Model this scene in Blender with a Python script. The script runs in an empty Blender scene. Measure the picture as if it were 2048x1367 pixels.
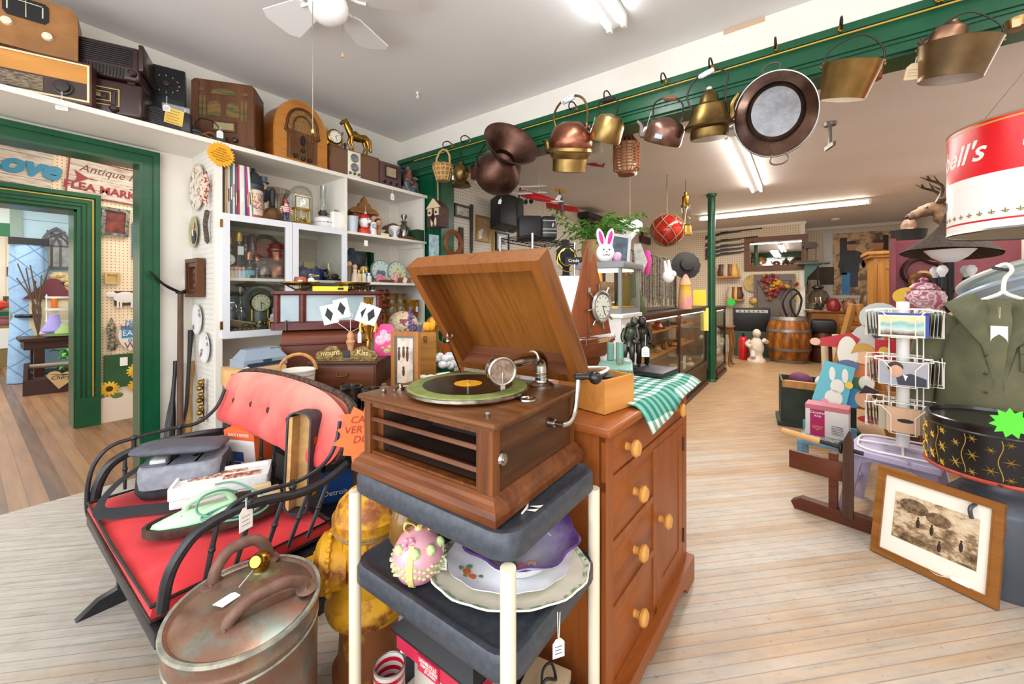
import bpy,bmesh,math,random
from mathutils import Vector,Matrix,Euler
random.seed(7)
PI=math.pi
SC=bpy.context.scene
COL=SC.collection
R=math.radians
# ---- camera geometry: x runs along the shelf wall, y towards it, z up (metres)
EYE,FPX,CX,CY=1.35,800.0,1024.0,588.0
CA,SA=.588,.809
def _w(k,d):return(CA*k*d+SA*d,-SA*k*d+CA*d)
def at_z(px,py,z):
 d=(EYE-z)*FPX/(py-CY);u,v=_w((px-CX)/FPX,d);return Vector((u,v,z))
def at_v(px,py,v):
 k=(px-CX)/FPX;d=v/(CA-SA*k);u=_w(k,d)[0];return Vector((u,v,EYE+(CY-py)/FPX*d))
def at_u(px,py,u):
 k=(px-CX)/FPX;d=u/(CA*k+SA);v=_w(k,d)[1];return Vector((u,v,EYE+(CY-py)/FPX*d))
def at_d(px,py,d):
 u,v=_w((px-CX)/FPX,d);return Vector((u,v,EYE+(CY-py)/FPX*d))
def depth(p):return SA*p[0]+CA*p[1]
def met(n,p):return n*depth(p)/FPX
def on_v(px,v,z):
 p=at_v(px,0,v);return Vector((p.x,v,z))
def on_u(px,u,z):
 p=at_u(px,0,u);return Vector((u,p.y,z))
 # ---- materials
def lin(h):
 h=h.lstrip('#');o=[]
 for i in(0,2,4):
  c=int(h[i:i+2],16)/255
  o.append(c/12.92 if c<=.04045 else((c+.055)/1.055)**2.4)
 return(*o,1)
_mats={}
class NT:
 def __init__(s,name):
  s.m=bpy.data.materials.new(name);s.m.use_nodes=True
  s.n=s.m.node_tree.nodes;s.l=s.m.node_tree.links
  s.b=s.n['Principled BSDF'];s.tc=None
 def add(s,t,**kw):
  nd=s.n.new(t)
  for k,v in kw.items():setattr(nd,k,v)
  return nd
 def link(s,a,b):s.l.new(a,b)
 def coord(s,scale=(1,1,1),rot=(0,0,0),loc=(0,0,0)):
  if s.tc is None:s.tc=s.add('ShaderNodeTexCoord')
  mp=s.add('ShaderNodeMapping');mp.inputs['Scale'].default_value=scale
  mp.inputs['Rotation'].default_value=rot;mp.inputs['Location'].default_value=loc
  s.link(s.tc.outputs['Object'],mp.inputs['Vector']);return mp.outputs['Vector']
 def noise(s,vec,scale,detail=4,rough=.55,dist=0):
  t=s.add('ShaderNodeTexNoise');t.inputs['Scale'].default_value=scale
  t.inputs['Detail'].default_value=detail;t.inputs['Roughness'].default_value=rough
  t.inputs['Distortion'].default_value=dist
  s.link(vec,t.inputs['Vector']);return t.outputs['Fac']
 def ramp(s,fac,stops,mode='LINEAR'):
  r=s.add('ShaderNodeValToRGB');e=r.color_ramp;e.interpolation=mode
  while len(e.elements)<len(stops):e.elements.new(.5)
  for el,(p,c)in zip(e.elements,stops):
   el.position=p;el.color=lin(c)if isinstance(c,str)else c
  s.link(fac,r.inputs['Fac']);return r.outputs['Color']
 def mix(s,fac,a,b,blend='MIX'):
  x=s.add('ShaderNodeMix',data_type='RGBA',blend_type=blend)
  for sock,v in((x.inputs[0],fac),(x.inputs[6],a),(x.inputs[7],b)):
   if isinstance(v,(int,float)):sock.default_value=v
   elif isinstance(v,str):sock.default_value=lin(v)
   elif isinstance(v,tuple):sock.default_value=v
   else:s.link(v,sock)
  return x.outputs[2]
 def math(s,op,a,b=None,c=None):
  x=s.add('ShaderNodeMath',operation=op)
  for i,v in enumerate((a,b,c)):
   if v is None:continue
   if isinstance(v,(int,float)):x.inputs[i].default_value=v
   else:s.link(v,x.inputs[i])
  return x.outputs[0]
 def xyz(s,vec):
  x=s.add('ShaderNodeSeparateXYZ');s.link(vec,x.inputs[0]);return x.outputs
 def color(s,c):
  if isinstance(c,str):s.b.inputs['Base Color'].default_value=lin(c)
  else:s.link(c,s.b.inputs['Base Color'])
 def bump(s,h,strength=.3,dist=.01):
  b=s.add('ShaderNodeBump');b.inputs['Strength'].default_value=strength
  b.inputs['Distance'].default_value=dist
  s.link(h,b.inputs['Height']);s.link(b.outputs['Normal'],s.b.inputs['Normal'])
 def fin(s,rough=.5,metal=0,spec=.5):
  s.b.inputs['Roughness'].default_value=rough;s.b.inputs['Metallic'].default_value=metal
  s.b.inputs['Specular IOR Level'].default_value=spec
  return s.m
def mat(c,r=.5,m=0,c2=None,s=9,lo=.35,hi=.65,bump=0,bs=None,st=(1,1,1),c3=None,det=5):
 key=('m',c,r,m,c2,s,lo,hi,bump,bs,st,c3,det)
 if key in _mats:return _mats[key]
 t=NT('surface')
 if c2 or bump:
  v=t.coord(st);f=t.noise(v,s,det)
  if c2:
   stops=[(lo,c),(hi,c2)]
   if c3:stops=[(lo,c),((lo+hi)/2,c2),(hi,c3)]
   t.color(t.ramp(f,stops))
  else:t.color(c)
  if bump:t.bump(t.noise(v,bs or s,det),bump)
 else:t.color(c)
 _mats[key]=t.fin(r,m);return t.m
def wood(c1,c2,ax='x',s=14,r=.42,bump=.08,st=.06,c3=None):
 key=('w',c1,c2,ax,s,r,bump,st,c3)
 if key in _mats:return _mats[key]
 t=NT('wood');sc=[1,1,1];sc['xyz'.index(ax)]=st
 v=t.coord(tuple(sc));f=t.noise(v,s,6,.6,1.2)
 fine=t.noise(v,s*7,2,.5)
 col=t.ramp(f,[(.3,c1),(.68,c2)]if not c3 else[(.28,c1),(.5,c2),(.72,c3)])
 t.color(t.mix(t.math('MULTIPLY',fine,.35),col,c1))
 t.bump(fine,bump,.004)
 _mats[key]=t.fin(r,0,.3);return t.m
def patches(base,spots,scale=9,thr=.52,soft=.06,r=.5,m=0,base2=None,m2=None,bump=.15,st=(1,1,1),spots2=None):
 """paint with patches worn through to another colour"""
 key=('p',base,spots,scale,thr,soft,r,m,base2,bump,st,spots2)
 if key in _mats:return _mats[key]
 t=NT('worn');v=t.coord(st);f=t.noise(v,scale,9,.68)
 b=base if not base2 else t.ramp(t.noise(v,scale*.5,4),[(.35,base),(.65,base2)])
 g=spots if not spots2 else t.ramp(t.noise(v,scale*1.7,5),[(.38,spots),(.6,spots2)])
 msk=t.ramp(f,[(thr-soft,(0,0,0,1)),(thr+soft,(1,1,1,1))])
 t.color(t.mix(msk,b,g));t.bump(f,bump,.006)
 _mats[key]=t.fin(r,m);return t.m
def glow(c,e):
 key=('g',c,e)
 if key in _mats:return _mats[key]
 t=NT('lamp');t.color(c);t.b.inputs['Emission Color'].default_value=lin(c);t.b.inputs['Emission Strength'].default_value=e
 _mats[key]=t.fin(.4);return t.m
def glass(c='#ffffff',a=.12,r=.02,tint=1.0):
 """thin pane / vessel glass: clear body with fresnel gloss"""
 key=('gl',c,a,r)
 if key in _mats:return _mats[key]
 t=NT('glass');n=t.n
 tr=t.add('ShaderNodeBsdfTransparent');tr.inputs[0].default_value=lin(c)
 gl=t.add('ShaderNodeBsdfGlossy');gl.inputs['Roughness'].default_value=r
 lw=t.add('ShaderNodeLayerWeight');lw.inputs['Blend'].default_value=.25
 f=t.math('ADD',t.math('MULTIPLY',lw.outputs['Fresnel'],.4),a*.3)
 mx=t.add('ShaderNodeMixShader');t.link(f,mx.inputs[0]);t.link(tr.outputs[0],mx.inputs[1]);t.link(gl.outputs[0],mx.inputs[2])
 t.link(mx.outputs[0],n['Material Output'].inputs['Surface'])
 _mats[key]=t.m;return t.m
 # ---- mesh builder
class M:
 def __init__(s):s.bm=bmesh.new();s.X=Matrix.Identity(4)
 def put(s,loc=(0,0,0),rot=(0,0,0),scale=1):
  sc=scale if isinstance(scale,(tuple,list))else(scale,)*3
  s.X=Matrix.LocRotScale(Vector(loc),Euler([R(a)for a in rot]),Vector(sc));return s
 def _fin(s,vs,f0=None):
  if s.X!=Matrix.Identity(4):bmesh.ops.transform(s.bm,matrix=s.X,verts=vs)
  return s
 def box(s,x0,x1,y0,y1,z0,z1,b=0,seg=2):
  r=bmesh.ops.create_cube(s.bm,size=1);vs=r['verts']
  mt=Matrix.LocRotScale(Vector(((x0+x1)/2,(y0+y1)/2,(z0+z1)/2)),None,Vector((abs(x1-x0),abs(y1-y0),abs(z1-z0))))
  bmesh.ops.transform(s.bm,matrix=mt,verts=vs)
  if b:
   es=list({e for v in vs for e in v.link_edges})
   r=bmesh.ops.bevel(s.bm,geom=es,offset=b,segments=seg,affect='EDGES',profile=.5)
   vs=list({v for f in r['faces']for v in f.verts}|{v for v in vs if v.is_valid})
  return s._fin(vs)
 def mesh(s,verts,faces):
  vs=[s.bm.verts.new(v)for v in verts]
  for f in faces:
   try:s.bm.faces.new([vs[i]for i in f])
   except ValueError:pass
  return s._fin(vs)
 def rings(s,rings,cap=True,closed=True,loop=False):
  n=len(rings[0]);verts=[p for r in rings for p in r];fs=[];k=len(rings)
  for i in range(k if loop else k-1):
   a,b=i*n,((i+1)%k)*n
   for j in range(n if closed else n-1):
    j2=(j+1)%n;fs.append((a+j,a+j2,b+j2,b+j))
  if cap and not loop:fs.append(tuple(range(n-1,-1,-1)));fs.append(tuple((k-1)*n+j for j in range(n)))
  return s.mesh(verts,fs)
 def lathe(s,prof,n=24,c=(0,0,0),sx=1,sy=1,cap=False,a0=0,ripple=None):
  rg=[]
  for r,z in prof:
   r=max(r,.0002)
   rg.append([(c[0]+r*sx*math.cos(2*PI*j/n+a0)*(1 if not ripple else 1+ripple[0]*math.cos(ripple[1]*2*PI*j/n)*min(1,r/ripple[2])),c[1]+r*sy*math.sin(2*PI*j/n+a0)*(1 if not ripple else 1+ripple[0]*math.cos(ripple[1]*2*PI*j/n)*min(1,r/ripple[2])),c[2]+z)for j in range(n)])
  return s.rings(rg,cap=cap)
 def cyl(s,p0,p1,r0,r1=None,n=14,cap=True):
  return s.tube([p0,p1],[r0,r0 if r1 is None else r1],n,cap=cap)
 def tube(s,pts,r,n=8,closed=False,cap=True,flat=1.0):
  P=[Vector(p)for p in pts];k=len(P);rg=[]
  rr=r if isinstance(r,(list,tuple))else[r]*k
  prev=None
  for i in range(k):
   if closed:t=P[(i+1)%k]-P[i-1]
   else:t=(P[min(i+1,k-1)]-P[max(i-1,0)])
   if t.length<1e-9:t=Vector((0,0,1))
   t.normalize()
   if prev is None:
    up=Vector((0,0,1))if abs(t.z)<.9 else Vector((1,0,0))
    a=t.cross(up).normalized()
   else:
    a=prev-t*prev.dot(t)
    a=a.normalized()if a.length>1e-6 else t.orthogonal().normalized()
   prev=a;b=t.cross(a)
   rg.append([tuple(P[i]+a*rr[i]*math.cos(2*PI*j/n)+b*rr[i]*flat*math.sin(2*PI*j/n))for j in range(n)])
  return s.rings(rg,cap=cap,loop=closed)
 def prism(s,pts,t0,t1,ax='y'):
  """outline (a,b) extruded t0..t1 along ax; ax=y: (x,z), ax=z: (x,y), ax=x: (y,z)"""
  f={'y':lambda p,t:(p[0],t,p[1]),'z':lambda p,t:(p[0],p[1],t),'x':lambda p,t:(t,p[0],p[1])}[ax]
  return s.rings([[f(p,t0)for p in pts],[f(p,t1)for p in pts]])
 def frame(s,x0,x1,z0,z1,w,y0,y1,w2=None):
  """mitred rectangular frame in the xz plane"""
  o=[(x0,z0),(x1,z0),(x1,z1),(x0,z1)];i=[(x0+w,z0+w),(x1-w,z0+w),(x1-w,z1-w),(x0+w,z1-w)]
  return s.rings([[(a,y0,b)for a,b in o],[(a,y1,b)for a,b in o],[(a,y1,b)for a,b in i],[(a,y0,b)for a,b in i]],loop=True)
 def ball(s,c,rx,ry=None,rz=None,n=16,m=10):
  ry=rx if ry is None else ry;rz=rx if rz is None else rz
  r=bmesh.ops.create_uvsphere(s.bm,u_segments=n,v_segments=m,radius=1)
  bmesh.ops.transform(s.bm,matrix=Matrix.LocRotScale(Vector(c),None,Vector((rx,ry,rz))),verts=r['verts'])
  return s._fin(r['verts'])
 def torus(s,c,R_,r,ax='z',n=24,m=8,a0=0,a1=None):
  full=a1 is None;k=n if full else n+1;pts=[]
  for i in range(k):
   a=a0+(2*PI if full else(a1-a0))*i/n
   x,y=R_*math.cos(a),R_*math.sin(a)
   p={'z':(x,y,0),'y':(x,0,y),'x':(0,x,y)}[ax]
   pts.append((c[0]+p[0],c[1]+p[1],c[2]+p[2]))
  return s.tube(pts,r,m,closed=full)
 def slab(s,pts,z0,z1,b=0):
  return s.prism(pts,z0,z1,'z')
 def grid(s,fn,nu,nv):
  return s.rings([[fn(i/nu,j/nv)for j in range(nv+1)]for i in range(nu+1)],cap=False,closed=False)
 def to(s,name,material,parent=None,loc=None,ang=38,flatshade=False,sub=0,solid=0,bev=0):
  bm=s.bm
  bmesh.ops.recalc_face_normals(bm,faces=bm.faces)
  me=bpy.data.meshes.new(name);bm.to_mesh(me);bm.free()
  if not flatshade:
   for p in me.polygons:p.use_smooth=True
   me.set_sharp_from_angle(angle=R(ang))
  for mm in(material if isinstance(material,(list,tuple))else[material]):me.materials.append(mm)
  o=bpy.data.objects.new(name,me);COL.objects.link(o)
  if parent:o.parent=parent
  if loc is not None:o.location=loc
  if solid:md=o.modifiers.new('s','SOLIDIFY');md.thickness=solid;md.offset=0
  if bev:md=o.modifiers.new('b','BEVEL');md.width=bev;md.segments=2;md.limit_method='ANGLE'
  if sub:md=o.modifiers.new('d','SUBSURF');md.levels=sub;md.render_levels=sub
  return o
def tag(o,label,cat,group=None,kind=None):
 o['label']=label;o['category']=cat
 if group:o['group']=group
 if kind:o['kind']=kind
 return o
def thing(name,label,cat,loc=(0,0,0),rz=0,group=None,rot=None):
 o=bpy.data.objects.new(name,None);COL.objects.link(o);o.empty_display_size=.05
 o.location=loc;o.rotation_euler=Euler([R(a)for a in rot])if rot else(0,0,R(rz))
 return tag(o,label,cat,group)
def solo(m,name,material,label,cat,loc=(0,0,0),rz=0,group=None,rot=None,**kw):
 o=m.to(name,material,**kw);o.location=loc
 o.rotation_euler=Euler([R(a)for a in rot])if rot else(0,0,R(rz))
 return tag(o,label,cat,group)
def struct(m,name,material,**kw):
 o=m.to(name,material,**kw);o['kind']='structure';return o
def dup(root,loc=None,rz=None,label=None,scale=None):
 r=root.copy();COL.objects.link(r)
 if loc is not None:r.location=loc
 if rz is not None:r.rotation_euler=(0,0,R(rz))
 if label:r['label']=label
 if scale:r.scale=(scale,)*3
 for ch in list(root.children):
  c=ch.copy();COL.objects.link(c);c.parent=r
  for g in list(ch.children):
   d=g.copy();COL.objects.link(d);d.parent=c
 return r
def text(st,size,material,parent=None,loc=(0,0,0),rot=(90,0,0),name='lettering',ex=.0006,shear=0,align='CENTER',bend=None,sx=1,bold=0):
 cu=bpy.data.curves.new('t','FONT');cu.body=st;cu.size=size;cu.extrude=ex;cu.shear=shear
 cu.align_x=align;cu.align_y='CENTER';cu.resolution_u=3;cu.offset=bold
 ob=bpy.data.objects.new('t',cu);me=bpy.data.meshes.new_from_object(ob)
 bpy.data.objects.remove(ob);bpy.data.curves.remove(cu)
 me.name=name
 for v in me.vertices:v.co.x*=sx
 if bend:
  for v in me.vertices:
   a=v.co.x/bend;rr=bend+v.co.z+.0004
   v.co=Vector((rr*math.sin(a),-rr*math.cos(a),v.co.y))
  rot=(0,0,0)
 me.materials.append(material)
 o=bpy.data.objects.new(name,me);COL.objects.link(o);o.parent=parent
 o.location=loc;o.rotation_euler=Euler([R(a)for a in rot]);return o
def arc(c,r,a0,a1,n,ax='y',sx=1):
 o=[]
 for i in range(n+1):
  a=R(a0+(a1-a0)*i/n);x,z=r*math.cos(a)*sx,r*math.sin(a)
  o.append({'y':(c[0]+x,c[1],c[2]+z),'x':(c[0],c[1]+x,c[2]+z),'z':(c[0]+x,c[1]+z,c[2])}[ax])
 return o
def spline(pts,n=6):
 """Catmull-Rom through pts"""
 P=[Vector(p)for p in pts];o=[]
 for i in range(len(P)-1):
  p0,p1,p2,p3=P[max(i-1,0)],P[i],P[i+1],P[min(i+2,len(P)-1)]
  for j in range(n):
   t=j/n
   o.append(tuple(.5*((2*p1)+(p2-p0)*t+(2*p0-5*p1+4*p2-p3)*t*t+(3*p1-p0-3*p2+p3)*t**3)))
 o.append(tuple(P[-1]));return o
 # ---- common materials
WHITE=mat('#efece6',.55);PAPER=mat('#f2efe9',.8);BLACK=mat('#17171a',.5);STRING=mat('#e8e4da',.9)
BRASS=mat('#b48a3c',.28,1,c2='#8a6a30',s=12,lo=.35,hi=.7);GOLD=mat('#d9ae4a',.22,1);CHROME=mat('#c8c8c8',.14,1)
STEEL=mat('#9a9a98',.35,1);COPPER=mat('#b8785a',.3,1,c2='#8d5c48',s=10);DARKMETAL=mat('#3a3532',.45,.8)
INK=mat('#4a4458',.8);BLACKINK=mat('#22201f',.7)
def price_tag(parent,p,L=.05,w=.018,h=.028,rz=0,tilt=0,material=None,drop=True):
 """paper tag on a loop of string hanging from point p (parent space)"""
 x,y,z=p;top=z-L
 st=M().tube([(x-.002,y,z),(x-.001,y,top),(x+.001,y,top),(x+.003,y,z)],.0008,4).to('tag_string',STRING,parent)
 m=M().put((x,y,top),(tilt,0,rz))
 m.prism([(-w/2,-h),(w/2,-h),(w/2,-h*.22),(w*.22,0),(-w*.22,0),(-w/2,-h*.22)],-.0006,.0006)
 t=m.to('price_tag',material or PAPER,parent)
 m=M().put((x,y,top),(tilt,0,rz))
 for k in range(3):
  zz=-h*(.4+.18*k);m.box(-w*.32,w*(.3-.08*(k%2)),-.0011,-.0008,zz-.0008,zz+.0008)
 m.to('handwriting',INK,t)
 return t
 # ================= room shell =================
CEIL,CEIL2=3.2,2.9
WV,WU=3.97,3.15
BV,FU,RU,RV=3.28,10.55,11.75,-1.88
def paint(c,c2,s=1.5,r=.6,bump=.12):
 return mat(c,r,0,c2,s,.3,.7,bump,14)
PLASTER=paint('#e9e3d8','#f1ece2');CEILP=paint('#e6e3e1','#edebe9',.9)
CEILB=mat('#dcd5ce',.6,0,'#e4deda',1.2,.3,.7,.15,9,(1,.25,1))
GREEN=mat('#0a4a2e',.3,0,'#0d5635',5,.3,.7,.1,30);GREEND=mat('#0b4a2f',.32)
GILT=mat('#c9a23e',.4)
def floor_mat():
 t=NT('boards');a=R(45)
 v=t.coord((1,1,1),(0,0,a));x,y,z=t.xyz(v)
 n=t.math('DIVIDE',y,.047);row=t.math('FLOOR',n);fr=t.math('FRACT',n)
 cb=t.add('ShaderNodeCombineXYZ');t.link(t.math('MULTIPLY',x,.5),cb.inputs[0]);t.link(row,cb.inputs[1])
 wn=t.add('ShaderNodeTexWhiteNoise',noise_dimensions='1D');t.link(row,wn.inputs['W'])
 vs=t.coord((1,1,1),(0,0,a));mp=t.add('ShaderNodeMapping');mp.inputs['Scale'].default_value=(.22,1.6,1);t.link(vs,mp.inputs[0])
 st=t.add('ShaderNodeMapping');st.inputs['Scale'].default_value=(1.2,22,1);t.link(vs,st.inputs[0])
 big=t.noise(mp.outputs[0],2.6,6,.62);fine=t.noise(st.outputs[0],2.2,6,.65);med=t.noise(v,9,5,.7)
 px,py,pz=t.xyz(t.coord())
 far=t.math('MULTIPLY',t.math('SUBTRACT',px,3.6),.14)
 far=t.math('MINIMUM',t.math('MAXIMUM',far,-.08),.5)
 far=t.math('SUBTRACT',far,t.math('MULTIPLY',t.math('MAXIMUM',t.math('SUBTRACT',py,.6),0),.07))
 wear=t.math('ADD',t.math('ADD',t.math('MULTIPLY',big,.62),t.math('MULTIPLY',fine,.5)),t.math('ADD',far,t.math('MULTIPLY',wn.outputs[0],.10)))
 grey=t.ramp(t.math('ADD',t.math('MULTIPLY',fine,.7),t.math('MULTIPLY',med,.3)),[(.3,'#857d73'),(.45,'#b3aba0'),(.66,'#cdc6bc')])
 tan=t.ramp(fine,[(.25,'#74583f'),(.5,'#a88560'),(.75,'#c4a682')])
 msk=t.ramp(wear,[(.44,(0,0,0,1)),(.66,(1,1,1,1))])
 c=t.mix(msk,grey,tan)
 gap=t.math('ADD',t.math('LESS_THAN',fr,.05),t.math('GREATER_THAN',fr,.97))
 scr=t.ramp(t.noise(v,30,6,.8),[(.34,(1,1,1,1)),(.4,(0,0,0,1))])
 c=t.mix(t.math('MULTIPLY',scr,.55),c,'#6a5744')
 c=t.mix(t.math('MULTIPLY',gap,t.math('ADD',.12,t.math('MULTIPLY',med,.7))),c,'#5b4a3a')
 t.color(c);t.bump(t.math('SUBTRACT',fine,t.math('MULTIPLY',gap,1.5)),.25,.003)
 return t.fin(.42)
def brown_floor():
 t=NT('boards_brown');v=t.coord();x,y,z=t.xyz(v)
 n=t.math('DIVIDE',x,.085);row=t.math('FLOOR',n);fr=t.math('FRACT',n)
 wn=t.add('ShaderNodeTexWhiteNoise',noise_dimensions='1D');t.link(row,wn.inputs['W'])
 f=t.noise(t.coord((12,.8,1)),2,5)
 c=t.ramp(t.math('ADD',t.math('MULTIPLY',f,.6),t.math('MULTIPLY',wn.outputs[0],.4)),[(.25,'#5e4430'),(.5,'#8b6546'),(.75,'#a37b56')])
 c=t.mix(t.math('MULTIPLY',t.math('LESS_THAN',fr,.04),.6),c,'#3a2a1c')
 t.color(c);return t.fin(.35)
def peg_mat(c,dot='#4b4238',pitch=.0254*1.6,rad=.16,plane='xz'):
 t=NT('pegboard');v=t.coord();q=t.xyz(v);ia,ib=('xyz'.index(plane[0]),2)
 a=t.math('SUBTRACT',t.math('FRACT',t.math('DIVIDE',q[ia],pitch)),.5)
 b=t.math('SUBTRACT',t.math('FRACT',t.math('DIVIDE',q[ib],pitch)),.5)
 d=t.math('SQRT',t.math('ADD',t.math('MULTIPLY',a,a),t.math('MULTIPLY',b,b)))
 h=t.math('LESS_THAN',d,rad)
 f=t.noise(v,2,4)
 t.color(t.mix(t.math('MULTIPLY',h,.85),t.ramp(f,[(.3,c),(.7,c)]),dot))
 return t.fin(.6)
struct(M().box(-1.6,12.2,-3.2,WV,-.06,0),'floor',floor_mat())
struct(M().box(-4,8,WV,16,-.06,0),'floor_left',brown_floor())
struct(M().box(-1.7,WU+.02,-3.2,WV+.1,CEIL,CEIL+.1),'ceiling',CEILP)
struct(M().box(WU+.02,12.3,-3.2,WV+.1,CEIL2,CEIL2+.1),'ceiling_back',CEILB)
du0,du1,dz=-1.6,at_v(282,0,WV).x,at_v(300,331,WV).z
DOOR_X,DOOR_Z=du1,dz
struct(M().box(du1,WU+.1,WV,WV+.14,0,CEIL).box(-1.7,du1,WV,WV+.14,dz,CEIL),'wall_shelf',PLASTER)
def casing(name,u0,u1,zt,y,w=.12,t=.035,side=-1,left=True,gilt=True):
 root=M();y0,y1=(y,y+side*t)
 ya,yb=min(y0,y1),max(y0,y1);q=y1+side*.018;qa,qb=min(y0,q),max(y0,q)
 root.box(u1,u1+w,ya,yb,0,zt).box(u0,u1+w,ya,yb,zt,zt+w*.7)
 root.box(u1+w*.7,u1+w+.012,qa,qb,0,zt+w*.7).box(u0,u1+w+.012,qa,qb,zt+w*.7,zt+w+.012)
 root.box(u1-.016,u1,min(y0,y1+side*.008),max(y0,y1+side*.008),0,zt-.016).box(u0,u1,min(y0,y1+side*.008),max(y0,y1+side*.008),zt-.016,zt)
 return struct(root,name,GREEN)
pw=at_v(312,0,WV).x-du1
casing('trim_1',-1.7,du1,dz,WV,pw)
struct(M().box(du1-.015,du1,WV-.01,WV+.16,0,dz).box(-1.7,du1,WV-.01,WV+.16,dz-.015,dz),'trim_2',GREEND)
HB,HT=2.70,2.95
struct(M().box(WU,WU+.16,-3.2,WV,HT,CEIL),'wall_header',PLASTER)
JV=at_u(885,0,WU).y
m=M().box(WU-.02,WU+.18,-3.2,WV,HB,HT).box(WU-.05,WU,-3.2,WV,HT-.035,HT+.012).box(WU-.035,WU,-3.2,WV,HT-.15,HT-.105)
m.box(WU-.045,WU,-3.2,WV,HB+.015,HB+.055).box(WU-.03,WU,-3.2,WV,HB+.075,HB+.09)
m.box(WU-.02,WU+.18,JV,WV,0,HB).box(WU-.045,WU,JV+.32,WV-.1,0,HB).box(WU-.035,WU,JV+.02,JV+.06,0,HB).box(WU-.03,WU,JV+.12,JV+.18,0,HB)
struct(m,'trim_3',GREEN)
struct(M().box(WU-.0525,WU-.045,-3.2,WV-.3,HT-.052,HT-.044),'trim_4',GILT)
PEGB=peg_mat('#dcd3c4','#50473c',.0254*1.45,.17)
PEGF=peg_mat('#e2d2b8','#8a775e',.0254*1.9,.2,'yz')
struct(M().box(WU+.16,RU+.3,BV,BV+.12,0,CEIL2),'wall_left',PEGB)
cv=at_u(1601,0,FU).y
struct(M().box(FU,FU+.1,cv,BV,0,CEIL2),'wall_far',PEGF)
struct(M().box(FU,RU,cv-.08,cv,0,CEIL2),'wall_chase',PLASTER)
struct(M().box(FU-.02,FU+.02,cv-.1,BV,CEIL2-.05,CEIL2).box(FU,RU,cv-.1,cv-.06,CEIL2-.05,CEIL2).box(RU-.02,RU,-2,cv,CEIL2-.05,CEIL2),'trim_5',PLASTER)
struct(M().box(RU,RU+.1,RV,cv,0,CEIL2),'wall_recess',PEGF)
struct(M().box(5.5,RU+.1,RV-.12,RV,0,CEIL2),'wall_right',PLASTER)
struct(M().box(WU+.16,5.5,-3.2,-3.08,0,CEIL2).box(5.4,5.52,-3.2,RV,0,CEIL2),'wall_bay',PLASTER)
struct(M().box(-1.7,-1.6,-3.2,WV,0,.45).box(-1.7,-1.6,-3.2,WV,3.0,CEIL).box(-1.7,-1.6,-.2,0.0,.45,3).box(-1.7,-1.6,1.9,2.1,.45,3).box(-1.7,-1.6,WV-.25,WV,.45,3),'wall_street',PLASTER)
struct(M().box(-1.7,WU+.1,-3.3,-3.2,0,CEIL),'wall_front_side',PLASTER)
PV=5.96
d2,d2z=at_v(152,0,PV).x,at_v(170,422,PV).z
PEGL=peg_mat('#ead2b2','#7a634c',.0254*1.25,.17)
struct(M().box(d2,5,PV,PV+.12,.4,3.0).box(-4,d2,PV,PV+.12,d2z,3.0),'wall_peg',PEGL)
struct(M().box(d2+.1,5,PV-.03,PV+.1,0,.27).box(d2+.1,5,PV-.012,PV+.1,.27,.42),'baseboard_left',mat('#e8d8c4',.5))
cw=at_v(196,0,PV).x-d2
mm=M().box(d2,d2+cw*.82,PV-.04,PV,0,d2z).box(-4,d2+cw*.82,PV-.04,PV,d2z,d2z+cw*.82).box(d2-.02,d2,PV-.03,PV+.3,0,d2z).box(-4,d2,PV-.03,PV+.3,d2z-.02,d2z)
for k,(a,b)in enumerate(((.0,.14),(.24,.36),(.46,.6))):
 mm.box(d2+cw*a,d2+cw*b,PV-.065+.006*k,PV-.04,.3,d2z+cw*a).box(-4,d2+cw*b,PV-.065+.006*k,PV-.04,d2z+cw*a,d2z+cw*b)
mm.box(d2-.01,d2+cw+.012,PV-.07,PV,0,.3).box(d2+cw*.84,d2+cw+.015,PV-.06,PV,.3,d2z+cw*.84).box(-4,d2+cw+.015,PV-.06,PV,d2z+cw*.84,d2z+cw+.015)
struct(mm,'door_1',GREEN)
struct(M().box(d2+cw*.7,d2+cw*.76,PV-.046,PV-.04,.3,d2z+cw*.76).box(-4,d2+cw*.7,PV-.046,PV-.04,d2z+cw*.7,d2z+cw*.76),'trim_6',GILT)
struct(M().box(-4,5,WV+.15,16,3.0,3.1),'ceiling_left',mat('#dcdad4',.7))
struct(M().box(5,5.1,WV+.15,6,0,3),'wall_left_end',PLASTER)
BLV=9.9
bx=at_v(44,0,BLV).x
t=NT('boards_blue');v=t.coord();z=t.xyz(v)[2]
g=t.math('LESS_THAN',t.math('FRACT',t.math('DIVIDE',z,.42)),.03)
t.color(t.mix(g,'#b9dbe6','#88a9b6'));BLUEW=t.fin(.6)
struct(M().box(bx,5,BLV,BLV+.1,0,3.0),'wall_blue',BLUEW)
t=NT('beadboard');v=t.coord();x=t.xyz(v)[0]
g=t.math('LESS_THAN',t.math('FRACT',t.math('DIVIDE',x,.09)),.12)
t.color(t.mix(g,'#efe3cf','#c9b79c'));BEAD=t.fin(.6)
struct(M().box(-4.5,3,13.5,13.6,0,3.0),'wall_bead',BEAD)
struct(M().box(bx-.12,bx,BLV-.05,BLV+.15,0,3.0),'trim_7',mat('#8fa59a',.6))
z1,z0=at_v(20,447,BLV).z,at_v(20,472,BLV).z
struct(M().box(-4,bx,BLV-.02,BLV+.1,z0,z1),'trim_8',mat('#1c7444',.5))
struct(M().box(-4,bx,BLV-.02,BLV+.1,z1,3),'wall_over',mat('#d5e3dd',.6))
p=at_u(1447,69,WU-.001);q=at_u(1530,39,WU-.001)
struct(M().box(WU-.004,WU,q.y,p.y,CEIL-.03,CEIL),'trim_9',mat('#c9a98c',.8))
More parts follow.
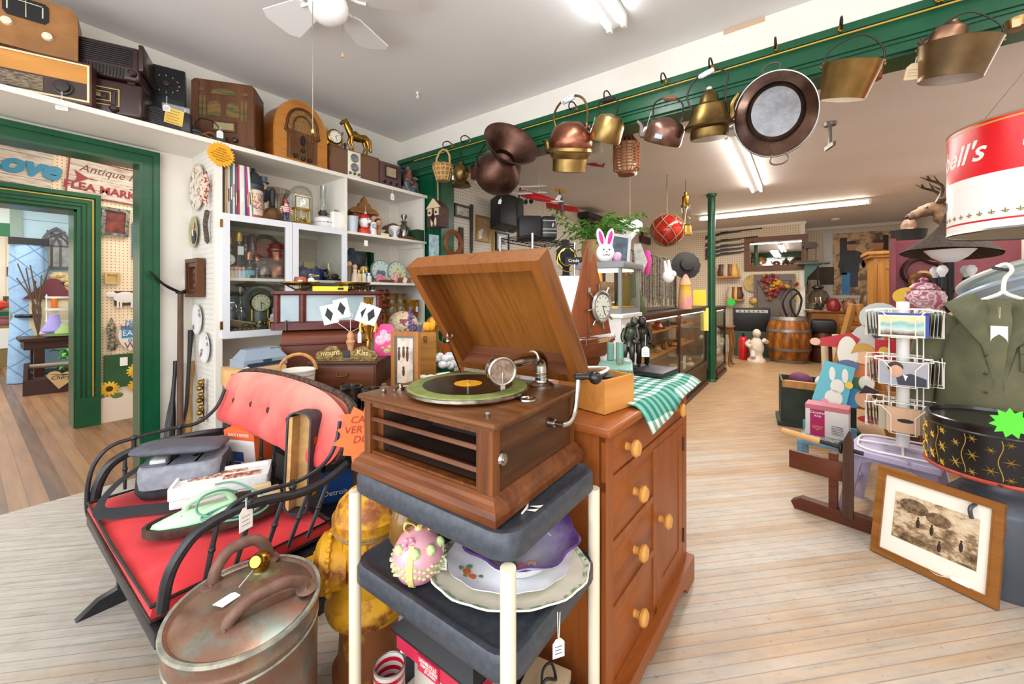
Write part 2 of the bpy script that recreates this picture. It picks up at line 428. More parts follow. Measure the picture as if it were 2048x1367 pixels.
# ================= foreground: trolley, gramophone, chest, sleigh seat, copper boiler, hydrant =================
SLATE=mat('#343a43',.42,0,'#3f454e',60,.4,.6,.06,160)
CREAM=mat('#e6dcc4',.35)
OAK=wood('#43200e','#71401e','y',26,.4,.12,.05)
OAKZ=wood('#4e2812','#7d4a24','z',26,.4,.12,.05)
OAKDK=wood('#38200f','#5f3a1e','x',22,.42,.1,.06);OAKLT=wood('#55290f','#85501f','x',30,.38,.12,.05,'#6e3d19')
NICKEL=mat('#bdb8ae',.2,1,'#8f897d',30,.4,.75)
def rrect(x0,x1,y0,y1,r,n=5):
 o=[]
 for cx,cy,a in((x1-r,y1-r,0),(x0+r,y1-r,90),(x0+r,y0+r,180),(x1-r,y0+r,270)):
  for i in range(n+1):
   t=R(a+90*i/n);o.append((cx+r*math.cos(t),cy+r*math.sin(t)))
 return o
def rings_rr(m,spec):
 """stack of rounded rectangles (x0,x1,y0,y1,r,z)"""
 return m.rings([[(a,b,z)for a,b in rrect(x0,x1,y0,y1,r)]for x0,x1,y0,y1,r,z in spec])
 # --- rolling trolley
CU0,CU1,CV0,CV1=.635,1.068,.468,1.025
cart=thing('utility_cart','three tier cart with dark slate trays and cream tube legs under the gramophone','cart',((CU0+CU1)/2,(CV0+CV1)/2,0))
hx,hy=(CU1-CU0)/2,(CV1-CV0)/2
for z in(.86,.61,.20):
 m=M();r=.055
 rings_rr(m,[(-hx+.012,hx-.012,-hy+.012,hy-.012,r,z-.062),(-hx,hx,-hy,hy,r,z-.05),(-hx,hx,-hy,hy,r,z-.012),(-hx+.006,hx-.006,-hy+.006,hy-.006,r,z),(-hx+.02,hx-.02,-hy+.02,hy-.02,r-.012,z),(-hx+.026,hx-.026,-hy+.026,hy-.026,r-.014,z-.006)])
 m.to('tray',SLATE,cart,ang=50)
for sx in(-1,1):
 for sy in(-1,1):
  x,y=sx*(hx-.012),sy*(hy-.012)
  m=M().tube([(x,y,.02),(x,y,.80)],.0165,12).cyl((x,y,0),(x,y,.03),.02,.02)
  if sx==-1 and sy==-1:m.tube([(x,y,.535),(x,y,.55)],.0195,12)
  m.to('leg',CREAM,cart)
m=M()
p0=at_z(1050,1008,.86)-Vector(((CU0+CU1)/2,(CV0+CV1)/2,0));fx,fy=p0.x,p0.y
m.tube([(fx-.03,fy-.012,.8556),(fx+.0,fy-.006,.8556),(fx+.03,fy+.012,.8556)],.0025,5)
for k in range(5):
 a=R(-20+35*k);m.ball((fx+.035+.018*math.cos(a),fy+.02+.02*math.sin(a),.8552),.012,.004,.001,8,5)
for q in(-.012,.008):m.tube([(fx+q,fy-.01,.8556),(fx+q+.01,fy-.028,.8556),(fx+q+.022,fy-.032,.8556)],[.001,.005,.001],5,flat=.3)
m.to('flower_stencil',mat('#f4f1e6',.6),cart)
price_tag(cart,(-hx+.02,-hy-.02,.545),.05,.03,.045,20)
# --- table gramophone
gr=thing('gramophone','oak tabletop gramophone with raised lid and louvred front on the cart','gramophone',(.872,.775,.86),1.5)
GX,GY=.195,.222
m=M()
def rect(x,y,z):return[(-x,-y,z),(x,-y,z),(x,y,z),(-x,y,z)]
m.rings([rect(GX+.03,GY+.03,0),rect(GX+.03,GY+.03,.016),rect(GX+.025,GY+.025,.028),rect(GX+.016,GY+.016,.036),rect(GX+.012,GY+.012,.044),rect(GX+.004,GY+.004,.05)])
m.to('base_moulding',wood('#4e2611','#824b24','y',24,.38,.1,.06),gr,ang=20)
ZB,ZT=.05,.192
m=M().box(-GX,GX,-GY,-GY+.016,ZB,ZT).box(-GX,GX,GY-.016,GY,ZB,ZT).box(GX-.016,GX,-GY,GY,ZB,ZT)
m.box(-.04,-.03,-GY+.01,GY-.01,ZB,ZT)
m.to('case',OAKDK,gr)
for q in((-GX-.006,-GX+.02,-GY-.004,-GY+.042),(-GX-.006,-GX+.02,GY-.022,GY+.004),(GX-.02,GX+.004,-GY-.005,-GY)):M().box(*q,ZB,ZT).to('corner_post',OAKZ,gr)
m=M().box(-GX+.0,-GX+.02,-GY,GY,ZT-.014,ZT).box(-GX,-GX+.02,-GY,GY,ZB,ZB+.006)
m.box(-GX+.02,-GX+.05,GY-.045,GY-.016,ZB,ZT)
m.to('front_rail',OAKZ,gr)
m=M().box(-GX+.05,-.045,-GY+.02,GY-.05,ZB,ZB+.004).mesh([(-GX+.02,-GY+.05,ZB+.01),(-GX+.02,GY-.05,ZB+.01),(-.042,GY-.1,ZB+.05),(-.042,-GY+.1,ZB+.05),(-GX+.02,-GY+.05,ZT-.02),(-GX+.02,GY-.05,ZT-.02),(-.042,GY-.1,ZB+.1),(-.042,-GY+.1,ZB+.1)],[(0,1,2,3),(4,5,6,7),(2,3,7,6),(0,3,7,4),(1,2,6,5)])
m.to('horn_throat',mat('#2b1a10',.6),gr)
for z in(.093,.143):
 M().put((-GX+.004,0,z),(0,22,0)).box(-.006,.05,-GY+.04,GY-.02,-.006,.006,.002).to('louver',OAK,gr)
m=M().box(-GX-.012,GX+.012,-GY-.012,GY+.012,.192,.198).box(-GX-.02,GX+.02,-GY-.02,GY+.02,.198,.212,.006,3)
m.to('deck',wood('#4a2a13','#794a26','y',22,.36,.1,.05),gr)
tt=M().lathe([(.06,.214),(.165,.216),(.172,.222),(.172,.229),(.168,.231),(.0,.231)],48,(-.02,0,0)).to('turntable',NICKEL,gr)
M().lathe([(.169,.2305),(.167,.2335),(.0,.2335)],48,(-.02,0,0)).to('felt',mat('#7d8548',.9,0,'#6c7438',40),tt)
t=NT('shellac');v=t.coord((1,1,1),(0,0,0),(.02,0,0));q=t.xyz(v)
rad=t.math('SQRT',t.math('ADD',t.math('MULTIPLY',q[0],q[0]),t.math('MULTIPLY',q[1],q[1])))
t.color('#131214');t.bump(t.math('SINE',t.math('MULTIPLY',rad,2600)),.1,.001);SHELLAC=t.fin(.22)
rec=M().lathe([(.126,.2338),(.127,.2355),(.0,.2355)],48,(-.02,0,0)).to('record',SHELLAC,gr)
lab=M().lathe([(.04,.2356),(.04,.236),(.0,.236)],32,(-.02,0,0)).to('record_label',mat('#e0a01e',.5),rec)
M().cyl((-.02,0,.23),(-.02,0,.246),.0035).to('spindle',CHROME,gr)
bx_,by_=.165,-.135
m=M().lathe([(.038,.212),(.038,.216),(.03,.222),(.022,.225),(.02,.23)],24,(bx_,by_,0))
m.tube([(bx_,by_,.225),(bx_,by_,.272)],.02,16).tube(spline([(bx_,by_,.268),(bx_-.004,by_,.288),(bx_-.022,by_+.001,.302),(bx_-.045,by_+.003,.303),(bx_-.12,by_+.01,.302),(-.035,by_+.012,.302)],5),[.0195]*15+[.017]*6+[.013]*5,16)
m.torus((bx_,by_,.25),.0205,.003).torus((bx_,by_,.24),.0205,.002)
m.torus((bx_-.045,by_+.003,.303),.0185,.003,'x')
m.to('tone_arm',NICKEL,gr)
sb=M().put((-.052,by_-.004,.292),(0,0,-38)).tube([(0,-.014,0),(0,.014,0)],.037,28).torus((0,-.014,0),.034,.0045,'y',28).torus((0,.014,0),.034,.0035,'y',28).to('reproducer',NICKEL,gr)
M().put((-.052,by_-.004,.292),(0,0,-38)).tube([(0,-.0155,0),(0,-.0145,0)],.0305,28).to('mica_disc',mat('#9a8272',.4,.3,'#6f5a4c',60,.35,.6),sb)
M().put((-.052,by_-.004,.292),(0,0,-38)).tube([(0,-.018,-.002),(0,-.017,-.03),(-.002,-.014,-.05)],.002,6).box(-.006,.006,-.02,-.004,-.045,-.035).to('needle',CHROME,sb)
m=M().lathe([(.026,.213),(.025,.217),(.018,.217),(.016,.214),(0,.214)],24,(.0,-GY+.035,0)).to('needle_cup',NICKEL,gr)
for x,y in((-GX+.02,-GY+.03),(-GX+.025,GY-.04)):
 M().lathe([(.007,.212),(.008,.22),(.004,.224),(0,.224)],12,(x,y,0)).to('speed_knob',NICKEL,gr)
m=M().lathe([(.012,.212),(.012,.222),(.004,.23),(0,.23)],14,(-.12,GY-.05,0)).tube([(-.12,GY-.05,.222),(-.09,GY-.1,.228)],.003,6).tube([(-.15,GY-.06,.22),(-.12,GY-.05,.224)],.004,6)
m.to('brake_lever',NICKEL,gr)
m=M().tube([(.055,-GY-.002,.145),(.055,-GY-.018,.145)],[.014,.011],16).tube([(.055,-GY-.015,.145),(.055,-GY-.045,.145)],.007,10)
m.tube(spline([(.055,-GY-.04,.145),(.075,-GY-.05,.147),(.1,-GY-.053,.165),(.112,-GY-.055,.205),(.122,-GY-.056,.262)],4),[.0075]*17,10)
ck=m.to('crank',NICKEL,gr)
M().tube([(.11,-GY-.05,.264),(.125,-GY-.066,.264),(.13,-GY-.078,.264),(.136,-GY-.09,.262)],[.008,.011,.008,.009],12).ball((.138,-GY-.098,.262),.0185,.0185,.0185).to('crank_knob',mat('#1b1614',.25),ck)
M().put((-.165,-GY-.004,.12)).tube([(0,0,0),(0,-.005,0)],[.016,.013],18).tube([(0,-.005,0),(0,-.009,0)],.007,12).to('lock_plate',NICKEL,gr)
lid=bpy.data.objects.new('lid',None);COL.objects.link(lid);lid.parent=gr
e=R(54);lid.matrix_local=Matrix(((-math.cos(e),0,math.sin(e),GX+.022),(0,-1,0,0),(math.sin(e),0,math.cos(e),.222),(0,0,0,1)))
LL,LW=.435,GY+.022
def lr(ins,z):return[(ins,-LW+ins,z),(LL-ins,-LW+ins,z),(LL-ins,LW-ins,z),(ins,LW-ins,z)]
m=M().rings([lr(.03,.098),lr(.03,.0),lr(0,0),lr(0,.06),lr(.004,.066),lr(.012,.086),lr(.026,.1),lr(.036,.105),lr(.04,.118),lr(.046,.122)],cap=False)
m.mesh(lr(.046,.122),[(0,1,2,3)])
m.to('lid_frame',OAKLT,lid,ang=20)
M().box(.03,LL-.03,-LW+.03,LW-.03,.09,.097).to('lid_panel',wood('#5e300f','#8f5a24','x',18,.35,.08,.07,'#764419'),lid)
M().box(.03,.032,-LW+.03,LW-.03,0,.09).to('lid_back_board',wood('#5c3520','#85543a','y',34,.45,.15,.03),lid)
m=M().tube([(GX-.03,GY-.03,.215),(GX-.1,GY-.035,.33)],.003,6).ball((GX-.1,GY-.035,.333),.008).torus((GX-.09,GY-.033,.35),.012,.003,'y',14)
m.to('lid_stay',NICKEL,gr)
# --- pine washstand chest
PINE=wood('#763a15','#9c5625','x',12,.36,.06,.09,'#88481c');PINEZ=wood('#763a15','#9c5625','z',12,.36,.06,.09,'#88481c')
KNOB=wood('#c98a40','#dca65c','z',20,.3)
ch=thing('pine_chest','orange pine chest of drawers with wooden knobs and a cupboard door behind the cart','chest',(1.132,.478,0),-2)
CW,CD,CH=.885,.45,.955
m=M().box(.0,CW,.012,CD,.09,CH-.03)
m.to('carcass',PINEZ,ch)
M().box(-.03,CW+.03,-.03,CD+.02,CH-.028,CH,.01,3).to('top',PINE,ch)
m=M().box(0,.055,-.002,.02,.1,CH-.03).box(CW-.055,CW,-.002,.02,.1,CH-.03).box(0,CW,-.001,.02,.755,.785).box(0,CW,-.001,.02,CH-.05,CH-.03)
m.box(.425,.465,-.001,.02,.1,.76).box(.05,.43,-.001,.02,.555,.58).box(.05,.43,-.001,.02,.35,.375).box(0,CW,-.001,.02,.1,.14)
m.to('face_frame',PINEZ,ch)
def drawer(x0,x1,z0,z1,ks):
 d=M().box(x0+.003,x1-.003,.003,.02,z0+.003,z1-.003,.003).to('drawer',PINE,ch)
 for kx in ks:
  M().put((kx,.003,(z0+z1)/2),(90,0,0)).lathe([(.014,0),(.012,.012),(.016,.022),(.027,.027),(.029,.036),(.021,.045),(0,.047)],18).to('knob',KNOB,d)
drawer(.055,CW-.055,.785,CH-.05,(.17,CW-.17))
for z0,z1 in((.58,.755),(.375,.555),(.14,.35)):drawer(.055,.425,z0,z1,(.24,))
dr=M().box(.468,CW-.058,.003,.014,.143,.752)
dr.frame(.468,CW-.058,.143,.752,.06,-.001,.014)
dr=dr.to('door',PINEZ,ch)
M().put((.497,-.001,.46),(90,0,0)).lathe([(.014,0),(.012,.012),(.016,.022),(.027,.027),(.029,.036),(.021,.045),(0,.047)],18).to('knob',KNOB,dr)
for z in(.24,.66):
 M().prism([(CW-.066,z-.03),(CW-.05,z-.03),(CW-.05,z-.018),(CW-.042,z-.018),(CW-.042,z+.018),(CW-.05,z+.018),(CW-.05,z+.03),(CW-.066,z+.03)],-.004,.0,'y').tube([(CW-.058,-.004,z-.03),(CW-.058,-.004,z+.03)],.004,8).to('hinge',mat('#4a4038',.4,.8),dr)
m=M().rings([[(x,y,z)for x,y in((-.03,-.03),(CW+.03,-.03),(CW+.03,CD),(-.03,CD))]for z in(.1,.113)])
pl=[(-.03,0),(.09,0),(.11,.03),(.15,.05),(.3,.055),(.32,.04),(CW-.32,.04),(CW-.3,.055),(CW-.15,.05),(CW-.11,.03),(CW-.09,0),(CW+.03,0),(CW+.03,.1),(-.03,.1)]
m.prism(pl,-.03,-.008).box(-.03,-.008,-.02,CD,0,.1).box(CW+.008,CW+.03,-.02,CD,0,.1)
m.to('plinth',PINE,ch)
# --- copper boiler
OLDCU=patches('#94705e','#87968e',6,.52,.1,.34,.7,'#735a4a',bump=.1,spots2='#b08a72')
bo=thing('copper_boiler','big dented copper boiler with verdigris seams in front of the sleigh seat','boiler',(.478,1.285,0),62)
E_=(1.0,.92)
m=M().lathe([(.19,0),(.196,.01),(.198,.2),(.2,.415),(.203,.42),(.203,.426),(.2,.43),(.2,.462),(.206,.468),(.206,.474),(.196,.474),(.186,.468),(.15,.484),(.08,.497),(.0,.5)],56,(0,0,0),*E_)
m.to('can_body',OLDCU,bo,ang=50)
m=M().lathe([(.204,.462),(.209,.468),(.207,.476),(.197,.475)],56,(0,0,0),*E_).lathe([(.2,.40),(.203,.404),(.2,.408)],56,(0,0,0),*E_)
m.to('soldered_rim',patches('#b7b3a2','#8a8f86',20,.5,.1,.5,.5,bump=.3),bo)
bl=bo.matrix_basis.inverted()if False else None
def bloc(px,py,z):
 p=at_z(px,py,z)-Vector((.478,1.285,0));a=R(-62);return(p.x*math.cos(a)-p.y*math.sin(a),p.x*math.sin(a)+p.y*math.cos(a),z)
RUSTH=mat('#7d5f52',.6,.3,'#684a3e',22,.35,.65,.25,60)
for(A_,B_,hgt,lean)in(((425,1172),(538,1120),.085,(0,0)),((452,1262),(612,1178),.05,(0,0))):
 a=Vector(bloc(*A_,.478));b=Vector(bloc(*B_,.478));up=Vector((0,0,hgt))
 pts=[a,a+up*.55+(b-a)*.06,a+up*1.0+(b-a)*.26,a+up*1.08+(b-a)*.5,a+up+(b-a)*.75,a+up*.55+(b-a)*.94,b]
 m=M().tube(spline(pts,5),.0165,12)
 for e_ in(a,b):m.ball((e_.x,e_.y,.484),.038,.03,.007,14,6).ball((e_.x+.018,e_.y,.49),.005).ball((e_.x-.018,e_.y,.49),.005)
 m.to('handle',RUSTH,bo)
c_=bloc(522,1150,.488)
sp=M().put(c_,(0,0,0)).lathe([(.056,0),(.054,.006),(.03,.012),(.022,.016),(.02,.022)],28).to('spout_flange',mat('#7d7a5a',.4,.8,'#98936c',14),bo)
M().put(c_,(0,0,0)).tube([(0,0,.018),(0,0,.04)],[.02,.026],16).ball((0,0,.05),.027,.027,.022).to('spout',BRASS,bo)
d_=at_z(522,1150,.5);dv=Vector((-.809,-.588,.35));a=R(-62)
lv=Vector((dv.x*math.cos(a)-dv.y*math.sin(a),dv.x*math.sin(a)+dv.y*math.cos(a),dv.z));cc=Vector(c_)+Vector((0,0,.05))
M().tube([tuple(cc+lv*.012),tuple(cc+lv*.03)],[.017,.019],16,cap=False).tube([tuple(cc+lv*.028),tuple(cc+lv*.0285)],.0165,16).to('spout_mouth',mat('#c9a050',.25,1),bo)
tl=Vector(bloc(478,1182,.5));t2=Vector(bloc(500,1150,.5))
st=M().tube([tuple(cc+lv*.03),tuple((cc+t2)/2+Vector((0,0,.0))),tuple(tl+Vector((0,0,.012)))],.0012,4).to('tag_string',STRING,bo)
lp=at_z(470,1190,.5)-at_z(520,1150,.5);la=math.degrees(math.atan2(lp.y,lp.x))-62
tg=M().put((tl.x,tl.y,.497),(0,-8,la)).prism([(0,-.008),(.012,-.017),(.065,-.017),(.065,.017),(.012,.017),(0,.008)],0,.0012,'z').to('price_tag',PAPER,bo)
# --- hydrant
HYD=patches('#d8a018','#7a3f1c',7,.545,.05,.55,.1,'#c78c10',bump=.4,spots2='#96552a');HYDR=patches('#8f5428','#c08c20',9,.6,.05,.6,.1,'#7a4422',bump=.4)
hy_=thing('fire_hydrant','rusty yellow fire hydrant standing on the floor behind the cart leg','hydrant',(.872,1.275,0),0);hy_.scale=(1,1,.88)
m=M().lathe([(.125,0),(.125,.03),(.108,.035),(.1,.2),(.1,.26)],28)
m.to('barrel',HYDR,hy_)
m=M().lathe([(.1,.25),(.142,.262),(.15,.29),(.142,.315),(.12,.34),(.108,.36)],28).lathe([(.108,.34),(.112,.42),(.108,.56),(.1,.585)],28)
for k in range(14):
 a=2*PI*k/14;m.box(.104*math.cos(a)-.006,.104*math.cos(a)+.006,.104*math.sin(a)-.006,.104*math.sin(a)+.006,.54,.6)
m.to('hydrant_body',HYD,hy_)
m=M().lathe([(.1,.6),(.126,.604),(.126,.64),(.118,.65),(.105,.69),(.075,.725),(.03,.745),(.03,.77),(.02,.775),(0,.775)],28)
m.to('bonnet',HYD,hy_)
M().torus((0,0,.597),.117,.008,'z',36,6).torus((0,0,.585),.115,.007,'z',36,6).to('rope',mat('#a98a54',.9,0,'#8a6c3c',60,bump=.6,bs=90),hy_)
dx,dy=-.72,.69
dx,dy=dx/math.hypot(dx,dy),dy/math.hypot(dx,dy)
dx,dy=-.80,.60
def hp(t,z=.46):return(dx*t,dy*t,z)
m=M().tube([hp(.07),hp(.12),hp(.125),hp(.155),hp(.175)],[.1,.1,.112,.106,.075],26)
for k in range(20):
 a=2*PI*k/20;q=Vector(hp(.128))+Vector((-dy*.108*math.cos(a),dx*.108*math.cos(a),.108*math.sin(a)));m.ball(tuple(q),.011,.011,.011,6,5)
hz=m.to('pumper_cap',HYD,hy_)
M().tube([hp(.17),hp(.185)],[.046,.044],18).tube([hp(.18),hp(.21)],[.034,.028],5).to('cap_nut',HYD,hz)
# --- things on the cart
egg=thing('ceramic_egg','pink and green ceramic egg jar with a yellow bow on the middle tray','jar',(.704,.815,.606),-38);egg.scale=(.86,.86,.86)
m=M().lathe([(.0,0),(.035,.002),(.06,.02),(.075,.05),(.078,.075),(.072,.1),(.055,.13),(.03,.15),(0,.157)],32)
m.to('egg_body',mat('#e0aab4',.2,0,'#d58fa0',6),egg)
PISTA=mat('#c3dc96',.3)
m=M()
for z,rr in((.052,.0765),(.072,.079)):
 for k in range(40):
  a=2*PI*k/40;m.ball((rr*math.cos(a),rr*math.sin(a),z+.005*math.sin(5*a*2)),.0065,.0065,.004,6,5)
for a0 in(-150,-100,-60,-20,40):
 a=R(a0);m.ball((.066*math.cos(a),.066*math.sin(a),.115),.014,.014,.016,8,6)
m.to('garland',PISTA,egg)
m=M()
for q in(-6,-2,2,6):
 m.tube([(r_*math.cos(R(-112+q*.9)),r_*math.sin(R(-112+q*.9)),z)for r_,z in((.04,.003),(.062,.02),(.077,.05),(.080,.076),(.0735,.102),(.056,.132))],.003,6)
m.to('ribbon_band',mat('#e6d88c',.3),egg)
m=M()
for s_ in(-1,1):
 m.tube(spline([(0,0,.15),(s_*.018,-.004,.172),(s_*.036,-.006,.178),(s_*.042,-.006,.162),(s_*.026,-.004,.148),(0,0,.15)],5),.009,7,flat=.35)
m.tube(spline([(0,-.012,.15),(.01,-.04,.135),(.018,-.06,.11)],4),.007,6,flat=.4).ball((0,-.004,.154),.012)
m.to('bow',mat('#dcc878',.3),egg)
m=M()
for k in range(6):
 a=2*PI*k/6;m.ball((-.03+.013*math.cos(a),-.045,.135+.013*math.sin(a)),.008,.006,.008,8,6)
m.to('flower',mat('#d893ac',.3),egg)
price_tag(egg,(.072,-.025,.118),.05,.022,.04,-20)
IVORY=mat('#ece5d2',.2);PORC=mat('#eef0f2',.15)
ca=R(-54)
pl1=thing('oval_platter','large ivory oval platter with green scalloped rim under the fruit plate','platter',(.858,.632,.606),-54);pl1.scale=(1.12,1.08,1)
m=M().lathe([(.1,.0),(.12,.003),(.15,.01),(.185,.024),(.19,.027),(.187,.03),(.15,.015),(.118,.008),(0,.007)],56,sx=1.0,sy=.8,ripple=(.012,14,.19))
m.to('platter_body',IVORY,pl1)
M().lathe([(.186,.0312),(.176,.0272)],56,sx=1,sy=.8,ripple=(.012,14,.19)).to('green_border',mat('#7fa678',.4,0,'#e6e2cc',60,.45,.55),pl1)
price_tag(pl1,(.1,-.15,.026),.06,.026,.042,20)
pl2=thing('fruit_plate','white porcelain plate painted with peaches and plums on the oval platter','plate',(.866,.64,.622),-54);pl2.scale=(1.1,1.08,1)
m=M().lathe([(.09,.0),(.11,.004),(.15,.022),(.152,.026),(.112,.01),(.085,.006),(0,.006)],48,sx=1.0,sy=.84,ripple=(.02,12,.15))
m.to('plate_body',PORC,pl2)
def fruit(m1,pts,rz):[m1.ball((x,y,z),r_,r_,.0012,10,5)for x,y,z,r_ in pts]
m=M();fruit(m,[(-.1,-.04,.0115,.012),(-.085,-.055,.0095,.011),(.115,.02,.0135,.011),(.1,.035,.01,.009)],0);m.to('painted_peach',mat('#cf6a34',.3),pl2)
m=M();fruit(m,[(-.083,-.085,.0115,.008),(-.075,-.075,.0092,.008),(-.07,-.09,.0112,.008),(.0,-.1,.0115,.007),(.1,.06,.0135,.009)],0);m.to('painted_plum',mat('#4d3668',.3),pl2)
m=M();fruit(m,[(-.105,-.06,.0135,.009),(-.115,-.03,.0145,.008),(-.095,-.02,.01,.008),(-.065,-.05,.0065,.007),(.125,.045,.017,.009),(.09,.01,.0072,.008),(.01,-.09,.009,.005)],0);m.to('painted_leaf',mat('#6f8f5c',.3),pl2)
pb=thing('white_bowl','plain white porcelain bowl under the purple bowl','bowl',(.872,.612,.6285),0)
M().lathe([(.05,0),(.055,.004),(.088,.03),(.105,.052),(.102,.053),(.083,.032),(.05,.008),(0,.006)],40).to('bowl_body',PORC,pb)
pu=thing('purple_bowl','purple scalloped porcelain bowl with painted roses on top of the white bowl','bowl',(.878,.612,.652),20);pu.scale=(1.1,1.1,1)
t=NT('lustre');v=t.coord();q=t.xyz(v);rad=t.math('SQRT',t.math('ADD',t.math('MULTIPLY',q[0],q[0]),t.math('MULTIPLY',q[1],q[1])))
nz=t.noise(v,26,4);t.color(t.ramp(t.math('ADD',t.math('MULTIPLY',rad,5.5),t.math('MULTIPLY',nz,.25)),[(.3,'#d9dbec'),(.62,'#b6a6cf'),(.82,'#6d4a8c'),(.98,'#3f2a52')]));LUSTRE=t.fin(.15)
m=M().lathe([(.05,0),(.075,.012),(.108,.038),(.136,.062),(.141,.066),(.136,.068),(.105,.044),(.072,.018),(.045,.008),(0,.007)],60,ripple=(.05,8,.14));m.to('bowl_body',LUSTRE,pu)
m=M()
for(x,y,z,r_)in((.0,.045,.0125,.018),(.022,.055,.02,.014),(-.02,.055,.019,.013),(-.06,-.02,.02,.012),(-.05,-.04,.022,.012)):m.ball((x,y,z),r_,r_,.003,10,6)
m.to('painted_rose',mat('#c8707c',.3,0,'#e6b9a8',60),pu)
m=M()
for(x,y,z)in((.02,.025,.012),(.045,.05,.024),(-.04,.05,.024),(.0,.075,.024),(-.05,.0,.014),(-.07,-.045,.03)):m.ball((x,y,z),.008,.006,.003,8,5)
m.to('painted_leaf',mat('#7f9470',.4),pu)
AMBER=glass('#a9662c',.3);
ad=thing('amber_glass_dish','amber glass dish with a wavy rim at the back of the middle tray','dish',(.935,.9,.606),0)
M().lathe([(.045,0),(.05,.006),(.09,.04),(.11,.065),(.108,.067),(.086,.043),(.045,.01),(0,.008)],40,ripple=(.06,6,.11)).to('dish_body',mat('#5a3010',.08,0,'#7a4a1c',8),ad)
ad2=thing('amber_glass_pitcher','amber glass pitcher standing behind the wavy dish','pitcher',(.79,.962,.606),0)
M().lathe([(.045,0),(.055,.02),(.05,.08),(.035,.11),(.045,.14),(.043,.14),(.033,.11),(0,.1)],28).to('pitcher_body',mat('#7a5326',.06,0,'#96713a',8),ad2)
M().torus((.0,.055,.075),.035,.006,'x',16).to('handle',mat('#7a5326',.06),ad2)
st_=thing('toy_station','red and white toy dispatching station with a black roof on the bottom tray','toy',(.83,.80,.20),0)
M().rings([[(x,y,z)for x,y in((-.1*q,-.15*q2),(.1*q,-.15*q2),(.1*q,.15*q2),(-.1*q,.15*q2))]for z,q,q2 in((.185,1.05,1.05),(.192,1.05,1.05),(.222,.72,.85))]).box(-.06,.06,-.12,.12,.222,.226).to('roof',mat('#1d1d20',.4),st_)
M().box(-.09,.09,-.14,.14,.172,.186).to('eave',mat('#6b5d3f',.6,0,'#4f4632',60),st_)
REDP=mat('#c22a48',.4)
fs=M().box(-.094,-.088,-.13,.145,.135,.172).box(-.099,-.092,-.03,.05,.128,.17).box(-.09,.09,-.145,-.139,.135,.172).to('fascia',REDP,st_)
for s_,y_,z_,k_ in(('LIONELVILLE',.0,.160,.0135),('DISPATCHING',-.005,.1485,.0115),('STATION',-.01,.138,.0115)):
 text(s_,k_,WHITE,fs,(-.0996,y_+.01,z_),(90,0,-90),sx=.88)
m=M()
for y_ in(-.125,-.03,.13):m.box(-.09,-.082,y_-.004,y_+.004,0,.14)
m.to('post',WHITE,st_)
M().box(-.05,.08,-.12,.12,.004,.14).box(-.095,.095,-.14,.14,0,.006).to('station_wall',mat('#d8d2c6',.6),st_)
can=thing('striped_tin','tall open tin with red and white rings, in front of the toy station','tin',(.70,.93,.2),0)
t=NT('stripes');z=t.xyz(t.coord())[2];t.color(t.mix(t.math('LESS_THAN',t.math('FRACT',t.math('DIVIDE',z,.024)),.5),'#c9c4c0','#b5102c'));STR=t.fin(.3)
M().lathe([(.0,0),(.042,0),(.042,.118),(.043,.12),(.041,.122),(.039,.118),(.039,.006),(0,.005)],30).to('tin_body',STR,can)
M().torus((0,0,.121),.041,.0025,'z',30).to('rim',STEEL,can)
pot=thing('copper_pot','open copper pot with a dark blue inside on the bottom tray','pot',(.76,.58,.2),0)
M().lathe([(.0,0),(.075,0),(.082,.03),(.084,.12),(.088,.128),(.086,.132),(.081,.126)],36).to('pot_body',mat('#8a5f4c',.4,.7,'#6d4838',12),pot)
M().lathe([(.0805,.126),(.079,.06),(.07,.012),(0,.01)],36).to('pot_lining',mat('#2c4652',.5,0,'#3a5a66',20),pot)
solo(M().box(-.1,.1,-.06,.06,0,.03,.003),'cardboard_box',mat('#cdb896',.7),'flat tan cardboard box on the floor beside the pine chest','box',(.96,.60,.2),10)
solo(M().tube(spline([(0,0,.0),(.02,.01,.045),(.05,.0,.05),(.06,-.01,.004),(.03,-.02,.03),(.0,-.01,.045),(-.02,.0,.004)],6),.004,6),'power_cord',BLACK,'black looped power cord lying on the flat tan cardboard box','cord',(.955,.59,.231),0)
# ================= sleigh seat and what lies on it =================
SBLACK=mat('#1c1c20',.35,0,'#2a2a2e',30)
t=NT('velvet');v=t.coord();z=t.xyz(v)[2]
f=t.noise(v,5,5);t.color(t.ramp(f,[(.3,'#b8141b'),(.55,'#c8222a'),(.75,'#d4403e')]));t.b.inputs['Sheen Weight'].default_value=.1;RED=t.fin(.8)
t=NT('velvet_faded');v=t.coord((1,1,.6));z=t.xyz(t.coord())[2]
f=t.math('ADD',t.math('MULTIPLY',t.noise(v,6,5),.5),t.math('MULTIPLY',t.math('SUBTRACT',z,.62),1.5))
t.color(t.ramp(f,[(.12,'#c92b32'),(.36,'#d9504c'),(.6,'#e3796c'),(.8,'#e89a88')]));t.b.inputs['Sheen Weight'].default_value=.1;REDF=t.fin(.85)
PIPE=mat('#3a2a20',.6,0,'#241a14',60,bump=.5,bs=120)
sl=thing('sleigh_seat','antique black sleigh bench with faded red velvet cushions and curved rails','bench',(.62,2.05,0))
O=Vector((.62,2.05,0))
def L(p):return tuple(Vector(p)-O)
u0,u1,v0,v1=.335,.885,1.515,2.56
m=M().box(u0-.62,u1-.62,v0-2.05,v1-2.05,.335,.365,.006).box(u0-.63,u0-.6,v0-2.06,v1-2.04,.325,.372,.005)
m.to('seat_board',SBLACK,sl)
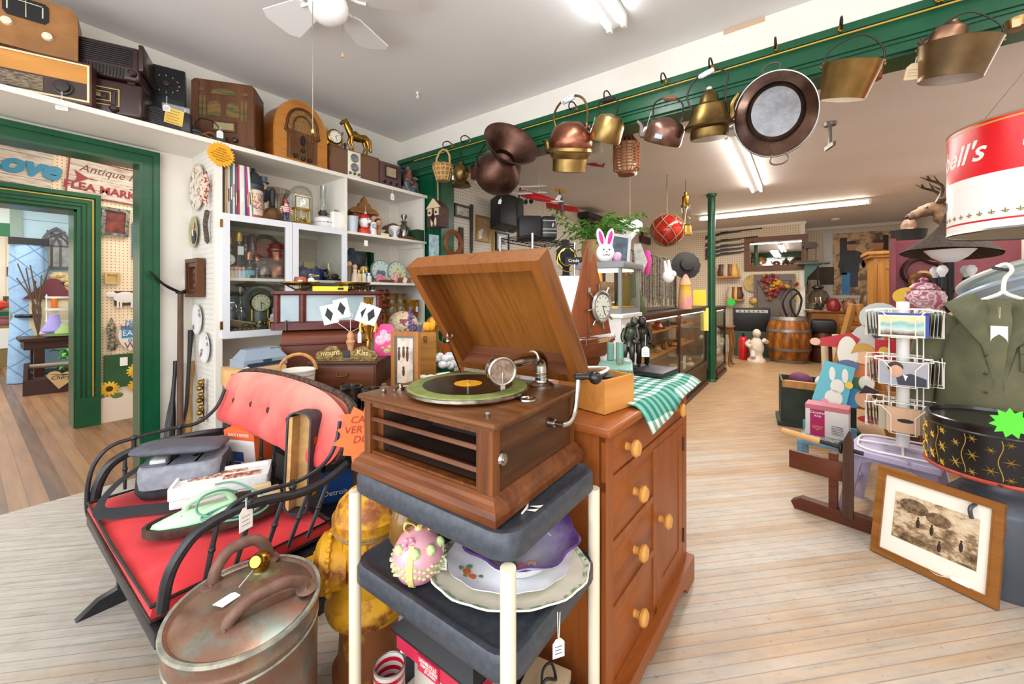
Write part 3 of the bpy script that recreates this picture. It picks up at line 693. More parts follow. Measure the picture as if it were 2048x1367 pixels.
def cushion(m,x0,x1,y0,y1,z0,z1,puff,wave=0,nx=14,ny=22):
 h=(z1-z0)/2;zc=(z0+z1)/2
 for sgn in(1,-1):
  def fn(a,b):
   ea=1-abs(2*a-1)**6;eb=1-abs(2*b-1)**6
   return(x0+(x1-x0)*a,y0+(y1-y0)*b,zc+sgn*(h*.55+puff*math.sqrt(max(0,ea*eb)))+wave*math.sin(9*b)*math.sin(6*a))
  m.grid(fn,nx,ny)
 pts=[[(x0,y0+(y1-y0)*k/ny,0)for k in range(ny+1)],]
 per=[(x0,y0+(y1-y0)*k/ny)for k in range(ny)]+[(x0+(x1-x0)*k/nx,y1)for k in range(nx)]+[(x1,y1-(y1-y0)*k/ny)for k in range(ny)]+[(x1-(x1-x0)*k/nx,y0)for k in range(nx)]
 m.rings([[(a,b,zc-h*.55)for a,b in per],[(a+(.008 if a==x1 else-.008 if a==x0 else 0),b+(.008 if b==y1 else-.008 if b==y0 else 0),zc)for a,b in per],[(a,b,zc+h*.55)for a,b in per]],cap=False)
 return m
cm=cushion(M(),u0-.625,u1-.64,v0-2.02,v1-2.09,.366,.452,.022,.003)
cu=cm.to('seat_cushion',RED,sl,ang=60)
x0,x1,y0,y1=u0-.63,u1-.63,v0-2.025,v1-2.085
for z in(.438,.392):
 M().tube([(x0,y0,z),(x0-.006,(y0+y1)/2,z+.004),(x0,y1,z),(x1,y1,z),(x1,y0,z)],.0065,6,closed=True).to('piping',PIPE,cu)
def backp(a,b,off=0):
 y=(1.51+1.22*a)-2.05;base=.63+.02*math.sin(PI*a);top=.905+.025*math.sin(PI*a)
 z=base+(top-base)*b
 x=.865-.62+.10*b+off
 return x,y,z
def roundoff(a,b):
 ca=2*a-1;cb=2*b-1
 k=1.0
 p=(abs(ca)**5+abs(cb)**5)
 if p>1:k=p**(-1/5)
 return(ca*k+1)/2,(cb*k+1)/2
btn=[(.84,.45),(.66,.47),(.50,.47),(.33,.45),(.16,.45)]
def front(a,b):
 a2,b2=roundoff(a,b);x,y,z=backp(a2,b2)
 pf=.055*max(0,(1-abs(2*a2-1)**8)*(1-abs(2*b2-1)**4))**.5
 for(ba,bb)in btn:
  d=((a2-ba)*1.16)**2+((b2-bb)*.3)**2;pf-=.03*math.exp(-d/.0012)+.012*math.exp(-((a2-ba)*1.16)**2/.0008)*max(0,1-abs(b2-bb)*1.6)
 return(x-pf,y,z)
m=M().grid(front,48,22);m.grid(lambda a,b:(lambda p:(p[0]+.012,p[1],p[2]))(backp(*roundoff(a,b))),24,12)
bc=m.to('back_cushion',REDF,sl,ang=70)
for ba,bb in btn:
 p=front(ba,bb);M().ball((p[0]-.016,p[1],p[2]),.009,.014,.015,10,8).to('button',mat('#3a2620',.7),bc)
edge=[backp(*roundoff(a,b))for a,b in[(0,k/10)for k in range(11)]+[(k/30,1)for k in range(1,31)]+[(1,1-k/10)for k in range(1,11)]]
m=M().tube([(p[0]+.012,p[1]+(0),p[2]+.006)for p in edge],.013,8)
m.to('braided_edge',mat('#5a4030',.8,0,'#2e1f16',50,.4,.6,.6,70),bc)
edge2=[(p[0]+.03,p[1],p[2])for p in edge]
M().tube(edge2,.011,6).to('back_frame',SBLACK,sl)
near=lambda*q:[L(at_v(px,py,1.495))for px,py in q]
far=lambda*q:[L(at_v(px,py,2.60))for px,py in q]
def rail(pts,r,nm='arm_rail',n=6):
 return M().tube(spline(pts,n),r,9).to(nm,SBLACK,sl)
rail(near((694,925),(655,958),(600,985),(530,1000),(470,1020),(400,1060),(358,1110),(335,1160),(324,1222)),[.016 if i>8 else .014 for i in range(49)])
rail(near((680,842),(672,885),(650,925),(600,960),(540,978),(500,990),(470,1006),(450,1025)),.0075,'upper_rail')
for q in((585,960,985),(500,992,1012)):
 M().tube(near((q[0],q[1]),(q[0],q[2])),.01,8).ball(near((q[0],(q[1]+q[2])/2))[0],.013).to('rail_knuckle',SBLACK,sl)
rail(far((450,862),(400,868),(340,880),(270,900),(225,925),(200,960),(190,1000),(192,1036)),.02)
rail(far((450,778),(432,815),(395,845),(350,855),(290,870),(225,890),(190,925),(176,970),(175,1020),(186,1042)),.009,'upper_rail')
for q in((268,875,898),(360,853,874)):
 M().tube(far((q[0],q[1]),(q[0],q[2])),.01,8).ball(far((q[0],q[1]))[0],.014).to('rail_knuckle',SBLACK,sl)
def spin(a,b):
 a,b=Vector(a),Vector(b);c=a.lerp(b,.45)
 M().tube([a,c,b],[.0065,.0085,.0065],7).ball(tuple(c),.011).to('spindle',SBLACK,sl)
for(tx,ty),(bx2,by2)in(((436,1042),(408,1170)),((505,1012),(466,1150)),((565,1000),(530,1110)),((615,985),(576,1095)),((655,965),(615,1075))):
 spin(L(at_v(tx,ty,1.495)),L(at_v(bx2,by2,1.505)))
spin(L(at_v(250,905,2.6)),L(at_v(250,978,2.58)))
for k in range(8):
 a=.1+.8*k/7;p=backp(a,.02);spin((p[0]+.015,p[1],p[2]+.01),(u1-.63,p[1]*.93,.37))
for v in(1.66,2.43):
 y=v-2.05
 m=M().prism([(-.345,0),(.36,0),(.36,.06),(.1,.07),(-.2,.07),(-.28,.05)],y-.018,y+.018,'y');m.to('runner',SBLACK,sl)
 for x in(-.2,.22):M().box(x-.02,x+.02,y-.016,y+.016,.065,.336).to('leg',SBLACK,sl)
 # --- on the seat
SZ=.466
bag=thing('camera_bag','grey and black camera bag with an open lid lying on the sleigh seat','bag',at_z(362,985,.47)+Vector((.04,.06,0)),-32)
BAGB=mat('#24262c',.75,0,'#30323a',40,bump=.3,bs=120);BAGG=mat('#8b8f98',.7,0,'#777b86',30,bump=.2,bs=90)
m=M();rings_rr(m,[(-.15,.15,-.1,.1,.05,0),(-.165,.165,-.115,.115,.055,.03),(-.16,.16,-.11,.11,.05,.1),(-.15,.15,-.105,.105,.05,.135),(-.14,.14,-.095,.095,.045,.135),(-.135,.135,-.09,.09,.045,.06)]);m.to('bag_body',BAGB,bag,ang=60)
m=M();rings_rr(m,[(-.145,.145,-.128,.08,.05,.05),(-.15,.15,-.128,.1,.05,.085),(-.15,.15,-.122,.1,.05,.128),(-.147,.147,-.112,.098,.05,.14),(-.138,.138,-.1,.09,.045,.138)]);m.to('front_pocket',BAGG,bag,ang=60)
M().box(-.05,-.04,-.09,.09,.06,.138).box(.05,.06,-.09,.09,.06,.138).to('divider',BAGG,bag)
m=M().put((-.02,.10,.165),(-6,3,0));rings_rr(m,[(-.16,.16,-.215,.02,.05,0),(-.165,.165,-.22,.02,.05,.008),(-.16,.16,-.215,.02,.05,.02),(-.13,.13,-.18,.0,.045,.026)]);m.to('lid',mat('#4d505a',.75,0,'#5b5e68',40),bag,ang=60)
M().put((-.02,.0,.192),(-6,3,0)).box(-.03,.03,-.01,.01,0,.003).to('badge',mat('#8a4a34',.5),bag)
m=M().put((.0,-.02,.08)).tube([(-.02,0,.0),(.05,.02,.03)],[.04,.038],16).tube([(-.06,.02,0),(-.06,.02,.06)],.028,12);m.to('lens',mat('#17171a',.3),bag)
m=M().box(-.12,-.06,-.06,.0,.1,.155,.008);m.to('white_box',mat('#dcdcd8',.6),bag)
m=M().tube(spline([(-.16,.0,.12),(-.22,-.06,.08),(-.25,-.12,.03),(-.22,-.18,.008),(-.1,-.2,.006),(.02,-.22,.006),(.1,-.235,.008)],6),.022,6,flat=.12);m.to('strap',mat('#1d1e22',.8),bag)
m=M().put((.165,-.02,.08)).torus((0,0,0),.018,.004,'x').torus((0.01,.01,-.03),.014,.004,'y');m.to('strap_ring',mat('#222226',.4,.5),bag)
ob=thing('orange_box','orange and white appliance carton leaning against the sleigh spindles','box',at_z(445,950,.472)+Vector((.12,.03,0)),0,rot=(0,-6,24))
M().box(-.035,.085,-.09,.09,0,.2,.003).to('carton',mat('#e0622c',.5),ob)
M().box(-.0362,-.034,-.088,.088,.0,.15).to('white_panel',mat('#e9e6e2',.5),ob)
text('BLACK & DECKER',.022,WHITE,ob,(-.0364,.0,.176),(90,0,-90),sx=.7)
M().put((-.037,.03,.07)).box(0,.001,-.05,.02,-.03,.02).box(0,.001,-.03,.05,-.045,-.034).to('printed_picture',mat('#2c4f86',.5),ob)
fo=thing('foam_tray','white foam tray holding painted tiles on the red seat','tray',at_z(440,990,.47)+Vector((.03,.0,0)),-28)
fo.location=at_z(448,985,.472)
m=M().box(-.17,.17,-.085,.085,0,.038,.006);rings_rr(m,[(-.175,.175,-.09,.09,.01,.04),(-.175,.175,-.09,.09,.01,.085),(-.163,.163,-.078,.078,.01,.085),(-.163,.163,-.078,.078,.01,.072)]);m.to('tray_body',mat('#efeeec',.6,0,'#e4e3e2',70,bump=.2,bs=200),fo)
m=M();
for(x,y,a,b)in((-.07,.02,.06,.016),(.07,-.015,.07,.02),(.03,.045,.05,.013)):m.box(x-a,x+a,y-b,y+b,.0725,.076)
m.to('painted_tile',mat('#8c3a34',.4,0,'#c9b89a',60,.45,.55),fo)
ir=thing('travel_iron','mint green vintage travel iron with coiled cord in an open leather case','iron',at_z(445,1062,.47),0)
c1=at_z(287,1082,.472);c2=at_z(585,1003,.472);aa=math.degrees(math.atan2((c2-c1).y,(c2-c1).x));ir.rotation_euler=(0,0,R(aa));ir.location=(c1+c2)/2+Vector((.0,.03,0))
Lh=(c2-c1).length/2
case=[(-Lh*math.cos(R(a))*1.0,.1*math.sin(R(a)))for a in range(0,360,15)]
case=[(x*(1.0 if x>0 else 1.0),y*(1.25 if x>0 else 1.0))for x,y in case]
m=M().rings([[(x*q,y*q,z)for x,y in case]for q,z in((.94,0),(1,.006),(1.0,.035),(.96,.035),(.93,.008))]);m.to('leather_case',mat('#3a2a22',.6,0,'#4c382c',40),ir,ang=50)
MINT=mat('#b6d8b4',.3);TEAL=mat('#2f7a68',.35)
hull=[(-.16,0),(-.13,.03),(-.06,.05),(.06,.058),(.1,.05),(.1,-.05),(.06,-.058),(-.06,-.05),(-.13,-.03)]
M().put((-.05,-.01,.012)).rings([[(x*q,y*q,z)for x,y in hull]for q,z in((1,0),(1.0,.016))]).to('sole_plate',TEAL,ir)
M().put((-.05,-.01,.028)).rings([[(x*q+s_,y*q,z)for x,y in hull]for q,z,s_ in((1.0,0,0),(.97,.014,.003),(.7,.034,.02),(.5,.04,.03))]).to('iron_body',MINT,ir,ang=50)
M().put((-.05,-.01,.06)).tube(spline([(-.06,0,.0),(-.05,0,.03),(0,0,.045),(.06,0,.045),(.09,0,.0)],5),[.013]*21,10).to('handle',MINT,ir)
M().put((-.09,-.032,.05),(-35,0,18)).box(-.03,.03,-.001,.001,-.012,.012).to('vent_plate',mat('#6d7770',.4),ir)
CORD=mat('#5f9a86',.5)
m=M().tube(spline([(.05,-.01,.09),(.0,-.03,.12),(-.06,-.06,.12),(-.07,-.07,.07),(.0,-.11,.05),(.08,-.12,.045),(.13,-.1,.06),(.07,-.06,.07),(.0,-.05,.06),(-.06,-.08,.05),(.02,-.13,.04),(.12,-.13,.04),(.15,-.08,.06),(.05,-.02,.13),(-.02,.0,.135)],6),.0042,7);m.to('cord',CORD,ir)
m=M().box(.12,.2,-.03,.05,.03,.06,.004).box(.1,.17,.02,.05,.05,.08,.004);m.to('box_flap',mat('#cdb88f',.7),ir)
kc=thing('instrument_case','tall black leather case with tan lining propped upright on the seat','case',at_z(566,1030,.47)+Vector((.06,.09,0)),0)
kc.location=at_z(578,1040,.472)+Vector((.03,.02,0));kc.rotation_euler=(R(0),R(6),R(10))
LEA=mat('#23252b',.45,0,'#2e3138',50,bump=.3,bs=140);TANL=mat('#c39a62',.7,0,'#b1874f',30)
out=rrect(-.055,.055,0,.40,.035)
m=M().rings([[(x,0,z)for x,z in out],[(x,.075,z)for x,z in out],[(x*.86,.075,z*.97+.006)for x,z in out],[(x*.86,0,z*.97+.006)for x,z in out]],loop=True).prism([(x*.99,z)for x,z in out],.066,.076,'y')
m.to('case_shell',LEA,kc,ang=50)
M().box(-.046,.046,.052,.066,.01,.385).box(-.046,-.03,.004,.06,.012,.38).to('lining',TANL,kc)
for z in(.27,.07):M().box(.054,.058,.02,.045,z,z+.03).to('brass_clasp',BRASS,kc)
kc.rotation_euler=(R(-4),0,R(-62))
price_tag(sl,L(at_v(492,995,1.48)),.03,.045,.075,15)
# ================= bookcase, radios on top, things on the shelves =================
SHW=mat('#e9e3d8',.5,0,'#efe9df',3);DOORW=mat('#dfe2e8',.4)
FV=3.46;ZTOP=2.468
def X(px,v):return at_v(px,0,v).x
B0,B1,BM=1.09,3.10,X(692,FV)
ZS=(1.953,1.475,1.035)
PEGS=peg_mat('#e6e1d8','#a79f92',.0254*1.5,.13,'yz')
bk=thing('bookcase','white built-in bookcase with two glass doors and open shelves beside the doorway','bookcase',(0,0,0))
M().box(B0,B0+.02,FV+.03,WV-.002,0,2.44).to('side_panel',PEGS,bk)
M().box(B0-.002,B0+.04,FV,FV+.03,0,2.44).to('stile',SHW,bk)
M().box(B1-.02,B1,FV+.02,WV-.002,0,2.44).to('side_panel',SHW,bk)
M().box(BM-.014,BM+.014,FV,WV-.01,0,2.44).to('divider',SHW,bk)
t=NT('back');t.color('#d9d2c6');BACKM=t.fin(.6)
M().box(B0+.02,B1-.02,WV-.02,WV-.003,0,2.44).to('back_panel',mat('#e4dccf',.6),bk)
pgx=M().box(B0+.03,BM-.02,WV-.028,WV-.021,ZS[2]+.01,ZS[0]-.06).to('peg_reflection',peg_mat('#b9ad9b','#7d7264',.0254*1.1,.16),bk)  # reflection of the facing pegboard in the mirrored back, painted as a pattern
t=NT('mirror');t.color('#b9b3aa');MIR=t.fin(.03,1)
M().box(BM+.02,2.78,WV-.028,WV-.021,ZS[2]+.01,ZS[0]-.13).to('mirror_back',MIR,bk)
for z in ZS+(.55,):
 M().box(B0+.02,BM-.014,FV+.015,WV-.02,z-.022,z).to('shelf',SHW,bk)
for z in(1.945,1.47,1.035,.55):
 M().box(BM+.014,B1+.005,FV-.005,WV-.02,z-.024,z).to('shelf',SHW,bk)
 M().box(B1-.05,B1-.02,FV+.02,WV-.03,z-.07,z-.025).to('shelf_batten',SHW,bk)
M().box(2.95,B1-.02,WV-.04,WV-.02,.1,2.4).box(2.99,3.0,WV-.05,WV-.03,.1,2.4).to('back_boards',SHW,bk)
GL=glass('#f4f7f6',.12)
for i,(a,b,kn)in enumerate(((X(442,FV),X(582,FV),1),(X(582,FV)+.004,BM,0))):
 d=M().frame(a,b,1.022,ZS[0]-.004,.05,FV-.02,FV+.004).to('door',DOORW,bk)
 M().box(a+.045,b-.045,FV-.01,FV-.007,1.065,ZS[0]-.05).to('glass_pane',GL,d)
 kx=(b-.022)if kn else(a+.02)
 M().ball((kx,FV-.04,1.43),.018).cyl((kx,FV-.03,1.43),(kx,FV-.018,1.43),.009).to('knob',mat('#f2f2f0',.15),d)
 if i==0:
  for z in(1.12,1.87):M().box(a-.012,a+.004,FV-.024,FV-.018,z-.03,z+.03).to('hinge',BRASS,d)
solo(M().box(-1.6,B1+.015,FV-.005,WV-.002,ZTOP-.028,ZTOP).box(-1.6,B1+.015,FV-.007,FV+.002,ZTOP-.03,ZTOP+.002),'high_shelf',SHW,'long white shelf running over the doorway and the bookcase','shelf')
# ---- radios
BAKE=mat('#2c1a18',.25,0,'#361f1c',6);BAKED=mat('#1c1514',.35)
WAL=wood('#4a2a18','#6e4426','x',14,.35);WALZ=wood('#4a2a18','#6e4426','z',14,.35);MAPLE=wood('#8a5a2a','#b8834a','x',9,.35,.05,.1)
RG='radios on the high shelf'
def radio(label,px,v,rz,loc=None,z=ZTOP,name='radio'):
 return thing(name,label,'radio',loc or(X(px,v),v,z),rz,RG)
r=radio('brown table radio with gilt edging, at the shelf end under a square wooden radio',55,3.66,-20)
W_,Hh,D_=.29,.27,.2
M().box(-W_,W_,-D_/2,D_/2,.015,Hh,.012).to('cabinet',mat('#4a2824',.35,0,'#5a332c',5),r)
M().frame(-W_+.012,W_-.012,.03,Hh-.018,.01,-D_/2-.006,-D_/2).to('gilt_trim',mat('#e6d3a2',.35),r)
M().box(-W_+.022,W_-.022,-D_/2-.004,-D_/2,.04,.14).to('dial_panel',mat('#3b2a22',.4),r)
M().box(-W_+.022,W_-.022,-D_/2-.003,-D_/2+.004,.14,Hh-.03).to('grille_cloth',wood('#b87a34','#d69a50','x',6,.5,.03,.2),r)
m=M().box(-.2,.09,-D_/2-.006,-D_/2-.004,.05,.13).to('dial_scale',mat('#8c7a5c',.4,0,'#4b4034',40,.45,.55,st=(1,1,6)),r)
M().put((.17,-D_/2-.004,.09),(90,0,0)).lathe([(.042,0),(.042,.012),(.034,.014),(.03,.03),(0,.032)],24).to('knob',mat('#2a2020',.3),r)
for sx in(-.22,.22):M().box(sx-.02,sx+.02,-.05,.05,0,.018).to('foot',BAKED,r)
price_tag(r,(.17,-D_/2-.03,.075),.07,.05,.055)
r=radio('square wooden radio with black airplane dial and two white knobs, on top of another radio',20,3.66,-12,(X(38,3.66),3.66,ZTOP+.27))
M().prism([(-.24,0),(.24,0),(.24,.27),(.21,.31),(-.21,.31),(-.24,.27)],-.09,.09).to('cabinet',mat('#a3713c',.45,0,'#8a5c2c',7,bump=.1,bs=60),r)
M().prism([(-.03,.17),(.11,.17),(.125,.19),(.125,.27),(.11,.285),(-.03,.285),(-.045,.27),(-.045,.19)],-.096,-.088).to('dial',mat('#17191b',.25),r)
M().prism([(.038,.18),(.042,.18),(.041,.275),(.039,.275)],-.098,-.0955).box(-.02,.1,-.0975,-.0955,.262,.266).box(-.03,-.025,-.0975,-.0955,.2,.26).box(.1,.105,-.0975,-.0955,.2,.26).to('pointer',mat('#d8d4b8',.4),r)
for kx,kz in((-.03,.13),(.12,.105)):M().put((kx,-.09,kz),(90,0,0)).lathe([(.024,0),(.02,.014),(0,.017)],18).to('knob',mat('#e9dcc2',.3),r)
def bakelite(lab,loc,top):
 r=radio(lab,0,0,-24,loc);r.scale=(1.22,1.1,1.16)
 M().box(-.15,.15,-.11,.13,.01,.2,.018,3).to('cabinet',BAKE,r)
 if top:
  m=M()
  for k in range(9):m.box(-.12,.12,-.118,-.108,.085+k*.011,.091+k*.011)
  m.to('grille',BAKED,r)
  m=M()
  for k in range(14):m.box(-.09+k*.013,-.083+k*.013,-.118,-.108,.02,.07)
  m.to('ribs',BAKED,r)
  [M().box(q,q+.02,-.125,.13,.07,.215,.005).to('fin',BAKE,r)for q in(-.165,.145)]
 else:
  for k,c in((0,'#c6a860'),(1,'#2a1a17'),(2,'#b5964e'),(3,'#231614')):
   M().frame(-.13+.016*k,.06-.016*k,.055+.011*k,.15-.011*k,.004,-.116-.001*k,-.108).to('trim_line',mat(c,.35),r)
  M().box(-.06,-.01,-.118,-.11,.095,.12).to('dial_window',mat('#8f8450',.3),r)
 for kx in((-.13,.12)if top else(-.06,.04)):
  M().put((kx,-.11,.04 if not top else .05),(90,0,0)).lathe([(.019,0),(.017,.02),(.01,.026),(0,.026)],14).to('knob',BAKE,r)
 for sx in(-.11,.11):M().box(sx-.015,sx+.015,-.09,.1,0,.012).to('foot',BAKED,r)
p=(X(222,3.64),3.64,ZTOP)
bakelite('glossy dark brown bakelite radio with small gilt dial, lower of a stacked pair',p,False)
bakelite('ribbed dark bakelite radio, upper of a stacked pair',(p[0]-.012,p[1],ZTOP+.232),True)
r=radio('black radio with round numbered dial behind the louvred radio',328,3.86,-18);r.location=(X(327,3.86),3.86,ZTOP)
M().box(-.13,.13,-.06,.06,0,.56,.008).to('cabinet',mat('#23262c',.4),r)
m=M()
for k in range(26):m.box(-.12,.12,-.064,-.06,.33+k*.0085,.334+k*.0085)
m.to('grille',BAKED,r)
M().put((.02,-.064,.43),(90,0,0)).lathe([(.02,0),(.018,.012),(0,.014)],18).to('knob',mat('#4a2226',.3),r)
m=M()
for k in range(12):
 a=R(30*k);m.put((.02+.075*math.cos(a),-.065,.43+.062*math.sin(a)),(0,30*k,0)).box(-.006,.006,-.001,.001,-.002,.002)
m.to('dial_mark',mat('#d8d8d0',.4),r)
r=radio('pale grey portable radio standing between the louvred radio and the black one',350,3.78,-12);r.location=(X(352,3.745),3.745,ZTOP)
M().box(-.08,.08,-.025,.025,0,.27,.008).to('cabinet',mat('#b9bec4',.35),r)
m=M()
for k in range(9):m.box(-.05+k*.012,-.044+k*.012,-.032,-.03,.19,.21)
m.to('grille',BAKED,r)
for kx in(-.05,.05):M().put((kx,-.026,.24),(90,0,0)).lathe([(.012,0),(.01,.01),(0,.012)],12).to('knob',mat('#e3e4e6',.3),r)
r=radio('dark louvred radio with a yellow paper note pinned on its face',340,3.62,-12)
M().box(-.12,.12,-.06,.05,.006,.175,.02,3).to('cabinet',mat('#2a2426',.3),r)
m=M()
for k in range(11):m.box(-.115,.06,-.066,-.058,.035+k*.011,.041+k*.011)
m.to('grille',BAKED,r)
M().box(-.115,.115,-.06,.05,0,.012).to('base',BAKED,r)
nt=M().put((.02,-.068,.12),(0,6,0)).box(-.05,.05,-.001,.001,-.055,.055).to('note',mat('#e3bf5e',.8),r)
m=M().put((.02,-.0695,.12),(0,6,0));[m.box(-.038,.03-.01*(k%2),-.0006,.0006,.035-.02*k,.038-.02*k)for k in range(5)];m.to('handwriting',mat('#8a5a2a',.8),nt)
price_tag(r,(-.02,-.07,.25),.06,.04,.045)
hp_=thing('headphones','old black headphones with tan cord in front of the carved radio','headphones',(X(416,3.56),3.56,ZTOP),-15)
M().tube(spline([(-.07,0,.06),(-.075,0,.12),(-.04,0,.17),(.03,0,.165),(.075,0,.11),(.07,0,.05)],6),.008,6,flat=.4).to('headband',mat('#2a2320',.6),hp_)
for s_ in(-1,1):
 M().tube([(s_*.07,-.02,.04),(s_*.07,.02,.045)],[.036,.034],20).ball((s_*.07,-.02,.04),.03,.006,.03).to('earpiece',mat('#17181b',.3),hp_)
 M().tube([(s_*.075,0,.075),(s_*.09,-.005,.13)],.003,6).to('yoke',STEEL,hp_)
M().tube(spline([(-.07,0,.02),(-.02,-.02,.06),(.02,-.02,.075),(.05,.0,.05),(.01,.02,.01),(-.05,.03,.008),(-.03,-.02,.05),(.04,-.04,.02),(.12,-.05,.006),(.16,-.02,.006)],6),.004,6).to('cord',mat('#8c5a2e',.7),hp_)
price_tag(hp_,(.07,-.03,.13),.03,.04,.055)
r=radio('dark carved wooden tombstone radio with arched cloth grille',459,3.70,-36);r.scale=(1.1,1.1,1.12)
W_,Hh,D_=.19,.46,.22
m=M().prism([(-W_,.0),(W_,.0),(W_,Hh-.02),(W_-.02,Hh),(-W_+.02,Hh),(-W_,Hh-.02)],-D_/2,D_/2);m.box(-W_-.008,W_+.008,-D_/2-.01,D_/2,0,.025)
m.to('cabinet',WALZ,r)
GC=mat('#7a5a2c',.8,0,'#46502c',9,.42,.58,.3,90,(1,1,5));m=M().put((0,-D_/2-.003,0))
def archp(x,z,w,h,a=1.0):return[(x-w,z),(x+w,z)]+[(x+w*math.cos(R(q)),z+h+w*a*math.sin(R(q)))for q in range(0,181,20)]
for x,z,w,h,a in((-.055,.22,.04,.06,1),(.055,.22,.04,.06,1),(0,.37,.075,.005,.5),(-.13,.38,.02,.0,1),(.13,.38,.02,0,1),(-.135,.2,.008,.14,1),(-.112,.2,.008,.14,1),(.112,.2,.008,.14,1),(.135,.2,.008,.14,1)):
 M().put((0,-D_/2,0)).prism(archp(x,z,w,h,a),-.004,.002).to('grille_cloth',GC,r)
M().frame(-.075,.075,.115,.19,.012,-D_/2-.012,-D_/2).to('dial_frame',WAL,r)
M().box(-.06,.06,-D_/2-.004,-D_/2,.125,.18).to('dial',mat('#9c8a5c',.4),r)
for x in(-.07,0,.07):M().put((x,-D_/2,.065),(90,0,0)).lathe([(.018,0),(.015,.022),(0,.025)],16).to('knob',BAKED,r)
[M().box(q,q+.04,-D_/2-.008,-D_/2,.03,Hh-.02).to('pilaster',WALZ,r)for q in(W_-.045,-W_+.005)]
r=radio('honey coloured cathedral radio with round arched top and four knobs',592,3.62,4);r.scale=(1,1,1.11)
W_,Hh=.235,.5
def cath(w,h,z0=0,k=1.15):return[(-w,z0),(w,z0)]+[(w*math.cos(R(q)),z0+(h-w*k)+w*k*math.sin(R(q))**.9)for q in range(0,181,10)]
M().prism(cath(W_-.01,Hh-.01),-.08,.14).to('cabinet',wood('#7c4418','#a8662a','y',12,.35,.05,.1),r)
M().prism(cath(W_,Hh),-.1,-.075).box(-W_-.005,W_+.005,-.105,.14,0,.03).to('face',wood('#9a5a22','#c8863c','x',10,.33,.05,.12,'#b06e2c'),r)
M().prism(cath(.135,.4,.035,1.0),-.104,-.098).to('centre_panel',wood('#5a3820','#7d552c','z',30,.4,.08,.05),r)
m=M()
for q in range(0,180,12):m.tube([(.135*math.cos(R(q)),-.106,.3+.135*math.sin(R(q))),(.135*math.cos(R(q+12)),-.106,.3+.135*math.sin(R(q+12)))],.011,6).tube([(.085*math.cos(R(q)),-.108,.28+.1*math.sin(R(q))),(.085*math.cos(R(q+12)),-.108,.28+.1*math.sin(R(q+12)))],.007,6)
for sx in(-1,1):m.tube([(sx*.135,-.106,.3),(sx*.15,-.106,.24),(sx*.12,-.106,.22)],.011,6).tube([(sx*.085,-.108,.28),(sx*.085,-.108,.2)],.007,6)
m.to('carved_arch',wood('#4e2c14','#6d4220','x',20,.4),r)
M().prism([(.13*math.cos(R(q)),.3+.125*math.sin(R(q)))for q in range(-20,201,10)],-.1045,-.103).to('grille_cloth',mat('#9a7440',.8,0,'#7a5a30',60,bump=.2,bs=90),r)
m=M()
for k in range(9):m.box(-.1+k*.0235,-.092+k*.0235,-.107,-.1,.06,.2)
m.to('fluting',wood('#4a2e1a','#6a4526','z',30,.4),r)
M().prism([(.022*math.cos(R(q))*1.0,.19+.042*math.sin(R(q)))for q in range(0,360,15)],-.114,-.1).to('dial',mat('#231813',.2),r)
for x,z in((0,.115),(0,.05),(-.065,.062),(.06,.05)):M().put((x,-.104,z),(90,0,0)).lathe([(.017,0),(.015,.02),(0,.024)],16).to('knob',BAKED,r)
r=radio('brown radio with basket weave grille and cream panel with two round dials',703,3.58,-3)
W_=(X(752,3.5)-X(655,3.5))/2;Hh=.262
t=NT('weave');v=t.coord();q=t.xyz(v)
ck_=t.add('ShaderNodeTexChecker');t.link(t.coord((75,75,75)),ck_.inputs[0]);ck_.inputs[1].default_value=lin('#7d5a40');ck_.inputs[2].default_value=lin('#5c3f2c');ck_.inputs[3].default_value=1
t.color(ck_.outputs[0]);WEAVE=t.fin(.7)
M().box(-W_,W_,-.08,.12,0,Hh,.006).to('cabinet',WAL,r)
M().box(-W_+.012,W_-.012,-.084,-.079,.02,Hh-.014).to('grille_cloth',WEAVE,r)
M().box(-.085,.045,-.09,-.083,.012,Hh-.01,.003).to('dial_panel',mat('#e8e0cc',.4),r)
for z in(.19,.1):
 dd=M().put((-.02,-.09,z),(90,0,0)).lathe([(.04,0),(.041,.004),(.037,.005),(0,.004)],28).to('dial',mat('#8d8f94',.15,.6),r)
for x in(-.065,-.02,.025):M().put((x,-.09,.04),(90,0,0)).lathe([(.014,0),(.012,.012),(0,.014)],14).to('knob',mat('#6a6256',.3,.5),r)
ZR=ZTOP+Hh
ck2=thing('mantel_clock','small gilt table clock with round white dial standing on the woven radio','clock',(X(669,3.55),3.55,ZR+.002),0)
M().put((0,0,.09),(90,0,0)).lathe([(.062,-.02),(.07,-.01),(.07,.012),(.06,.02),(.056,.016)],28).to('case',BRASS,ck2)
DIALW=mat('#f0ebdd',.4)
def clock_face(parent,c,rad,hands=(50,160),face=DIALW,nm=12,col=BLACKINK,roman=False):
 f=M().put(c,(90,0,0)).lathe([(rad,0),(rad,.002),(0,.002)],28).to('dial',face,parent)
 m=M()
 for k in range(nm):
  a=2*PI*k/nm;m.put((c[0]+rad*.82*math.sin(a),c[1]-.0028,c[2]+rad*.82*math.cos(a)),(0,math.degrees(a),0)).box(-rad*.03,rad*.03,-.0005,.0005,-rad*.09,rad*.09)
 m.to('numeral',col,f)
 for q,(h,l)in enumerate(zip(hands,(.5,.72))):
  M().put((c[0],c[1]-.0035-.001*q,c[2]),(0,h,0)).box(-rad*.03,rad*.03,-.0005,.0005,-rad*.1,rad*l).to('hand',BLACKINK,f)
 return f
clock_face(ck2,(0,-.018,.09),.055)
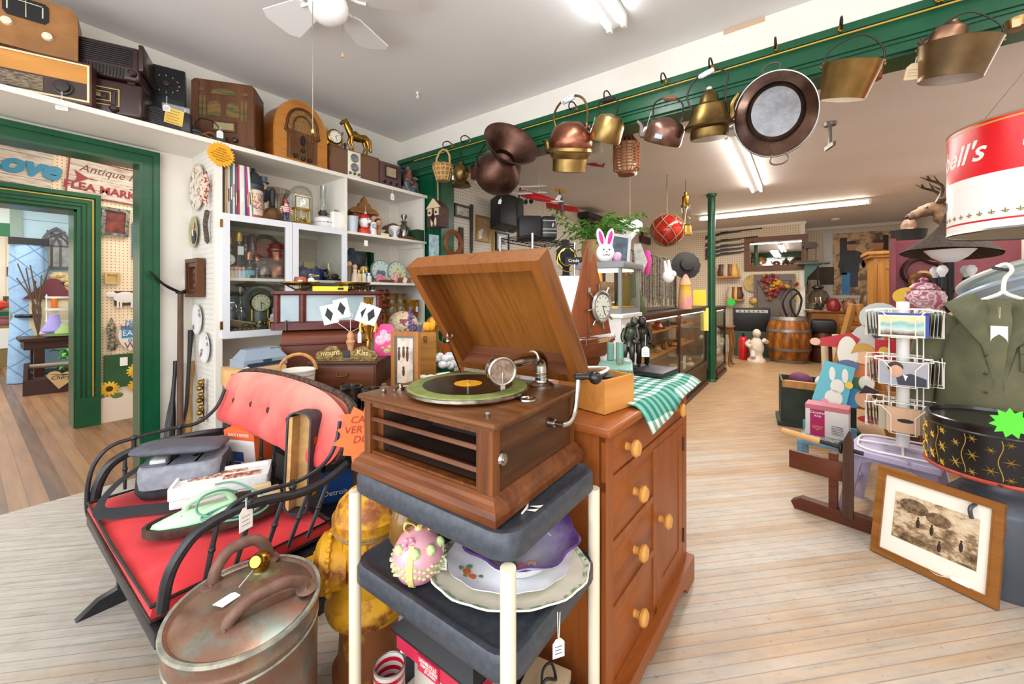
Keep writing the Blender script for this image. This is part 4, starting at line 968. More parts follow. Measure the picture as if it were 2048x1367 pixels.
M().box(-.06,.06,-.03,.03,0,.014).tube(spline([(-.065,0,.01),(-.075,0,.05),(-.07,0,.12),(-.085,0,.16)],4),.008,6).tube(spline([(.065,0,.01),(.075,0,.05),(.07,0,.12),(.085,0,.16)],4),.008,6).to('scroll_base',BRASS,ck2)
hs=thing('horse_figurine','brass horse figurine standing on the woven radio','figurine',(X(714,3.55),3.55,ZR+.002),0);hs.scale=(1.22,)*3
m=M().tube(spline([(-.06,0,.13),(-.03,0,.135),(.02,0,.128),(.065,0,.138),(.085,0,.125)],4),[.03]*4+[.034]*4+[.031]*4+[.033]*4+[.02],12)
m.tube(spline([(-.05,0,.135),(-.075,0,.17),(-.095,0,.205),(-.1,0,.225)],4),[.03,.028,.026,.025,.024,.022,.021,.02,.019,.018,.018,.017,.016],10)
m.tube([(-.095,0,.228),(-.12,0,.215),(-.142,0,.192)],[.018,.016,.01],10)
for s_ in(-.007,.007):m.tube([(-.096,s_,.235),(-.095,s_*1.2,.255)],[.006,.001],6)
for x,y,fx_,kx in((-.05,.012,-.06,-.07),(-.055,-.014,-.05,-.055),(.07,.014,.06,.085),(.085,-.012,.075,.1)):
 m.tube([(x,y,.12),(kx,y,.065),(fx_+.01,y,.04),(fx_,y,0)],[.018,.011,.007,.009],8)
m.tube(spline([(.09,0,.14),(.115,0,.135),(.12,0,.08),(.13,0,.045)],5),[.008]*4+[.014]*6+[.012]*5+[.004],8)
m.tube(spline([(-.098,0,.245),(-.07,0,.215),(-.04,0,.175)],4),.009,6,flat=.5)
m.to('body',BRASS,hs,ang=70)
M().tube([(-.138,0,.195),(-.11,.0,.165),(-.06,0,.16)],.0012,4).torus((-.03,0,.13),.036,.003,'x',18).ball((-.02,0,.165),.022,.02,.007).to('saddle',mat('#8a6a2c',.35,1),hs)
solo(M().lathe([(.012,0),(.01,.02),(.015,.04),(.011,.055),(0,.06)],12),'small_figurine',BAKED,'tiny dark figurine between the gilt clock and the brass horse','figurine',(X(690,3.53),3.53,ZR+.002))
r=radio('purplish brown upright radio with square cloth grille and three knobs',771,3.58,0);r.scale=(1,1,1.12)
W_=(X(797,3.5)-X(753,3.5))/2
PUR=mat('#52393a',.45,0,'#624546',8)
M().box(-W_,W_,-.09,.09,0,.225,.01).to('cabinet',PUR,r)
M().frame(-.075,.075,.085,.195,.012,-.1,-.09).to('dial_frame',mat('#3a2a2a',.4),r)
M().box(-.064,.064,-.093,-.09,.096,.184).to('grille_cloth',mat('#b6a684',.8,0,'#9c8c6c',80),r)
for x in(-.075,0,.075):M().put((x,-.09,.04),(90,0,0)).lathe([(.016,0),(.013,.012),(0,.014)],14).to('knob',BAKED,r)
price_tag(r,(.0,-.115,.01),.07,.045,.06)
cs=thing('leather_case','black soft leather case behind the purplish radio','case',(X(808,3.74),3.74,ZTOP),0)
m=M();rings_rr(m,[(-.2,.2,-.1,.1,.05,0),(-.215,.215,-.11,.11,.05,.05),(-.21,.21,-.1,.1,.05,.26),(-.16,.16,-.06,.06,.04,.3)]);m.to('case_body',LEA,cs,ang=60)
M().tube(spline([(-.12,0,.29),(-.1,0,.33),(.05,0,.335),(.08,0,.29)],5),.011,8).to('handle',LEA,cs)
sc=thing('resin_sculpture','grey and brown resin sculpture of a kneeling figure among wolves','sculpture',(X(817,3.56),3.56,ZTOP),10);sc.scale=(1.15,)*3
GREYR=mat('#7d8084',.5,0,'#4b4d52',22,bump=.5,bs=50)
m=M().ball((0,0,.03),.11,.07,.05).ball((-.06,-.03,.075),.035,.028,.04).ball((.05,-.03,.07),.04,.03,.035).tube(spline([(.03,-.02,.12),(.07,-.03,.1),(.1,-.03,.04),(.11,-.03,.0)],4),[.025]*6+[.015]*7,8).tube(spline([(-.07,-.03,.1),(-.09,-.05,.06),(-.06,-.06,.01)],4),.018,8)
for x,z in((-.075,.115),(.035,.15)):m.ball((x,-.045,z),.022,.026,.018).tube([(x,-.06,z-.005),(x,-.085,z-.012)],[.012,.007],6)
m.to('wolves',GREYR,sc,ang=70)
m=M().tube(spline([(-.01,0,.05),(-.015,0,.12),(0,0,.17),(.005,-.005,.2)],4),[.04]*5+[.045]*4+[.03]*4,10).ball((.0,-.01,.215),.024,.024,.028).tube(spline([(.03,-.01,.165),(.05,-.04,.12),(.02,-.07,.09)],4),.014,7).tube(spline([(-.04,-.01,.16),(-.05,-.04,.12),(-.02,-.07,.09)],4),.014,7)
m.to('figure',mat('#7f4a36',.5),sc,ang=70)
M().tube(spline([(-.01,.01,.24),(.03,.02,.22),(.06,.03,.16),(.08,.02,.1)],4),.018,6).ball((-.015,-.01,.24),.02).tube([(0,0,.24),(-.03,-.01,.275)],[.01,.003],6).to('headdress',GREYR,sc)
def star(n,r0,r1,jag=0):
 o=[]
 for k in range(2*n):
  a=PI*k/n;rr=(r1 if k%2 else r0)*(1+jag*(.5-random.random()));o.append((rr*math.cos(a),rr*math.sin(a)))
 return o
p=at_v(442,309,FV-.012)
sy=solo(M().prism(star(24,.092,.076),-.001,.001),'star_note',mat('#eda90c',.6),'yellow starburst card with handwriting stuck on the shelf edge below the headphones','sign',p,0,rot=(0,0,0))
text('Radios\nhave been\nconverted with\nnew capacitors and\nbasic switches\nlabelled',.0175,mat('#7a4a08',.8),sy,(0,-.0016,0),(90,8,0),shear=.3)
for px_,py_,w_,h_ in((729,512,.04,.055),):
 st_g=solo(M().box(-w_/2,w_/2,-.001,.001,-h_/2,h_/2),'price_card',PAPER,'blank white price card on the shelf edge below the clown head bank','tag',at_v(px_+3,py_+8-40,FV-.0075)+Vector((0,0,-.03)))
 # ================= things on the bookcase shelves =================
def put(px,v,z):return(X(px,v),v,z)
def lat(name,label,cat,px,v,z,prof,material,n=24,rz=0,group=None,**kw):
 return solo(M().lathe(prof,n,**kw),name,material,label,cat,put(px,v,z),rz,group,ang=50)
Z1,Z1r=ZS[0],1.945
MAGC=['#b9a48c','#d9c0a8','#3c6a78','#dcd6cc','#6c5a78','#c03a58','#e6e0d4','#3a4f9a','#c22f5c','#e8e6e0','#5f8f72']
x=X(447,3.53)
ML=['tan magazine at the wall end of the row','pale pink magazine beside the tan one','teal magazine third in the row','thin white magazine beside the teal one','dusky violet magazine in mid row','crimson magazine beside the violet one','thick cream album in the row','blue magazine beside the cream album','magenta magazine beside the blue one','white magazine near the stein','green magazine nearest the stein, leaning']
for k,c in enumerate(MAGC):
 th=(.012,.018,.012,.014,.013,.012,.034,.012,.014,.016,.006)[k];h=(.31,.315,.31,.32,.305,.32,.32,.31,.315,.32,.31)[k]
 o=thing('magazine',ML[k],'magazine',(x+th/2,3.6,Z1),0,'magazines on the top shelf');o.rotation_euler=(0,R(.8*max(0,k-5)*-1),0)
 M().box(-th/2,th/2,-.1,.12,0,h,.001).to('cover',mat(c,.4),o)
 m=M()
 m.box(-th*.2,th*.2,-.1012,-.1,h*(.2+.05*(k%4)),h*(.2+.05*(k%4))+.08)
 m.to('spine_print',mat(['#e8c060','#222222','#ffffff','#a03030'][k%4],.5),o)
 x+=th+.003
o=thing('beer_stein','painted ceramic beer stein with dark domed pewter lid','stein',put(506,3.57,Z1),0)
M().lathe([(0,0),(.062,0),(.064,.012),(.06,.03),(.058,.18),(.055,.19),(0,.19)],28).to('body',mat('#d8cbb0',.3),o)
t=NT('painted');v=t.coord();f=t.noise(v,26,3,.6);t.color(t.ramp(f,[(.3,'#6a2c20'),(.42,'#c9761e'),(.5,'#e8d8c0'),(.56,'#8a2a48'),(.64,'#b8b0d8'),(.74,'#d8a030')]));PAINTED=t.fin(.3)
M().lathe([(.0603,.045),(.0597,.05),(.0587,.16),(.0583,.163)],28).to('painted_band',PAINTED,o)
M().lathe([(.062,.004),(.065,.008),(.064,.02)],28).to('base_band',mat('#a84048',.4),o)
PEW=mat('#3f444b',.4,.6)
M().lathe([(.06,.19),(.062,.2),(.062,.225),(.066,.228),(.06,.24),(.05,.275),(.03,.305),(.012,.318),(.008,.325),(.014,.332),(.008,.338),(0,.338)],28).to('lid',PEW,o)
M().tube(spline([(-.056,0,.17),(-.09,0,.15),(-.09,0,.08),(-.058,0,.05)],5),.009,8).to('handle',mat('#b8a890',.3),o)
SKIN=mat('#d8a888',.5)
def man(name,label,px,v,z,h,coat,legs,hat,hatc,group=None,brim=.03,arm=None,fat=1.0,beard=None):
 o=thing(name,label,'figurine',put(px,v,z),0,group);s=h/.24
 m=M().lathe([(0,.1),(.024,.1),(.03,.13),(.032,.155),(.024,.172),(.01,.178)],14,sx=fat,sy=.75*fat)
 for q in(-1,1):
  m.tube(spline([(q*.026*fat,0,.166),(q*.042*fat,-.004,.135),(q*.04*fat,-.012,.1)],3),[.011]*4+[.009]*3,8)
 c=m.to('coat',coat,o,ang=60)
 m=M()
 for q in(-1,1):m.tube([(q*.013,0,.11),(q*.015,0,.05),(q*.016,0,.008)],[.016,.012,.009],8)
 m.to('trousers',legs,o)
 m=M()
 for q in(-1,1):m.ball((q*.017,-.008,.007),.011,.019,.007,8,6)
 m.to('shoes',BAKED,o)
 m=M().ball((0,-.001,.192),.019,.019,.022,14,10).ball((0,-.02,.19),.004,.005,.005,6,5)
 for q in(-1,1):m.ball((q*.041*fat,-.014,.095),.008,.008,.01,6,5)
 hd=m.to('head',SKIN,o)
 m=M()
 for q in(-1,1):m.ball((q*.007,-.0175,.197),.0025,.0018,.0025,6,4)
 m.to('eyes',BLACKINK,hd)
 if beard:M().ball((0,-.014,.178),.011,.009,.014,8,6).to('beard',beard,o)
 if hat:M().lathe([(0,.205),(brim,.205),(brim,.209),(.019,.211),(.021,.238),(0,.24)],16).to('hat',hatc,o)
 o.scale=(s,s,s);return o
man('figurine','tall figurine of a bearded man in black coat and blue top hat beside the stein',526,3.6,Z1,.305,mat('#1d2430',.4),mat('#cfc4a8',.5),1,mat('#3d5262',.4),beard=mat('#cbb89a',.6))
o=lat('glass_vase','flared frosted glass vase behind the hand bell','vase',551,3.75,Z1,[(0,0),(.05,0),(.055,.01),(.06,.12),(.075,.2),(.1,.26),(.097,.26),(.07,.195),(.055,.12),(.05,.012),(0,.01)],glass('#e2ddd2',.5,.15),32)
o=thing('hand_bell','brass school hand bell with black turned handle','bell',put(545,3.52,Z1),0)
M().lathe([(.068,0),(.07,.004),(.06,.02),(.05,.05),(.042,.075),(.02,.09),(0,.092)],28).to('bell',mat('#8c6b4a',.35,.9,'#6d5238',14),o)
M().lathe([(.01,.088),(.018,.095),(.012,.105),(.014,.13),(.021,.19),(.016,.215),(.006,.22),(.004,.228),(0,.23)],16).to('handle',BLACK,o)
t=NT('stripes_flag');z=t.xyz(t.coord())[2];t.color(t.mix(t.math('LESS_THAN',t.math('FRACT',t.math('DIVIDE',z,.02)),.5),'#e8e2dc','#b02838'));FLAG=t.fin(.4)
man('figurine','small plump figurine in striped shirt, blue waistcoat and red striped hat',572,3.5,Z1,.155,FLAG,mat('#1f2848',.5,0,'#e6e6ea',90,.6,.62),1,mat('#b02838',.4),brim=.034,fat=1.3,beard=mat('#e8e4de',.6))
o=thing('anniversary_clock','gold pillar clock with square white dial under a tall glass dome','clock',put(602,3.6,Z1),0)
M().lathe([(0,0),(.085,0),(.088,.012),(.08,.02),(0,.02)],30).to('base',GOLD,o)
m=M()
for sx in(-.05,.05):
 for sy in(-.02,.02):m.tube([(sx,sy,.02),(sx,sy,.12)],.004,8)
m.box(-.06,.06,-.03,.03,.118,.128)
m.to('pillars',GOLD,o)
M().box(-.052,.052,-.02,.02,.128,.22).box(-.058,.058,-.03,.03,.215,.222).to('dial_case',mat('#f4f0e6',.35),o)
M().frame(-.052,.052,.128,.216,.005,-.026,-.02).ball((-.04,0,.232),.008,.008,.012).ball((0,0,.234),.008,.008,.013).ball((.04,0,.232),.008,.008,.012).to('gilt_trim',GOLD,o)
clock_face(o,(0,-.0225,.172),.036,(25,-10))
M().torus((0,0,.05),.03,.004).ball((-.03,0,.05),.013).ball((.03,0,.05),.013).ball((0,.03,.05),.013).ball((0,-.03,.05),.013).tube([(0,0,.05),(0,0,.13)],.002,6).to('pendulum',GOLD,o)
M().lathe([(.079,.02),(.079,.22),(.07,.262),(.045,.288),(.015,.297),(0,.298)],32).to('glass_dome',GL,o)
o=thing('oil_lamp','white glass oil lamp with printed band and clear chimney','lamp',put(646,3.62,Z1),0)
M().lathe([(0,0),(.055,0),(.058,.008),(.075,.03),(.08,.06),(.07,.085),(.04,.1),(.025,.103),(0,.103)],30).to('font',mat('#eceaea',.15),o)
M().torus((0,0,.05),.0785,.004,'z',30,6).to('printed_band',mat('#5a5a60',.4,0,'#d8d8da',60,.4,.6),o)
M().lathe([(.026,.1),(.03,.115),(.036,.12),(.036,.128),(.02,.15),(0,.152)],20).tube([(.03,0,.125),(.055,0,.125)],.003,6).to('burner',mat('#4f4f4c',.4,.7),o)
M().lathe([(.028,.13),(.034,.16),(.033,.19),(.024,.24),(.022,.34),(.0205,.34),(.022,.24)],24).to('chimney',GL,o)
o=thing('ceramic_flask','white ceramic flask with two small spouts beside the divider','flask',put(672,3.54,Z1),0)
M().box(-.042,.042,-.025,.025,0,.14,.012,3).to('body',mat('#eceae6',.2),o)
for sx in(-.008,.008):M().cyl((sx,0,.139),(sx,0,.158),.005).to('spout',mat('#6a6a6c',.3,.6),o)
# --- top shelf, open bay
OAKL=wood('#6e4420','#a87238','z',24,.45)
o=thing('shelf_clock','carved oak gingerbread clock case with pointed crest in the shelf corner','clock',put(722,3.74,Z1r),-10)
M().box(-.1,.1,-.06,.07,0,.2).to('case',OAKL,o)
M().box(-.125,.125,-.085,.085,.195,.215).prism([(-.125,.215),(.125,.215),(.1,.24),(.06,.25),(.045,.285),(.03,.29),(.02,.32),(0,.345),(-.02,.32),(-.03,.29),(-.045,.285),(-.06,.25),(-.1,.24)],-.075,-.04).to('crest',OAKL,o)
m=M()
for sx in(-.085,.085):m.lathe([(.014,0),(.014,.02),(.009,.03),(.014,.06),(.009,.1),(.014,.13),(.009,.17),(.014,.19)],12,(sx,-.07,0))
for q in(-.05,0,.05):m.ball((q,-.08,.235),.012,.006,.012)
m.to('turned_column',OAKL,o)
price_tag(o,(.0,-.09,.26),.05,.02,.045)
lat('cup','pale grey paper cup with printed sign at the divider','cup',705,3.51,Z1r,[(0,0),(.036,0),(.046,.125),(.048,.128),(.045,.128),(.035,.006),(0,.005)],mat('#c6d0d8',.5),24)
o=thing('head_bank','white faced laughing head bank with red cap and red coat','bank',put(729,3.52,Z1r),22)
M().lathe([(0,0),(.06,0),(.062,.02),(.05,.045),(.025,.06),(0,.06)],20,sy=.8).to('coat',mat('#c8301f',.35,0,'#d89a2a',30,.55,.65),o)
m=M().ball((0,0,.105),.042,.046,.058,18,14).ball((0,-.05,.105),.01,.014,.012).ball((-.042,0,.1),.008,.012,.016).ball((.042,0,.1),.008,.012,.016)
hd=m.to('head',mat('#eeeae6',.25),o)
m=M()
for q in(-1,1):m.ball((q*.017,-.042,.12),.007,.004,.005)
m.to('eyes',BLACKINK,hd)
M().ball((0,-.043,.078),.02,.008,.011).to('mouth',mat('#8a2a22',.4),hd)
M().lathe([(.045,0),(.044,.018),(.03,.036),(.008,.044),(0,.045)],20,(0,.004,.125)).to('cap',mat('#b8242c',.4),o)
M().tube(spline([(.045,-.01,.04),(.07,-.03,.05),(.06,-.07,.055)],4),.011,8).ball((.06,-.075,.055),.015,.018,.007).to('arm',mat('#c8301f',.35),o)
def bobble(label,px,v,h,c):
 o=thing('bobblehead_figurine',label,'figurine',put(px,v,Z1r),0,'big headed figurines by the mantel clock');s=h/.17
 M().lathe([(0,0),(.03,0),(.03,.015),(.02,.025),(.024,.06),(.018,.085),(.006,.09)],16).to('body',c,o)
 hd=M().ball((0,0,.125),.032,.03,.036,14,10).to('head',mat('#cf9a72',.5),o)
 M().ball((0,.006,.138),.034,.03,.03,14,8).to('hair',mat('#4a3020',.6),o)
 m=M()
 for q in(-1,1):m.ball((q*.011,-.029,.122),.004,.002,.004,6,4)
 m.to('eyes',BLACKINK,hd);o.scale=(s,s,s)
bobble('big headed figurine with dark hair behind the patterned mug',747,3.6,.2,mat('#8a8e94',.5));bobble('smaller big headed figurine next to the mantel clock',757,3.55,.16,mat('#b88a5a',.5))
o=thing('tall_mug','white mug with blue printed crest beside the laughing head','mug',put(746,3.5,Z1r),0)
M().lathe([(0,0),(.032,0),(.03,.02),(.029,.1),(.03,.105),(.026,.105),(.026,.01),(0,.008)],22).to('body',mat('#e8e8ea',.2),o)
M().lathe([(.0303,.03),(.0296,.035),(.0296,.085),(.03,.09)],22).to('printed_crest',mat('#8a8f9c',.3,0,'#dcdcdc',50,.45,.55),o)
solo(M().box(-.05,.05,-.02,.02,0,.12),'box',mat('#5f5a86',.5),'small violet carton behind the patterned mug','box',put(740,3.62,Z1r))
lat('compote_dish','small pale blue footed dish behind the yellow card','dish',762,3.56,Z1r,[(0,0),(.025,0),(.012,.01),(.01,.03),(.04,.055),(.045,.06),(.04,.06),(0,.04)],mat('#c9d2da',.25),24)
lat('compote_dish','white milk glass footed compote in front of the mantel clock','dish',790,3.5,Z1r,[(0,0),(.032,0),(.028,.008),(.012,.02),(.012,.05),(.03,.07),(.046,.085),(.05,.1),(.046,.1),(.03,.08),(0,.07)],mat('#eeeef0',.2),28,ripple=(.05,12,.05))
o=solo(M().box(-.05,.05,-.002,.002,0,.03,0),'price_card',mat('#e8dca0',.7),'pale yellow card strip leaning at the shelf edge','tag',put(770,3.475,Z1r),0)
o=thing('mantel_clock','round topped brown wooden mantel clock with pale blue dial','clock',put(784,3.66,Z1r),-14)
M().prism([(-.085,0),(.085,0),(.085,.05),*[(.075*math.cos(R(a)),.075+.075*math.sin(R(a)))for a in range(0,181,15)],(-.085,.05)],-.04,.08).to('case',wood('#4a2c18','#7a4e2c','y',20,.4),o)
clock_face(o,(0,-.042,.08),.052,(0,180),mat('#c4d4de',.3))
lat('decanter','cut glass decanter with stopper','decanter',808,3.62,Z1r,[(0,0),(.045,0),(.05,.02),(.062,.08),(.058,.12),(.03,.15),(.02,.165),(.034,.18),(.018,.185),(.014,.2),(.03,.225),(.028,.245),(0,.25)],glass('#b9b7a8',.7,.05),26,ripple=(.03,12,.06))
solo(M().ball((0,0,.018),.07,.05,.018).ball((.06,-.02,.012),.03,.02,.012),'driftwood_piece',wood('#5a3a24','#8a6040','x',20),'flat piece of brown driftwood under the decanter','ornament',put(815,3.53,Z1r))
for px,lab,w_ in((834,'dark green cloth bound book, wider of two at the shelf end',.075),(847,'thin green book with brown pages at the shelf end',.03)):
 o=thing('book',lab,'book',put(px,3.54,Z1r),0,'green books at the shelf end')
 M().box(-w_/2,w_/2,-.05,.09,0,.105).to('pages',mat('#8a7a4a',.7),o);M().box(-w_/2-.002,w_/2+.002,-.053,-.048,0,.108).box(-w_/2-.003,-w_/2,-.053,.092,0,.108).box(w_/2,w_/2+.003,-.053,.092,0,.108).to('cover',mat('#2c4a2e',.5),o)
 # --- behind the glass door, upper shelf
Z2=ZS[1]
BOT='bottles behind the glass door'
for px,v,h,c,cap,lab in((458,3.62,.27,'#1c2a1c','#b08a34','dark green bottle with gold cap at the cabinet edge'),(477,3.58,.30,'#15181c','#c09a3c','tall black bottle with gold neck and white tag'),(490,3.66,.29,'#181818','#2a2420','plain black bottle behind the figurines'),(504,3.63,.3,'#4a2238','#3a1c2c','tall dark purple bottle')):
 o=thing('bottle',lab,'bottle',put(px,v,Z2),0,BOT)
 M().lathe([(0,0),(.034,0),(.034,h*.6),(.028,h*.72),(.02,h*.8),(.02,h*.86)],20).to('body',mat(c,.15),o)
 M().lathe([(.022,h*.8),(.023,h*.95),(.018,h),(0,h)],18).to('cap',mat(cap,.3,.7),o)
 M().lathe([(.0345,h*.06),(.0345,h*.2)],20).to('label_band',mat(cap,.3,.6),o)
 if px==477:M().put((0,-.036,h*.62)).box(-.017,.017,-.001,.001,-.035,.02).to('price_tag',PAPER,o)
o=thing('pocket_watch','round white watch dial in dark case leaning on the green bottle','watch',put(456,3.52,Z2+.09),0);
M().put((0,0,.04),(90,0,0)).lathe([(.038,0),(.042,.006),(.038,.012),(0,.012)],24).box(-.02,.02,-.09,-.04,0,.01).to('case',BAKED,o);clock_face(o,(0,-.0125,.04),.034,(40,150))
cols=['#c8d8e8','#e0c078','#c8a8b8','#d8c8e0','#a8c8d8']
for k,px in enumerate((454,463,472,479,487)):
 o=thing('angel_figurine',['blue','golden','rose','lilac','sky blue'][k]+' robed tiny figurine in the row behind glass','figurine',put(px,3.505,Z2),0,'tiny figurines behind the glass')
 M().lathe([(0,0),(.02,0),(.018,.03),(.009,.05)],12).to('robe',mat(cols[k],.4),o);M().ball((0,0,.06),.012).to('head',SKIN,o);M().ball((0,.004,.066),.0125,.012,.01).to('hair',mat(['#8a6a3a','#5a3a20','#c8a050','#6a4a2a','#9a7a4a'][k],.6),o)
for px,v,h,tail in((498,3.51,.17,'with a blue label'),(513,3.56,.16,'beside the copper pitcher')):
 o=thing('glass_bottle','small clear bottle with copper stopper '+tail,'bottle',put(px,v,Z2),0,'small stoppered bottles')
 M().lathe([(0,0),(.03,0),(.032,.06),(.02,.09),(.013,.1),(.013,.12)],18).to('body',glass('#d8dcd8',.4),o)
 M().lathe([(.016,.115),(.02,.12),(.018,.14),(.022,.15),(.016,h),(0,h)],16).to('stopper',COPPER,o)
 if px==498:M().lathe([(.0325,.02),(.0328,.05)],18).to('label',mat('#58b0c8',.5),o)
lat('silver_cup','tarnished silver beaker lying before the copper pitcher','cup',527,3.53,Z2,[(0,0),(.03,0),(.04,.03),(.036,.07),(.02,.09),(0,.095)],mat('#8c8078',.3,.8,'#5f5650',14),22)
o=solo(M().ball((0,0,.08),.055,.04,.06,14,10).ball((.03,0,.11),.03),'dried_flower',mat('#b87a1c',.8,0,'#8a5410',40,bump=1,bs=50),'amber dried flower head behind the copper pitcher','flower',put(536,3.7,Z2))
o=thing('copper_pitcher','stout copper pitcher with round lid and price tag','pitcher',put(553,3.6,Z2),0)
CUP=mat('#9a6450',.3,.85,'#6a4438',9)
M().lathe([(0,0),(.085,0),(.09,.02),(.085,.09),(.06,.12),(.052,.135),(.05,.19),(.06,.2),(.06,.21),(.045,.225),(.05,.24),(.02,.262),(0,.265)],28).to('body',CUP,o)
M().tube(spline([(.05,0,.19),(.1,0,.18),(.11,0,.12),(.085,0,.06)],5),.009,8).to('handle',CUP,o)
price_tag(o,(.03,-.1,.1),.05,.03,.045,-15)
solo(M().torus((0,0,0),.085,.016,'y',32,8),'oval_reflection',BAKED,'modelled reflection of a dark oval frame at the back of the glass cabinet','frame',put(532,3.9,Z2+.29))  # ring modelled for an oval frame reflected in the mirrored back
BLUEG=mat('#16206a',.12)
for px,v,lab in((605,3.6,'cobalt blue teapot at the frame of the second door'),(632,3.62,'cobalt blue teapot with silver tray before it')):
 o=thing('teapot',lab,'teapot',put(px,v,Z2),0,'cobalt teapots')
 M().lathe([(0,0),(.04,0),(.055,.02),(.06,.055),(.045,.085),(.03,.095),(.012,.1),(.008,.11),(0,.112)],26).to('body',BLUEG,o)
 M().tube(spline([(.055,0,.08),(.095,0,.075),(.095,0,.03),(.057,0,.025)],5),.009,8).to('handle',BLUEG,o);M().tube(spline([(-.055,0,.05),(-.08,0,.06),(-.095,0,.09)],4),[.014]*4+[.01]*4+[.008],8).to('spout',BLUEG,o)
solo(M().box(-.045,.045,-.03,.03,0,.05,.015),'silver_box',mat('#9a9a98',.2,.9),'small silver lidded box before the blue teapots','box',put(625,3.51,Z2))
solo(M().box(-.04,.04,-.008,.008,0,.05),'label_card',mat('#c2ab6c',.6),'old tan paper label standing behind the blue teapots','card',put(617,3.8,Z2+.12))
o=thing('telephone_figurine','small dark wooden shoe ornament on a plinth','ornament',put(664,3.56,Z2),0)
M().box(-.06,.06,-.03,.03,0,.015).to('plinth',BAKED,o);M().ball((.025,0,.035),.03,.022,.022).tube(spline([(-.05,0,.02),(-.03,0,.05),(-.045,0,.09)],4),.009,8).to('shoe',mat('#3a2a22',.4),o)
o=thing('gilt_figurine','glass and gilt figurine beside the dark shoe ornament','figurine',put(657,3.66,Z2),0)
M().box(-.025,.025,-.02,.02,0,.015).to('base',GOLD,o);M().lathe([(.018,.015),(.014,.05),(.02,.09),(.01,.12),(.014,.14),(0,.15)],14).to('figure',mat('#d8c89a',.2,.3),o)
Z3=ZS[2]
o=thing('glass_jar','ribbed glass jar with dark lid at the cabinet edge','jar',put(460,3.62,Z3),0)
M().lathe([(0,0),(.055,0),(.06,.02),(.058,.2),(.045,.225)],26,ripple=(.03,16,.06)).to('body',glass('#cfd0c8',.6),o);M().lathe([(.05,.22),(.052,.25),(.03,.262),(0,.265)],24).to('lid',mat('#4a4a48',.4,.5),o)
lat('decanter','tall clear decanter with pointed stopper behind the cabinet glass','decanter',480,3.66,Z3,[(0,0),(.04,0),(.045,.02),(.045,.12),(.03,.16),(.014,.2),(.013,.25),(.02,.255),(.012,.27),(.02,.3),(.008,.34),(0,.342)],glass('#d4d4cc',.6),22)
solo(M().put((0,0,.16),(84,0,0)).lathe([(.09,0),(.16,.012),(.162,.016),(.09,.006),(0,.006)],40),'glass_plate',mat('#d3d3ce',.15,0,'#c4c4c0',20),'round pale glass plate standing behind the domed clock','plate',put(522,3.84,Z3))
o=thing('dome_clock','brass anniversary clock with round cream dial under a glass dome','clock',put(520,3.62,Z3),0)
M().lathe([(0,0),(.09,0),(.095,.015),(.08,.025),(0,.025)],30).to('base',BRASS,o)
m=M()
for sx in(-.05,.05):m.tube([(sx,0,.02),(sx,0,.16)],.006,8)
m.to('pillars',GOLD,o)
M().put((0,-.01,.205),(90,0,0)).lathe([(.06,-.02),(.068,0),(.064,.008),(.058,.008)],28).to('bezel',GOLD,o);clock_face(o,(0,-.017,.205),.057,(115,180),mat('#ece6bc',.4))
M().lathe([(.088,.025),(.088,.22),(.07,.27),(.03,.3),(0,.304)],30).to('glass_dome',GL,o)
M().ball((0,0,.07),.02).ball((-.03,0,.06),.012).ball((.03,0,.06),.012).tube([(0,0,.07),(0,0,.16)],.002,5).to('pendulum',GOLD,o)
price_tag(o,(.04,-.1,.17),.04,.035,.055)
o=thing('tissue_box','open cardboard box with gold diamond pattern holding spectacles','box',put(487,3.54,Z3),0)
t=NT('diamonds');v=t.coord((1,1,1),(0,R(45),0));q=t.xyz(v);g1=t.math('LESS_THAN',t.math('FRACT',t.math('DIVIDE',q[0],.018)),.14);g2=t.math('LESS_THAN',t.math('FRACT',t.math('DIVIDE',q[2],.018)),.14)
t.color(t.mix(t.math('MAXIMUM',g1,g2),'#57492c','#b79c5c'));DIAM=t.fin(.5)
M().box(-.085,.085,-.05,-.045,0,.045).box(-.085,.085,.045,.05,0,.045).box(-.085,-.08,-.045,.045,0,.045).box(.08,.085,-.045,.045,0,.045).box(-.08,.08,-.045,.045,0,.004).to('box_body',DIAM,o)
M().put((-.03,.0,.06),(-38,12,0)).box(-.07,.08,-.05,.05,-.002,.002).to('inner_flap',mat('#cdb894',.7),o)
M().put((.0,-.03,.062),(-38,12,0)).torus((0,0,0),.018,.002).torus((.04,0,0),.018,.002).to('spectacles',BLACK,o)
o=thing('candlestick','short brass candlestick on round foot in the cabinet corner','candlestick',put(539,3.52,Z3),0)
M().lathe([(0,0),(.035,0),(.034,.008),(.01,.016),(.008,.08),(.012,.085),(.012,.1),(0,.1)],20).to('stem',BRASS,o)
o=thing('binoculars','black binoculars standing in the cabinet corner','binoculars',put(549,3.58,Z3),0)
for sx in(-.022,.022):M().lathe([(0,0),(.022,0),(.02,.06),(.014,.08),(.014,.11),(0,.11)],16,(sx,0,0)).to('barrel',BLACK,o)
M().box(-.012,.012,-.008,.008,.05,.09).to('bridge',BLACK,o)
solo(M().box(-.05,.05,-.04,.04,0,.25,.01),'camera_case',mat('#1c1c1e',.5),'upright black leather box at the back of the cabinet','box',put(553,3.72,Z3))
solo(M().box(-.09,.02,-.02,.02,0,.02),'small_box',mat('#e2e0dc',.6),'flat white box at the cabinet corner below the patterned box','box',put(466,3.505,Z3))
